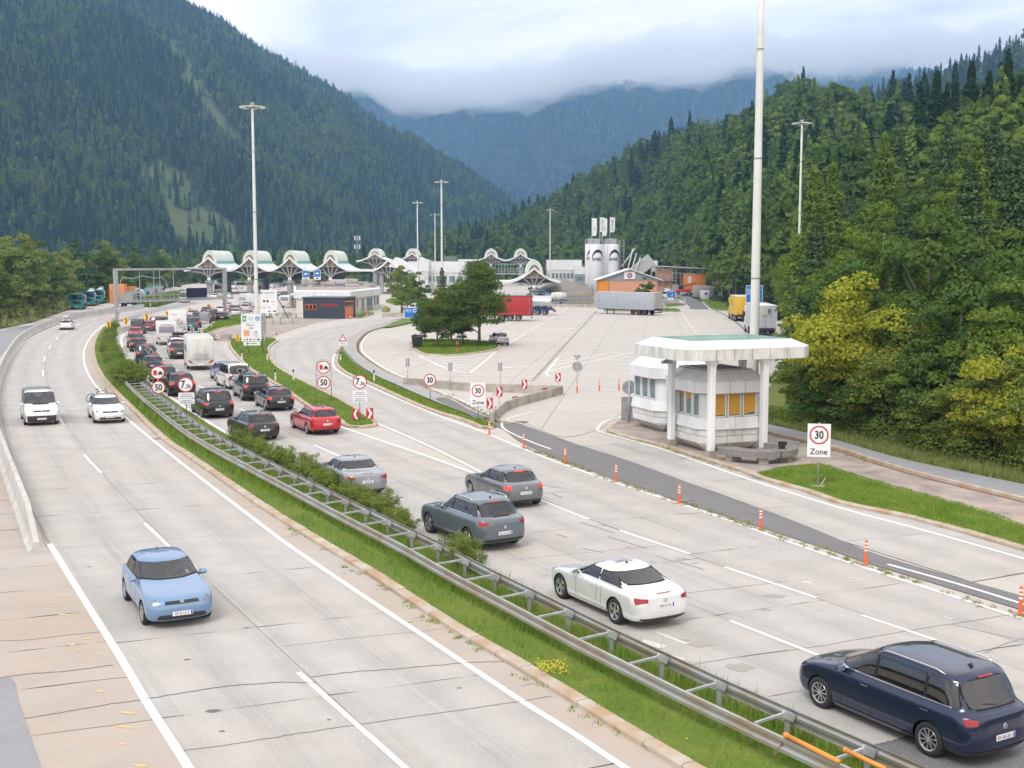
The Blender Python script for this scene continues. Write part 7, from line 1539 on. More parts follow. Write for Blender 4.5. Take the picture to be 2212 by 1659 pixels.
back_pole(1246.6,847.6,'give way pole on the plaza with the backs of a triangle and a disc',[('tri',2.5,.27),('disc',1.88,.36)],2.85,.03);back_pole(1358.4,912.7,'pole left of the booth with the backs of a round and a rectangular sign',[('disc',2.07,.41),('rect',.82,(.9,1.4))],2.5,.05,z=.1)
for x,y,l in((881,832,'left'),(973,843,'middle'),(1080.5,849,'right')):back_pole(x,y,'narrow grey lamp post at the back wall of the closed triangle, '+l+' one',[('rect',1.75 if l!='right' else 1.9,(.30,.62))],2.0 if l!='right' else 2.2,.03)
r=sign_root(543.8,766,'large white toll sign reading Maut toll with motorway symbols',name='toll_sign',z=.1);w_,h_,zc=1.97,2.72,2.72
for x in(-.75,.75):pole(r,x,4.0,.045,y=.05);b=MB();b.tube([(x,.1,3.0),(x+.35,2.2,0)],.03,6);b.build('brace',M_black,r)
plate(r,0,zc,w_,h_);plate(r,.05,1.12,1.66,.38,name='arrow_plate');b=MB();b.prism([(-.55,1.12),(-.35,1.24),(-.35,1.15),(.55,1.15),(.55,1.09),(-.35,1.09),(-.35,1.0)],.050,.054,0,Matrix.Rotation(pi/2,4,'X'));b.build('arrow',M_black,r)
plate(r,-.65,3.66,.40,.58,M_green,'motorway_symbol',y=-.052);plate(r,.65,3.66,.40,.42,M_blue,'motorway_symbol',y=-.052)
for x in(-.65,.65):
 b=MB();[b.prism([(x+s*.03,3.50),(x+s*.12,3.50),(x+s*.055,3.82),(x+s*.02,3.82)][::s],.061,.064,0,Matrix.Rotation(pi/2,4,'X'))for s in(1,-1)];b.box(x-.13,x+.13,-.064,-.061,3.70,3.72);b.build('road_symbol',M_signw,r)
b=MB();b.lathe([(.30,0),(.285,0),(.285,.004),(.30,.004)],30,0,Matrix.Translation((0,-.05,3.66))@Matrix.Rotation(pi/2,4,'X')@Matrix.Diagonal((1,.68,1,1)));b.build('oval',M_black,r);t_('SLO',r,0,3.66,.27,sx=.8,y=-.055)
b=MB();b.box(-w_/2,w_/2,-.052,-.05,3.26,3.275);b.box(-.01,0.0,-.052,-.05,1.45,2.55);b.build('divider_lines',M_black,r);t_('Maut /',r,-.04,3.02,.34,y=-.052);t_('toll',r,.0,2.70,.34,y=-.052)
plate(r,-.47,2.2,.55,.55,mat('sticker orange',(.70,.25,.04),.5),'sticker_symbol',y=-.052);disc(r,-.47,2.17,.19,y=-.066,ring=M_signw,face=mat('sticker orange'),name='ring_symbol',rw=.2);plate(r,.45,2.2,.5,.52,mat('pale card',(.72,.74,.76),.5),'toll_card_symbol',y=-.052)
for k,(dx,dz,c)in enumerate(((-.08,.1,(.6,.1,.1)),(.06,.12,(.05,.2,.5)),(.1,.02,(.1,.4,.2)),(-.1,-.01,(.7,.35,.05)),(0,.05,(.1,.3,.5)))):b=MB();b.lathe([(0,.004),(.05,.004)],10,0,Matrix.Translation((.45+dx,-.066,2.22+dz))@Matrix.Rotation(pi/2,4,'X'));b.build('logo_dot',M_solid,r,color=c)
t_('DarsGo',r,.45,2.03,.12,y=-.066,sx=.9);t_('< 3,5 t',r,-.47,1.78,.13,y=-.052);t_('> 3,5 t',r,.45,1.78,.13,y=-.052)
b=MB()
for x,l in((-.78,.14),(-.5,.2),(-.2,.22),(.2,.16),(.55,.34)):b.box(x,x+l,-.054,-.05,1.48,1.56);b.box(x+.03,x+l*.7,-.054,-.05,1.56,1.61)
b.build('vehicle_symbols',M_black,r)
r=sign_root(565,750,'grey back of a rectangular sign standing behind the toll sign',name='sign_back_board');pole(r,0,1.6,.04);pole(r,.35,1.6,.04);b=MB();b.box(-.15,.5,.03,.05,1.0,3.6);b.build('panel',M_galvd,r)
r=sign_root(582,700,'white sponsor board of the motorway operator on leaning steel legs',name='sponsor_board');plate(r,0,3.45,2.4,3.55)
for x in(-.95,0.05,1.12):b=MB();b.bar((x,.08,.3),(x,.08,4.6 if x>1 else 3),.10);b.bar((x,.1,4.3 if x>1 else 2.0),(x+1.9 if x>1 else x+.6,1.6,.4),.09);b.build('leg',mat('rusty brown steel',(.07,.045,.035),.7),r)
for i,(x,z,s,h,m_)in enumerate(((-1.0,0,.9,1.0,M_barr),(.1,-.2,1.0,.8,M_barr),(1.15,-.1,1.1,1.15,M_barr),(2.9,.6,1.2,.75,M_barr))):b=MB();b.box(-s/2,s/2,-.5,.5,0,h);o=b.build('concrete_block',m_);c_=r.matrix_basis@Vector((x,z,0));g=r.location;a_=r.rotation_euler.z;o.location=(g.x+x*cos(a_)-z*sin(a_),g.y+x*sin(a_)+z*cos(a_),0);tag(o,'pale concrete weight block under the sponsor board, '+('leftmost','second','tall third','lone right')[i],'concrete block')
t_('ASFiNAG',r,.12,4.75,.42,y=-.052,sx=.95);b=MB();b.lathe([(.17,0),(.10,0),(.10,.004),(.17,.004)],20,0,Matrix.Translation((-1.0,-.052,4.76))@Matrix.Rotation(pi/2,4,'X'));b.build('logo_ring',M_black,r)
b=MB();[b.box(x,x+w2,-.052,-.05,z,z+.03)for x,w2,z in((-.6,1.2,4.4),(-.3,1.3,4.28),(-.3,1.0,4.05),(-1.0,.3,2.9),(-.55,.4,2.88),(.5,.4,3.25),(-.9,.4,2.2),(-.1,.4,2.2))];b.build('print_lines',mat('grey print',(.35,.37,.42),.6),r)
for x in(-.72,-.2):disc(r,x,3.5,.19,y=-.054,ring=mat('brown print',(.2,.03,.04),.5),face=M_black,name='logo_disc',rw=.25)
b=MB();[b.box(x,x+.42,-.054,-.05,2.48,2.58)for x in(-.95,-.2)];b.build('print_red',M_signr,r);b=MB();b.box(.62,1.05,-.054,-.05,1.85,2.05);b.build('print_dark',M_black,r);b=MB();b.box(-.45,-.3,-.054,-.05,3.95,4.07);b.box(-.15,.25,-.054,-.05,1.85,2.0);b.box(.3,.8,-.054,-.05,3.38,3.45);b.build('print_blue',M_blue,r);t_('mbk',r,.65,2.95,.2,y=-.052,m=mat('grey print'))
def blue(px,base,w,h,zc,lab,lines,legs=True,z=0,rz=None):
 r=sign_root(px,base,lab,name='direction_sign',z=z,rz=rz);[pole(r,x,zc,.05)for x in(-w*.35,w*.35)];plate(r,0,zc,w,h,M_signw,'border',y=-.035);plate(r,0,zc,w-.12,h-.12,M_blue,'panel',y=-.045)
 for tx,x,zz,s in lines:t_(tx,r,x,zc+zz,s,M_signw,y=-.058,sx=.9,bold=.006)
 return r
r=blue(899,700,3.6,1.6,1.75,'blue motorway sign with A11 shield, half behind the island trees',[('A11',-1.15,.3,.5),('Villach',.5,-.3,.5)]);b=MB();b.lathe([(.38,0),(.36,0),(.36,.004),(.38,.004)],20,0,Matrix.Translation((-1.15,-.058,2.05))@Matrix.Rotation(pi/2,4,'X')@Matrix.Diagonal((1.2,.8,1,1)));b.build('shield',M_signw,r)
disc(r,-.2,2.05,.28,y=-.058,ring=M_signw,face=M_blue,name='symbol',rw=.3)
q=ZC(2050,760,3.687)((1240,1190))[0];r=blue(q[0],q[1],1.9,1.65,2.3,'blue sign reading Villach A11 with white arrows near the exit road',[('Villach A11',0,.55,.30)]);b=MB();b.prism([(.2,1.75),(.3,1.75),(.3,2.2),(.4,2.2),(.25,2.45),(.1,2.2),(.2,2.2)],.058,.062,0,Matrix.Rotation(pi/2,4,'X'));b.prism([(-.35,1.9),(-.15,2.0),(-.15,1.93),(.2,1.93),(.2,1.86),(-.15,1.86),(-.15,1.8)],.058,.062,0,Matrix.Rotation(pi/2,4,'X'));b.build('arrows',M_signw,r);plate(r,-.1,1.25,1.5,.35,name='lower_plate')
r=blue(1628,700,2.5,4.0,3.9,'tall blue sign behind the lorries and the big mast',[('A11',-.8,.7,.42)]);disc(r,-.8,5.1,.25,y=-.058,ring=M_signw,face=M_blue,name='symbol',rw=.3)
for i,(x,y)in enumerate(((1256,190),(1455,180))):
 q=ZE((x,y))[0];p=PY(q[0],q[1],352);r=empty('lane_sign',(p.x,p.y,p.z),0,'blue lane sign with a car symbol hanging under the toll roof, '+('left' if i==0 else 'right')+' one','lane sign');plate(r,0,0,2.0,2.9,M_signw,'border');plate(r,0,.35,1.8,2.0,M_blue,'panel',y=-.05);b=MB();b.box(-.5,.5,-.07,-.06,.2,.45);b.box(-.3,.3,-.07,-.06,.45,.62);b.build('car_symbol',M_signw,r);b=MB();b.lathe([(0,.0),(.35,.0)],12,0,Matrix.Translation((0,-.06,-1.05))@Matrix.Rotation(pi/2,4,'X')@Matrix.Diagonal((1.2,.6,1,1)));b.build('lamp',M_black,r)
 b=MB();b.bar((0,0,1.4),(0,0,2.6),.12);b.build('hanger',M_galvd,r)
def mast(px,base,top,lab,r0=.3,r1=.15,heads=8,extra=False,rz=0.0):
 g=G(px,base);s=(base-HZ)/CAMH;h=(base-top)/s;r=empty('floodlight_mast',g,rz,lab,'floodlight mast')
 b=MB();k=7;b.tube([(0,0,h*t/k)for t in range(k+1)],[r0+(r1-r0)*t/k for t in range(k+1)],20);b.build('pole',M_mast,r,smooth_=True)
 b=MB();[b.lathe([(r0+(r1-r0)*t+.005,h*t),(r0+(r1-r0)*t+.012,h*t),(r0+(r1-r0)*t+.012,h*t+.12),(r0+(r1-r0)*t+.005,h*t+.12)],20)for t in(.27,.55,.8)];b.build('joint_collars',M_galvd,r)
 b=MB();b.lathe([(r0*2.2,0),(r0*2.2,.05),(r0*1.2,.06),(r0*1.15,.4)],16);b.build('base_flange',M_galvd,r)
 if heads:
  b=MB();b.lathe([(.8,0),(.9,0),(.9,.06),(.8,.06)],20,0,Matrix.Translation((0,0,h-.35)));b.lathe([(0,.3),(.28,.2),(.3,-.3)],12,0,Matrix.Translation((0,0,h-.1)));[b.bar((0,0,h-.3),(.9*cos(a),.9*sin(a),h-.3),.06)for a in[2*pi*q/6 for q in range(6)]];b.build('head_ring',M_galvd,r)
  for q in range(heads):a=2*pi*q/heads;bx=MB();bx.box(-.30,.30,-.26,.26,-.08,.07,M=Matrix.Translation((1.15*cos(a),1.15*sin(a),h-.38))@Matrix.Rotation(a,4,'Z')@Matrix.Rotation(.12,4,'Y'));bx.build('floodlight',mat('lamp housing',(.6,.6,.56),.5),r)
 return r,h
mast(556,742,231,'white floodlight mast rising behind the toll sign',.26,.13)
r,h=mast(1627,848,-60,'thickest mast, right behind the pay booth, running out of the picture',.36,.22,heads=0)
mast(1722,700,266,'mast with an antenna in front of the right wood',.24,.13);mast(955,664,391,'tallest mast behind the island trees',.26,.15);mast(903,640,436,'floodlight mast left of the tallest one, behind the light tree',.24,.14);mast(940.5,632,462,'thin mast close to the tallest one',.2,.12,heads=4);mast(1188,622,452,'mast standing alone left of the silos',.24,.14)
g=G(1722,700);p=empty('antenna_arm',(g.x,g.y,11.6),0,'side arm with cameras and a rod antenna on the right mast','antenna');b=MB();b.tube([(0,0,0),(1.2,0,.05),(1.35,0,.2),(1.5,0,3.0)],.04,6);b.build('rod',M_galv,p);b=MB();b.box(-.7,.3,-.3,.1,-.3,-.1);b.box(-.9,-.4,-.2,.2,-.2,.05);b.build('camera_head',M_galv,p)
p=PY(773,600,620);r=empty('cell_tower',(p.x,p.y,0),0,'thin lattice phone mast behind the toll roofs','phone mast');H_=PY(773,508,620).z;b=MB();[b.tube([(x,y,0),(x*.6,y*.6,H_)],.12,4)for x in(-.6,.6)for y in(-.6,.6)];[b.bar((-.6,-.6,z),(.6,-.6,z+1.5),.1)for z in np.arange(0,H_-2,1.5)];b.build('lattice',M_galvd,r)
b=MB();[b.box(x-.3,x+.3,y-.2,y+.2,z,z+2.2)for z in(H_-2.6,H_-7)for x,y in((-1.2,-.4),(1.2,-.4),(0,1))];b.build('panel_antennas',M_signw,r)
p=PY(959,600,560);r=empty('lattice_mast',(p.x,p.y,0),0,'grey lattice mast beside the green rooftop box','lattice mast');H_=PY(957,560-50,560).z;b=MB();[b.tube([(x,y,0),(x,y,H_)],.10,4)for x in(-.7,.7)for y in(-.5,.5)];[b.bar((-.7,-.5,z),(.7,-.5,z),.08)for z in np.arange(0,H_,1.4)];b.build('lattice',M_galvd,r)
gl_,gr_=G(252.7,692),G(487.3,680);gan=empty('sign_gantry',gl_,atan2(gr_.y-gl_.y,gr_.x-gl_.x),'grey steel sign gantry spanning the oncoming lanes with a dark display','sign gantry');Lg=(gr_-gl_).length
for x,h in((0,8.3),(Lg,8.3)):b=MB();b.box(x-.30,x+.30,-.25,.25,0,h);b.box(x-.5,x+.5,-.4,.4,0,.15);b.build('gantry_post',M_galv,gan)
b=MB();b.box(-.3,Lg+.3,-.2,.2,8.05,8.4);b.build('top_beam',M_galv,gan)
for y in(-.25,1.0):b=MB();b.box(.5,Lg-.4,y-.10,y+.10,2.8,3.1);b.build('lower_beam',M_galv,gan)
b=MB();b.box(4.0,Lg-.5,-.1,1.1,3.2,3.26);b.build('walkway',M_galvd,gan)
for k in range(12):x=4+(Lg-4.6)*k/11;b=MB();b.tube([(x,-.3,3.2),(x,-.3,4.6)],.035,4);b.build('railing_post',M_galv,gan)
for z in(3.9,4.6):b=MB();b.tube([(4,-.3,z),(Lg-.6,-.3,z)],.04,4);b.build('handrail',M_galv,gan)
for x in(4.9,7.9,9.2,12.2):b=MB();b.tube([(x,0,3.2),(x,0,8.0)],.06,5);b.build('hanger',M_galv,gan)
b=MB();b.tube([(.6,-.3,4.0),(.7,-.3,6.3),(1.2,-.3,6.9),(3.5,-.3,6.8),(5.3,-.3,7.15),(7.6,-.3,6.75),(9.4,-.3,6.85),(10.2,-.3,6.2),(10.7,-.3,4.6)],.06,5);b.build('cable_duct',M_galv,gan)
xd=Lg*.61;b=MB();b.box(xd,xd+Lg*.18,-.75,-.30,3.3,4.95);b.build('display',mat('dark display',(.012,.015,.05),.35),gan)
r=empty('sign_pair',gan.location,gan.rotation_euler.z,'lorry overtaking ban and 30 sign mounted on the right gantry post','road sign');disc(r,Lg,1.7-.1,.47,y=-.5);truck_car(r,1.6,.8,Lg).__class__;disc(r,Lg,.62,.47,y=-.5);text('30',r,(Lg,-.52,.6),FR,.55,M_black,sx=.8)
for c in r.children:
 if 'symbol' in c.name:c.location.y=-.47
r=empty('overtaking_ban',gan.location,gan.rotation_euler.z,'small round lorry overtaking ban on the left gantry post','road sign');disc(r,0,1.75,.42,y=-.45);truck_car(r,1.75,.8)
for c in r.children:
 if 'symbol' in c.name:c.location.y=-.42
b=MB();b.box(xd+.5,xd+3,-.8,-.1,8.3,8.5);b.build('lamp_box',M_mast,gan)
g=G(901.5,751,.1);r=empty('waste_container',g,.1,'black wheeled waste container with its lid ajar under the island trees','waste container');b=MB();V=[(-.5,-.45,.2),(.5,-.45,.2),(.5,.45,.2),(-.5,.45,.2),(-.62,-.52,1.15),(.62,-.52,1.15),(.62,.52,1.15),(-.62,.52,1.15)];b.add(V,[(0,3,2,1),(4,5,6,7),(0,1,5,4),(1,2,6,5),(2,3,7,6),(3,0,4,7)]);b.build('tub',M_black,r);b=MB();b.add([(-.66,-.56,1.16),(.66,-.56,1.2),(.66,.56,1.25),(-.66,.56,1.3),(-.3,0,1.5),(.3,0,1.32)],[(0,1,5,4),(1,2,5),(2,3,4,5),(3,0,4)]);b.build('lid',M_black,r);wm=MB();wm.lathe([(.1,-.03),(.1,.03)],10,0,Matrix.Rotation(pi/2,4,'X'));
for x in(-.45,.45):b=MB();b.lathe([(0,-.03),(.1,-.03),(.1,.03),(0,.03)],10,0,Matrix.Translation((x,-.35,.1))@Matrix.Rotation(pi/2,4,'X'));b.build('wheel',M_rubber,r)
g=G(988,761,.1);r=empty('hydrant',g,0,'rusty red hydrant standing in the grass of the tree island','hydrant');b=MB();b.lathe([(.15,0),(.15,.08),(.10,.1),(.10,.75),(.14,.78),(.14,.95),(.10,1.05),(.04,1.12),(0,1.12)],14);b.build('body',mat('hydrant red',(.38,.10,.06),.6),r,smooth_=True);b=MB();b.tube([(-.2,0,.85),(.2,0,.85)],.06,8);b.build('outlet',mat('hydrant red'),r)
for i,(x,y)in enumerate(((1405,1080),(1725,1090),(1085,1125))):q=ZC(1050,930,5.53)((x,y))[0];g=G(*q);r=empty('traffic_cone',g,0,'orange white cone '+('on the road before the small lawn','at the end of the short barrier','at the fire station corner')[i],'traffic cone');b=MB();b.lathe([(.2,.03),(.16,.03),(.03,.6),(0,.6)],12);b.build('cone',M_orange,r);b=MB();b.lathe([(.115,.25),(.085,.38)],12);b.build('band',M_signw,r);b=MB();b.box(-.22,.22,-.22,.22,0,.03);b.build('base',M_black,r)
M_bar=mat('barrel skylight',(.72,.75,.66),.35,nz=.12,nscale=.6,nsc3=(.2,3,.2));M_teal=mat('teal frame',(.16,.42,.38),.5);M_conc=mat('grey pier concrete',(.36,.355,.345),.8,nz=.25,nscale=.6)
M_sof=mat('brown soffit boards',(.16,.125,.10),.8,nz=.35,nscale=2,nsc3=(3,.2,1));M_wood=mat('gable wood',(.34,.25,.16),.7,nz=.3,nscale=3)
def canopy(par,x0,a,D,zv,zp,zu,barrel=(2.05,3.8),la=None,ra=None,pier=True,z0=0):
 la,ra=la or a,ra or a;pr=lambda x:zv+(zp-zv)*max(0,1-abs(x)/(la if x<0 else ra))**1.75;ar=lambda x:zu+(zv-.55-zu)*sqrt(max(0,1-(1-min(1,abs(x)/a))**2));n=24
 X=[-la+(la+ra)*i/n for i in range(n+1)]
 for nm,y0,y1,up,dn,m in(('roof',0,D,.0,-.25,M_white),('fascia',-.25,.12,.06,-.55,M_white),('fascia',D-.1,D+.2,.05,-.5,M_white)):
  b=MB();b.add([(x0+x,y,pr(x)+q)for x in X for y in(y0,y1)for q in(dn,up)],[f for i in range(n)for k in[4*i]for f in((k+1,k+5,k+7,k+3),(k,k+2,k+6,k+4),(k,k+4,k+5,k+1),(k+2,k+3,k+7,k+6))]+[(0,1,3,2),(4*n,4*n+2,4*n+3,4*n+1)]);b.build(nm,m,par)
 XA=[-a+2*a*i/n for i in range(n+1)];b=MB();b.add([(x0+x,y,ar(x))for x in XA for y in(.5,D-.5)],[(2*i,2*i+2,2*i+3,2*i+1)for i in range(n)]);b.build('soffit',M_sof,par)
 for y in(.35,D-.5):b=MB();b.tube([(x0+x,y,ar(x)+.12)for x in XA],.20,6);b.build('arch_rib',M_conc,par)
 b=MB();zt=zu;[b.bar((x0,.15,zt),(x0+q,.15,pr(q)-.6),.26)for q in(-a*.42,-a*.16,a*.16,a*.42)];b.bar((x0-a*.42,.15,pr(a*.42)-.5),(x0+a*.42,.15,pr(a*.42)-.5),.22);b.build('struts',M_conc,par)
 b=MB();q=a*.4;b.add([(x0-q,.6,pr(q)-.5),(x0+q,.6,pr(q)-.5),(x0,.6,zp-.6)],[(0,1,2)]);b.build('gable_panel',M_wood,par);b=MB();b.add([(x0+x,1.2,z)for x in XA for z in(ar(x)+.1,pr(x)-.3)],[(2*i,2*i+2,2*i+3,2*i+1)for i in range(n)]);b.build('inner_wall',M_sof,par)
 if pier:
  for y in(.8,D-1.5):b=MB();b.lathe([(.95,z0),(.9,zu-1.6),(1.45,zu-.9),(1.45,zu-.5),(.6,zu-.4),(0,zu)],8,0,Matrix.Translation((x0,y,0)));b.build('pier',M_conc,par)
  b=MB();b.lathe([(0,.5),(.55,.2),(.6,-.3),(0,-.5)],6,0,Matrix.Translation((x0,.1,zu))@Matrix.Rotation(pi/2,4,'X'));b.build('pier_head',M_white,par)
 if barrel:
  rx,rz=barrel;zb=zp-2.0;y0,y1=1.2,D-1.5;T_=[pi*i/14 for i in range(15)]
  b=MB();b.add([(x0+rx*cos(t)*(1+k),y,zb+rz*sin(t)*(1+k))for t in T_ for y,k in((y0,0),(y1,0))],[(2*i,2*i+1,2*i+3,2*i+2)for i in range(14)]);b.build('barrel_glazing',M_bar,par,smooth_=True)
  b=MB();m=15;[b.tube([(x0+rx*1.01*cos(t),y0+(y1-y0)*k/m,zb+rz*1.01*sin(t))for t in T_],.05,4)for k in range(1,m)];b.build('glazing_bars',mat('pale bars',(.70,.74,.68),.5),par)['kind']='stuff'
  b=MB();[b.tube([(x0+rx*k*cos(t),y0-.05,zb+rz*k*sin(t))for t in T_],.10,5)for k in(1.0,.72)];[b.bar((x0+rx*.72*cos(t),y0-.05,zb+rz*.72*sin(t)),(x0+rx*cos(t),y0-.05,zb+rz*sin(t)),.10)for t in T_[1:-1:2]];b.build('arch_frame',M_bar,par)
  b=MB();b.add([(x0+rx*k*cos(t),y0,zb+rz*k*sin(t))for t in T_ for k in(.72,1.0)],[(2*i,2*i+1,2*i+3,2*i+2)for i in range(14)]);b.build('arch_panes',mat('pale panes',(.62,.68,.60),.4),par);b=MB();b.add([(x0+rx*.7*cos(t),y0+.1,zb+rz*.7*sin(t))for t in T_],[tuple(range(15))]);b.build('arch_infill',M_wood,par)
  for s in(1,-1):b=MB();b.box(x0+s*rx-.06,x0+s*rx+.06,y0,y1,zb+.0,zb+.8);b.build('teal_strip',M_teal,par)
def xw(px,Y):return(px-CX)/F_PX*Y
tr=empty('toll_roof',(0,355,0),0,'long white wave shaped toll roof with four barrel skylights','toll roof')
for i,px in enumerate((453.5,540.5,627.5,715)):canopy(tr,xw(px,355),5.93,26,7.1,10.9,4.3,la=7.2 if i==0 else None)
canopy(tr,xw(840,355),5,24,7.1,10.2,4.3,None,ra=5.5,pier=False);b=MB();b.box(xw(715,355)+5.9,xw(840,355)-4.9,0,24,6.85,7.15);b.box(xw(715,355)+5.9,xw(840,355)-4.9,-.2,0,6.6,7.2);b.build('flat_link',M_white,tr)
b=MB();[b.box(xw(px,355)-.6,xw(px,355)+.6,1,2.2,0,7)for px in(824,853)];b.build('end_pier',M_conc,tr)
b=MB();b.add([(xw(855,355),0,10.8),(xw(840,355),0,8),(xw(900,355),0,6.6),(xw(855,355),14,10.6),(xw(905,355),14,6.6)],[(0,1,2),(0,2,4,3)]);b.build('hip_roof',M_white,tr)
tr=empty('toll_roof',(0,480,0),0,'pair of farther wave roofs between the long toll roof and the trees','toll roof');[canopy(tr,xw(px,480),7.3,18,9.9,13.0,6.5,(2.6,3.6))for px in(811,891)]
tr=empty('toll_roof',(0,480,0),0,'two small wave roofs with barrels on the right, in front of the wooded hill','toll roof');[canopy(tr,xw(px,480),5.9,9,10.2,13.0,7.8,(2.6,3.6),z0=-3)for px in(1061,1124.5)]
b=MB();b.box(xw(990,480),xw(1030,480),0,9,9.6,10.4);b.build('flat_link',M_white,tr)
tr=empty('toll_roof',(0,321,0),0,'nearest wave roof on the right behind the red lorry','toll roof');canopy(tr,xw(1154,321),7,20,4.3,7.95,2.7,(2.3,3.9));b=MB();b.box(xw(1020,321),xw(1154,321)-6.9,0,20,4.0,4.35);b.box(xw(1020,321),xw(1154,321)-6.9,-.2,0,3.8,4.4);b.build('flat_link',M_white,tr)
r=empty('inspection_bridge',(xw(1070,470),470,0),0,'grey railed inspection bridge under the small right roofs','bridge');L_=xw(1150,470)-xw(1070,470);b=MB();b.box(0,L_,0,1.5,4.5,5);b.box(0,L_,0,.2,8.4,8.7);b.build('deck',M_conc,r);b=MB();[b.tube([(L_*k/12,0,5),(L_*k/12,0,8.5)],.08,4)for k in range(13)];[b.tube([(0,0,z),(L_,0,z)],.06,4)for z in(5.8,6.6)];b.build('railing',M_galv,r)
for i,px in enumerate((453.5,540.5,627.5,715)):g=Vector((xw(px,357)+2.4,358,0));r=empty('toll_booth',g,0,'grey toll booth under the wave roof beside the '+('first','second','third','fourth')[i]+' pier from the left','toll booth');bx_('cabin',r,-1.2,1.2,0,5,.15,2.9,M_conc,.1);bx_('window',r,-1.0,1.0,-.04,.02,1.3,2.4,M_glass,.02);b=MB();b.box(-1.5,1.5,-5,9,0,.15);b.build('traffic_island',M_barr,r)
for i,(x,c)in enumerate(((474,(.7,.7,.7)),(478,(.55,.6,.15)),(482,(.6,.65,.15)),(486,(.7,.7,.7)))):
 g=G(x,646.5+(i%2));b=MB();P=[[(-.09,0,.02),(-.10,.02,.48),(-.08,0,.90)],[(.10,.05,.02),(.11,.03,.48),(.08,0,.90)]];[b.tube(p,[.06,.065,.09],7,1)for p in P];b.tube([(0,0,.85),(0,0,1.1),(0,.01,1.38),(0,.01,1.5)],[.15,.15,.19,.07],9,0);b.tube([(-.19,0,1.4),(-.26,-.03,1.12),(-.22,-.14,.88)],[.055,.045,.035],6,0);b.tube([(.19,0,1.4),(.26,-.03,1.12),(.24,-.12,.88)],[.055,.045,.035],6,0);b.lathe([(0,-.13),(.07,-.1),(.10,0),(.085,.09),(0,.13)],10,2,Matrix.Translation((0,.01,1.64)))
 o=b.build('person',[M_solid,M_black,mat('skin',(.5,.3,.22),.6)],smooth_=True,color=c);o.location=g;o.rotation_euler.z=i*1.3;tag(o,'person standing by the white car under the toll roof, '+('in a white top, leftmost','in a yellow vest, left one','in a yellow vest, right one','in a white top, rightmost')[i],'person','people at the toll station')
def ring(par,P,z0,z1,i0,i1,pw,m,name='panel',gap=.02,closed=True,thick=0):
 """row of separate cladding panels round an outline, from inset i0 at z0 to inset i1 at z1 (outline counter-clockwise)"""
 A,B_=(inner(P,i0),inner(P,i1));n=len(P)
 for i in range(n if closed else n-1):
  j=(i+1)%n;L=(Vector(P[j])-Vector(P[i])).length;k=max(1,round(L/pw))
  for q in range(k):
   g=gap/max(L,.1)/2;t0,t1=q/k+g,(q+1)/k-g
   V=[(*Vector(A[i]).lerp(Vector(A[j]),t),z0+gap/2)for t in(t0,t1)]+[(*Vector(B_[i]).lerp(Vector(B_[j]),t),z1-gap/2)for t in(t1,t0)]
   c=Vector((sum(p[0]for p in P)/n,sum(p[1]for p in P)/n,(z0+z1)/2));nr=(Vector(V[1])-Vector(V[0])).cross(Vector(V[3])-Vector(V[0])).normalized()*.03
   V2=[tuple(Vector(v)-nr)for v in V];mobj(name,V+V2,[(0,1,2,3),(4,7,6,5),(0,4,5,1),(1,5,6,2),(2,6,7,3),(3,7,4,0)],m,par)
def chamf(u0,u1,v0,v1,c):return[(u0+c,v0),(u1-c,v0),(u1,v0+c),(u1,v1-c),(u1-c,v1),(u0+c,v1),(u0,v1-c),(u0,v0+c)]
UA=atan2(.361,.933);bo=empty('pay_booth',(8.04,56.3,.1),UA,'white panelled pay booth with a flat canopy on four columns and orange blinds','pay booth')
M_in=mat('booth shell',(.10,.10,.10),.8);M_blind=mat('orange blind',(.78,.42,.05),.6);M_teal2=mat('teal roof coating',(.36,.50,.45),.4,nz=.15,nscale=1)
CAN=chamf(0,7.55,0,5.8,.82);zc0=4.70
ring(bo,CAN,zc0,zc0+.54,0,0,.95,M_whited,'fascia_panel',.03);ring(bo,CAN,zc0+.54,zc0+.92,0,.95,.95,M_white,'roof_panel',.03);ring(bo,inner(CAN,.95),zc0+.30,zc0+.91,0,0,9,M_teal2,'rim_lining',.0)
ring(bo,CAN,zc0+.01,zc0+.54,.04,.04,99,M_in,'backing',0);ring(bo,CAN,zc0+.50,zc0+.89,.02,.97,99,M_in,'backing',0)
b=MB();b.prism(inner(CAN,.05),zc0+.02,zc0+.12);b.build('soffit',M_white,bo);b=MB();b.prism(inner(CAN,.9),zc0+.12,zc0+.30);b.build('roof_deck',M_teal2,bo)
for u,v in((1.79,.42),(1.84,4.43),(4.75,.42),(6.1,4.6)):
 b=MB();P=chamf(-.155,.155,-.18,.18,.04);V=[];zs=((.35,1),(3.9,1),(4.4,1.1),(zc0,1.75));[V.append((u+p[0]*k,v+p[1]*k,z))for z,k in zs for p in P];b.add(V,[(r_*8+i,r_*8+(i+1)%8,r_*8+8+(i+1)%8,r_*8+8+i)for r_ in range(3)for i in range(8)]);b.build('column',M_white,bo);b=MB();b.box(u-.17,u+.17,v-.19,v+.19,-.1,.35);b.build('column_foot',M_barrold,bo)
b=MB();b.bar((1.5,4.3,4.4),(1.0,3.9,4.35),.16,.14);b.box(1.4,1.75,4.2,4.4,4.25,4.6);b.build('camera',M_galv,bo)
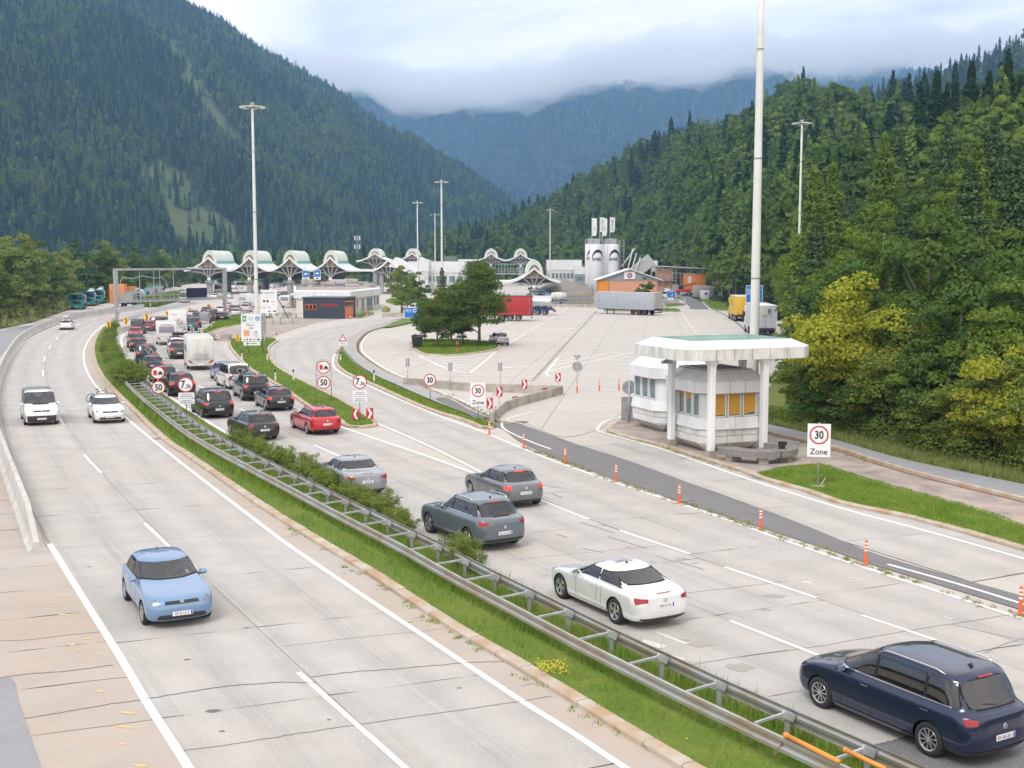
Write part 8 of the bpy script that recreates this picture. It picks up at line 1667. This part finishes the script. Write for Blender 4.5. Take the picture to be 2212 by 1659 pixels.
def pod(u0,u1,v0,v1,blinds,c=.5,dz=0):
 P=chamf(u0,u1,v0,v1,c);D_=dz;b=MB();b.prism(inner(P,.26),1.6+D_,3.1+D_);b.build('inner_shell',M_in,bo);b=MB();b.prism(inner(P,.12),.4+D_,1.65+D_);b.build('core',M_in,bo)
 ring(bo,P,-.12+D_,.42+D_,.75,.05,1.0,M_whited,'skirt_panel');ring(bo,P,.42+D_,.78+D_,.03,0,.95,M_white,'wall_panel',.025);ring(bo,P,.78+D_,1.12+D_,0,0,.95,M_whited,'wall_panel',.025);ring(bo,P,1.12+D_,1.72+D_,-.10,.02,1.7,M_white,'sill_panel',.02)
 ring(bo,P,2.92+D_,3.50+D_,-.22,-.22,.85,M_white,'eave_panel',.025);ring(bo,P,3.50+D_,4.08+D_,-.22,.62,.85,M_white,'roof_panel',.025);b=MB();b.prism(inner(P,.5),3.95+D_,4.03+D_);b.prism(inner(P,.0),2.88+D_,2.95+D_);b.build('roof_deck',M_oldcon,bo)
 n=len(P)
 for i in range(n):
  a,d=Vector(P[i]),Vector(P[(i+1)%n]);L=(d-a).length;t=(d-a).normalized();nn=Vector((t.y,-t.x));k=max(1,int(L/.72))
  if L<.9:b=MB();q=inner(P,.1);b.add([(*q[i],1.7+D_),(*q[(i+1)%n],1.7+D_),(*q[(i+1)%n],2.93+D_),(*q[i],2.93+D_)],[(0,1,2,3)]);b.build('corner_wall',M_white,bo);continue
  for s in range(k):
   c0=a+t*(L*(s+.08)/k)-nn*.12;c1=a+t*(L*(s+.92)/k)-nn*.12;T3,N3=Vector((t.x,t.y,0)),Vector((nn.x,nn.y,0));A,B_=Vector((*c0,0)),Vector((*c1,0));up=Vector((0,0,1));z0,z1=1.72+D_,2.92+D_;w=(B_-A).length
   b=MB();[b.bar(p+up*z0,p+up*z1,.07,.10,up=N3)for p in(A,B_)];[b.bar(A+up*z,B_+up*z,.10,.06)for z in(z0+.03,z1-.03)];fr=b.build('window',M_white,bo)
   b=MB();g0=-N3*.03;b.add([A+g0+up*z0,B_+g0+up*z0,B_+g0+up*z1,A+g0+up*z1],[(0,1,2,3)]);b.build('pane',M_glassb,fr)
   f=blinds(i,s)
   if f:
    b=MB();m=int(17*f);hh=(z1-z0-.1)/17
    for y in range(m):z=z1-.06-y*hh;tl=(.12*y/m if f>.9 and s==k-1 else 0);b.add([A+T3*.06+N3*.0+up*(z-tl*0),B_-T3*.06+up*(z+tl),B_-T3*.06+N3*.045+up*(z-hh*.8+tl),A+T3*.06+N3*.045+up*(z-hh*.8)],[(0,1,2,3)])
    b.build('blind',M_blind,fr)
 return P
pod(2.15,5.75,1.75,5.75,lambda i,s:.95 if i==0 else(.35 if i==6 and s==2 else .22 if i==6 and s==1 else 0));pod(3.4,6.7,8.7,12.4,lambda i,s:0,dz=.05)
for i,(a0,a1,lab)in enumerate(((188,292,'curved exposed aggregate concrete bench in front of the booth, left half'),(296,420,'curved exposed aggregate concrete bench in front of the booth, right half'))):
 cx_,cy_=11.75,57.2;r=empty('round_bench',(cx_,cy_,.1),0,lab,'bench');T_=[radians(a0+(a1-a0)*k/14)for k in range(15)];b=MB();V=[(R*cos(t),R*sin(t),z)for t in T_ for R,z in((1.0,.30),(1.95,.30),(1.95,.60),(1.0,.60))]
 b.add(V,[f for k in range(14)for q in[4*k]for f in((q,q+4,q+5,q+1),(q+1,q+5,q+6,q+2),(q+2,q+6,q+7,q+3),(q+3,q+7,q+4,q))]+[(0,1,2,3),(59,58,57,56)]);b.build('seat',mat('washed concrete',(.30,.28,.26),.9,nz=.5,nscale=18,bump=.6,bscale=30),r)
 for t in(T_[3],T_[11]):b=MB();b.box(1.15,1.75,-.22,.22,-.1,.34,M=Matrix.Rotation(t,4,'Z'));b.build('foot',M_barrold,r)
g=G(1655,1000,.66);b=MB();b.box(-.14,.14,-.12,.12,0,.34);b.box(-.2,.2,-.2,-.1,.18,.36);o=b.build('lamp_box',M_black);o.location=(12.75,56.3,.70);tag(o,'small black lamp box on the round bench','lamp')
def wpoly(pts):return[tuple(G(*p).xy)for p in pts]
F0,F1,F2=G(*z6((1322,918))[0]),G(*z6((1722,922))[0]),G(*z6((1790,905))[0]);d=(F1-F0).normalized();nn=Vector((-d.y,d.x,0));L_=(F1-F0).length;an=atan2(d.y,d.x)
fs=empty('fire_station',F0,an,'dark grey fire station annex with an orange door and orange window','fire station');M_ant=mat('anthracite boards',(.045,.055,.07),.6,nz=.15,nscale=3);Dp=6.0
for k in range(16):z=k*.215;b=MB();b.box(0,L_,0,.03,z+.01,z+.205);b.box(L_-.03,L_,.03,Dp,z+.01,z+.205);b.build('cladding_board',M_ant,fs)
b=MB();b.box(.03,L_-.03,.03,Dp,0,3.42);b.build('wall',M_ant,fs);bx_('roof',fs,-.15,L_+.15,-.15,Dp+.2,3.42,3.6,mat('roof sheet',(.10,.12,.14),.4),.03);H3=L_*.08
for k in range(3):b=MB();x=L_*.055+k*L_*.095;b.box(x,x+L_*.085,-.05,.02,1.5,2.35);w_=b.build('window',M_orange,fs);b=MB();b.box(x+.07,x+L_*.085-.07,-.06,-.045,1.58,2.27);b.build('pane',M_glass,w_)
text('FEUERWEHR',fs,(L_*.66,-.03,2.25),FR,.52,M_signr,ext=.02,bold=.01)
b=MB();b.box(L_,L_+.06,.5,4.6,0,2.9);b.build('roller_door',mat('orange door',(.70,.22,.09),.5),fs);b=MB();b.box(L_+.05,L_+.08,.6,4.4,1.9,2.7);b.build('door_panes',M_glass,fs);b=MB();[b.box(L_+.06,L_+.075,.5,4.6,z,z+.02)for z in(.5,1,1.5)];b.build('door_grooves',M_black,fs)
zf=ZC(1050,930,5.53)
OF=wpoly(zf((-30,1020),(140,1030),(1095,1035),(1220,1008),(1660,925),(1690,910),(1500,830),(700,840),(-20,850)));OF=OF if sum(OF[i-1][0]*OF[i][1]-OF[i][0]*OF[i-1][1]for i in range(len(OF)))>0 else OF[::-1]
of=empty('toll_office',(0,0,0),0,'long white single storey toll office behind the fire station','office building');b=MB();b.prism(inner(OF,.3),0,3.2);b.build('wall',mat('cream wall',(.68,.66,.55),.6,nz=.08),of);ring(of,OF,2.75,4.0,0,0,2.2,M_white,'fascia_panel',.05);ring(of,OF,4.0,4.3,0,.5,2.2,M_white,'roof_panel',.05);b=MB();b.prism(inner(OF,.4),3.2,3.95);b.build('gravel_roof',M_oldcon,of)
for i,(x,y)in enumerate(((30,1020),(1110,1020),(1180,1005),(1300,985),(1420,965),(1470,955),(1530,940),(1590,930))):
 g=G(*zf((x,y))[0]);b=MB();b.box(-.55,.55,-.12,.12,.9 if i in(0,1,2,6,7)else .1,2.5);o=b.build('window' if i in(0,1,2,6,7)else 'door',M_oran2 if i<3 else M_conc,of);o.location=(g.x,g.y,0);o.rotation_euler.z=.0 if i==0 else .75;b=MB();b.box(-.42,.42,-.16,-.10,1.0,2.4);b.build('pane',M_glassb,o)
for i,(x,y,w,h)in enumerate(((240,560,3,1.3),(640,560,3.5,.6),(840,545,4.5,1.1),(1060,520,2.5,1.2),(1150,530,2,1.1),(1340,540,2.5,.5))):p=zf((x,y))[0];g=G(p[0],p[1]+22,0);bx_('roof_unit',of,g.x-w/2,g.x+w/2,g.y,g.y+2,3.9,3.9+h,M_galv if i in(2,)else M_barrold,.05)
text('Polizei',of,tuple(Vector(G(*zf((1440,930))[0]))+Vector((0,0,3.4))),(pi/2,0,.6),.5,M_galvd);b=MB();g=G(*zf((1612,925))[0]);b.prism([(g.x+q[0],q[1])for q in((-.35,3.4),(0,2.8),(.35,3.4),(0,4.0))],-g.y+.2,-g.y+.25,0,Matrix.Rotation(pi/2,4,'X'));b.build('emblem',M_signr,of)
z7=ZC(1350,860,3.687)
def block(x0,x1,yb,yt,Y,D_,lab,m=M_whited,name='building',wins=0,cat='building',pw=3.5):
 a,b_=xw(820.1+.16478*x0,Y),xw(820.1+.16478*x1,Y);H_=PY(0,522.45+.16478*yt,Y).z;r=empty(name,((a+b_)/2,Y,0),0,lab,cat);w=(b_-a)/2;P=[(-w,0),(w,0),(w,D_),(-w,D_)]
 b=MB();b.prism(inner(P,.06),0,H_-.1);b.build('wall',m,r);ring(r,P,0,H_*.62,0,0,pw,m,'wall_panel',.05);ring(r,P,H_*.62,H_,-.25,-.25,pw,M_white,'fascia_panel',.05);b=MB();b.box(-w-.1,w+.1,-.1,D_,H_,H_+.15);b.build('roof',M_white,r)
 for k in range(wins):x=-w+(k+.5)*2*w/wins;b=MB();b.box(x-w/wins*.7,x+w/wins*.7,-.08,.0,H_*.3,H_*.5);b.build('window',M_glassb,r)
 return r,H_
block(380,1110,0,262,400,22,'white flat roofed administration building behind the island trees',wins=7);block(530,640,0,235,396,4,'white stair tower with a notched top on the administration building',cat='tower',name='stair_tower')
r,H_=block(858,1005,0,190,430,8,'green plant box standing above the administration roof',mat('green cladding',(.13,.19,.12),.6),'plant_room');
for c in r.children:
 if c.type=='MESH':c.data.materials[0]=mat('green cladding')
block(2200,2640,0,240,470,18,'white office block with a window band left of the silos',wins=9);block(2560,2680,0,330,466,3,'low loading bay in front of the left white block',M_galvd,wins=1)
b=bmesh.new();bmesh.ops.create_icosphere(b,subdivisions=4,radius=1)
for v in b.verts:v.co.z=max(-.1,v.co.z);hh=max(0,1-v.co.xy.length)**.9;v.co.z=hh+mnoise.noise(v.co*6)*.05;v.co.x*=11;v.co.y*=9;v.co.z*=5.2
me=bpy.data.meshes.new('gravel_heap');b.to_mesh(me);b.free();me.materials.append(mat('gravel',(.30,.27,.235),.95,nz=.3,nscale=1.5,bump=.6,bscale=6));o=bpy.data.objects.new('gravel_heap',me);COL.objects.link(o);g=PY(1216,600,345);o.location=(g.x,g.y,-.2);tag(o,'large grey gravel heap beside the silos','gravel heap')
M_blk=mat('block wall',(.40,.385,.35),.9,nz=.25,nscale=.8);w0,w1=G(*ZC(1200,700)((1640,845))[0]),G(*ZC(1200,700)((2050,840))[0]);r=empty('block_wall',w0,atan2(w1.y-w0.y,w1.x-w0.x),'wall of stacked grey concrete blocks holding back the gravel','wall');L_=(w1-w0).length;wb=bevbox(0,1.55,0,.8,0,.75,.03,1,M_blk,'block')
for k in range(3):
 for j in range(int(L_/1.6)):inst('block',wb,r,(j*1.6+(k%2)*.4,0,k*.78))
z8=ZC(2050,760,3.687)
M_silo=mat('silo white',(.80,.81,.82),.4,nz=.08,nscale=.3);sl=364
for i,(px,rr_,top,lab,Yd)in enumerate(((1274,1.6,527,'narrow left silo half hidden by the next one',368),(1287,2.0,528,'broad front silo with black mbk arc, left of the pair',360),(1312,1.75,528,'rear silo between the two front ones',370),(1323,1.8,528,'front silo with black mbk arc, right one',361))):
 x=xw(px,Yd);H_=PY(0,top,Yd).z;r=empty('silo',(x,Yd,0),0,lab,'silo');b=MB();b.lathe([(.3,.4),(rr_,3.2),(rr_,H_-.4),(rr_*.9,H_),(0,H_+.15)],28);b.build('tank',M_silo,r,smooth_=True);b=MB();[b.bar((rr_*.8*cos(a),rr_*.8*sin(a),0),(rr_*.9*cos(a),rr_*.9*sin(a),3.2),.22)for a in(.8,2.3,3.9,5.5)];b.build('legs',M_galv,r)
 b=MB();b.box(-rr_*.5,rr_*.5,-rr_*.5,rr_*.5,H_+.1,H_+1.7);[b.tube([(rr_*cos(a),rr_*sin(a),H_),(rr_*cos(a),rr_*sin(a),H_+1.3)],.05,4)for a in[k*pi/6 for k in range(12)]];b.tube([(rr_*cos(a),rr_*sin(a),H_+1.3)for a in[k*pi/12 for k in range(25)]],.05,4);b.build('top_platform',M_galv,r)
 b=MB();k2=rr_+.35;[b.tube([(k2*cos(q),k2*sin(q),0),(k2*cos(q),k2*sin(q),H_+1)],.07,4)for q in(-.15,.15)];[b.bar((k2*cos(-.15),k2*sin(-.15),z),(k2*cos(.15),k2*sin(.15),z),.07)for z in np.arange(.5,H_,.8)];b.build('ladder',M_galv,r)
 if i!=2:
  b=MB();T_=[-pi/2+.55*0+q*.1 for q in range(-7,12)];R2=rr_+.09;P=[(t_,H_-4.6+3.1*sqrt(max(0,1-((t_+pi/2-.2)/.95)**2)))for t_ in[-pi/2+.2+q*.095 for q in range(-10,11)]];b.add([(R2*cos(t_),R2*sin(t_),z+dz)for t_,z in P for dz in(-.85,.0)],[(2*q,2*q+2,2*q+3,2*q+1)for q in range(20)]);b.build('arc_logo',M_black,r)
  text('mbk',r,(.1,-rr_-.04,H_-4.3),FR,1.5,M_black,ext=.02,bold=.02)
r=empty('silo_scaffold',(xw(1338,362),362,0),0,'grey ladder cage tower right of the silos','scaffold');b=MB();[b.tube([(x,y,0),(x,y,16)],.07,4)for x in(0,1.2)for y in(0,1.2)];[b.bar((0,0,z),(1.2,0,z),.06)for z in np.arange(1,16,1)];b.build('cage',M_galv,r)
for i,(x,t_,lab,bt,col)in enumerate(((203,60,'leftmost pale flag above the silos',290,'mbk'),(308,50,'second flag from the left, white with vertical lettering',240,'SWIETELSKY'),(338,65,'flag half behind the second one',290,'mbk'),(440,50,'rightmost flag with a red roundel',243,'SWIETELSKY'))):
 q=z8((x,t_),(x,bt),(x,345));A,B_,C_=[PY(*p,360)for p in q];r=empty('flag',(A.x,360,C_.z),0,lab,'flag','flags on the silos');b=MB();b.tube([(0,0,0),(0,0,A.z-C_.z+.2)],.07,6);b.build('flag_pole',M_white,r);zb,zt=B_.z-C_.z,A.z-C_.z;b=MB();b.add([(x_*1.35+(.1 if z_ else-.15)*x_,.12*sin(x_*3+z_*2.5),zb+(zt-zb)*z_)for z_ in(0,.25,.5,.75,1)for x_ in(0,.5,1)],[(3*k+j,3*k+j+1,3*k+j+4,3*k+j+3)for k in range(4)for j in(0,1)]);b.build('cloth',M_signw,r);text(col,r,(.7,-.2,(zb+zt)/2-.4),(pi/2,pi/2,0),.62 if i%2 else .8,M_galvd if i!=3 else M_black,sx=.9)
 if i%2:disc(r,.7,zt-.9,.42,y=-.2,ring=M_signr if i==3 else M_galvd,face=M_signw,name='roundel',rw=.3)
r=empty('conveyor',(xw(1340,372),372,0),0,'tilted grey conveyor housing and struts beside the silos','conveyor');p0,p1=(-1,0,1.5),(12,0,11);b=MB();b.bar((1.5,0,4),(9.4,0,10.2),3.2,3.6);b.build('housing',mat('conveyor housing',(.5,.5,.47),.6),r);b=MB();[b.bar((1+k,-2,3),(3.4+k*1.2,-2,13.4-k*1.3),.35)for k in range(3)];b.bar((0,-2,8),(4.2,-2,13.6),.3);b.bar((9.6,0,9.5),(9.2,0,0),.25);b.build('struts',M_white,r);b=MB();b.tube([(9.6,0,9),(12,0,7.5),(16,0,6),(24,0,5.6)],.12,5);b.build('pipe',M_galvd,r)
def corr(w,h,n,y=0):return[(w*i/n,y+(.05 if(i//2)%2 else 0),z)for i in range(n+1)for z in(0,h)]
a_,b_=G(*z8((285,1165))[0]),G(*z8((940,1165))[0]);hl=empty('container_hall',a_,0,'hall made of stacked orange containers under a grey gable roof','storage hall');L_=b_.x-a_.x+2;
for k,(x0,x1,z0,z1,m_)in enumerate(((0,2.4,0,2.5,'oran'),(2.5,L_,0,2.5,'pale'),(0,2.4,2.55,5.05,'flat'),(2.5,L_,2.55,5.05,'pale'))):
 mm={'oran':mat('container orange',(.74,.30,.14),.6),'pale':mat('faded container',(.72,.36,.22),.6,nz=.1),'flat':mat('bright container',(.80,.27,.02),.5)}[m_];b=MB();n=max(4,int((x1-x0)/.14))if m_!='flat' else 1;V=corr(x1-x0,z1-z0,n);b.add([(x0+v[0],v[1],z0+v[2])for v in V],[(2*i,2*i+2,2*i+3,2*i+1)for i in range(n)]);b.box(x0,x1,.06,6,z0,z1);b.box(x0,x1,-.02,.06,z0,z0+.12);b.box(x0,x1,-.02,.06,z1-.12,z1);b.build('container',mm,hl)
b=MB();pk=(xw(1359,a_.y)-a_.x,7.55);P=[(-.4,5.1),(2*pk[0]+.2,5.1),(pk[0],pk[1])];b.prism(P,-.1,.0,0,Matrix.Rotation(pi/2,4,'X'));b.build('gable',mat('grey gable sheet',(.30,.33,.35),.5,nz=.15,nscale=2,nsc3=(4,1,.3)),hl)
b=MB();[b.add([(x0,-.5,z0),(pk[0],-.5,pk[1]+.1),(pk[0],9,pk[1]+.1),(x0,9,z0),(x0,-.5,z0+.22),(pk[0],-.5,pk[1]+.32),(pk[0],9,pk[1]+.32),(x0,9,z0+.22)],[(0,1,2,3),(4,5,6,7),(0,1,5,4),(0,3,7,4)])for x0,z0 in((-.7,5.05),(2*pk[0]+.5,5.05))];b.build('roof',M_white,hl);plate(hl,pk[0],6.3,2.6,1.7,M_signw,'company_sign',y=-.15);disc(hl,pk[0],6.3,.62,y=-.2,ring=M_signr,face=M_galvd,name='emblem',rw=.3)
def bl(x0,x1,yb,yt,lab,m,name,D_=3,base=None,cat=None,parts=()):
 g=G(*z8(((x0+x1)/2,base or yb))[0]);s=g.y/F_PX*.16478;r=empty(name,g,0,lab,cat or name.replace('_',' '));w=(x1-x0)/2*s;zb=((base or yb)-yb)*s;bx_('body',r,-w,w,0,D_,zb,zb+(yb-yt)*s,m,.05)
 for pn,a,c,z0,z1,pm in parts:bx_(pn,r,(a*2-1)*w,(c*2-1)*w,-.08,.06,zb+z0*(yb-yt)*s,zb+z1*(yb-yt)*s,pm,.02)
 return r
r=bl(1400,1690,1010,790,'orange site office building with a wooden balcony and lean-to roof',M_oran2,'site_office',8,cat='site office',parts=(('door',.20,.36,.45,.85,M_white),));w=14.5
for c in list(r.children)[:1]:
 b=MB();b.add([(-15,-1.5,8.0),(8.6,-1.5,6.9),(8.6,9,6.6),(-15,9,7.6),(-15,-1.5,8.3),(8.6,-1.5,7.2),(8.6,9,6.9),(-15,9,7.9)],[(0,1,2,3),(4,5,6,7),(0,1,5,4),(0,3,7,4)]);b.build('roof',M_whited,r);b=MB();[b.box(x,x+.25,-1.2,-.95,0,7.8)for x in(-12.5,-10.5,-8.3,-6.3)];b.box(-12.6,-6,-1.3,0,3.2,3.45);[b.box(-12.6,-6,-1.35,-1.25,z,z+.15)for z in(3.9,4.4)];b.build('balcony',M_galvd,r);b=MB();b.box(-12,-7,0,7,0,7.4);b.build('side_wing',mat('faded container'),r)
bl(1555,1790,1090,950,'grey concrete block bay beside the red loader',M_blk,'storage_bay',5);bl(1640,1740,1120,1010,'small pale cabin with a blue notice at the exit road',M_whited,'site_cabin',3,parts=(('notice',.35,.8,.55,.8,M_blue),));bl(985,1060,760,620,'white control cabin on stilts behind the hall',M_white,'control_cabin',3,base=1000);bl(825,878,765,718,'blue tank beside the conveyor',M_blue,'blue_tank',3,base=980)
bl(85,215,1160,1030,'yellow rusty machine hut by the yard wall',mat('old yellow',(.45,.28,.09),.8,nz=.5,nscale=2),'machine_hut',2,parts=(('opening',.45,.85,0,.8,M_black),));bl(-60,75,1160,1050,'rusty open steel crate by the yard wall',mat('rusty iron'),'steel_crate',2);bl(1170,1230,1050,985,'white van cab at the site road beside the small tree',M_white,'van_cab',4)
g=G(*z8((1400,1062))[0]);r=empty('telehandler',g,-.2,'red telescopic loader in front of the orange site office','loader');bx_('body',r,-2.2,2,-1,1,.8,1.7,M_signr,.15);bx_('cab',r,-1.4,0,-1,.2,1.5,2.8,M_glass,.1);b=MB();b.bar((-1.5,.6,2),(3.8,.6,3.4),.4);b.build('boom',mat('boom red',(.35,.03,.03),.5),r);wheels(r,[(-1.5,1),(-1.5,-1),(1.5,1),(1.5,-1)],True)
z9=ZC(1200,700)
g=G(*z9((1740,850))[0]);r=empty('small_tanker',g,0,'pale tank trailer with a blue frame by the gravel wall','tank trailer');b=MB();b.lathe([(0,-1.8),(.8,-1.6),(.95,0),(.8,1.6),(0,1.8)],16,0,Matrix.Translation((0,0,1.9))@Matrix.Rotation(pi/2,4,'Y'));b.build('tank',M_whited,r,smooth_=True);b=MB();b.bar((-3.5,0,1),(2,0,1),.25);b.bar((-4,0,3.4),(-1.5,0,2.2),.25);b.build('frame',M_blue,r);wheels(r,[(.6,.9),(.6,-.9)])
g=G(*zf((1660,450))[0]);bx=empty('blue_container',(g.x,g.y,0),0,'blue skip container near the green fence under the toll roof','container');bx_('tub',bx,-1.6,1.6,0,3,0,2.6,mat('container blue',(.03,.08,.2),.6),.05);P=[G(*p)for p in zf((1260,500),(1620,350))];r=empty('green_fence',P[0],atan2((P[1]-P[0]).y,(P[1]-P[0]).x),'green screened fence beyond the office roof','fence');L_=(P[1]-P[0]).length;M_gf=mat('fence green',(.02,.13,.08),.7)
for k in range(12):b=MB();b.box(L_*k/12+.05,L_*(k+1)/12-.05,0,.06,.4,2.6);b.build('fence_panel',M_gf,r)
for i,(x,y,w)in enumerate(((975,500,3.4),(1160,440,4.2))):g=G(*ZC(220,980,5.53)((x,y+60))[0]);b=empty('orange_container',(g.x,g.y+4,0),.1,'orange container behind the lorries, '+('left of','right of')[i]+' the gantry post','container');bx_('box',b,-w/2,w/2,0,2.4,.1,4.4-i,M_oran2,.04)
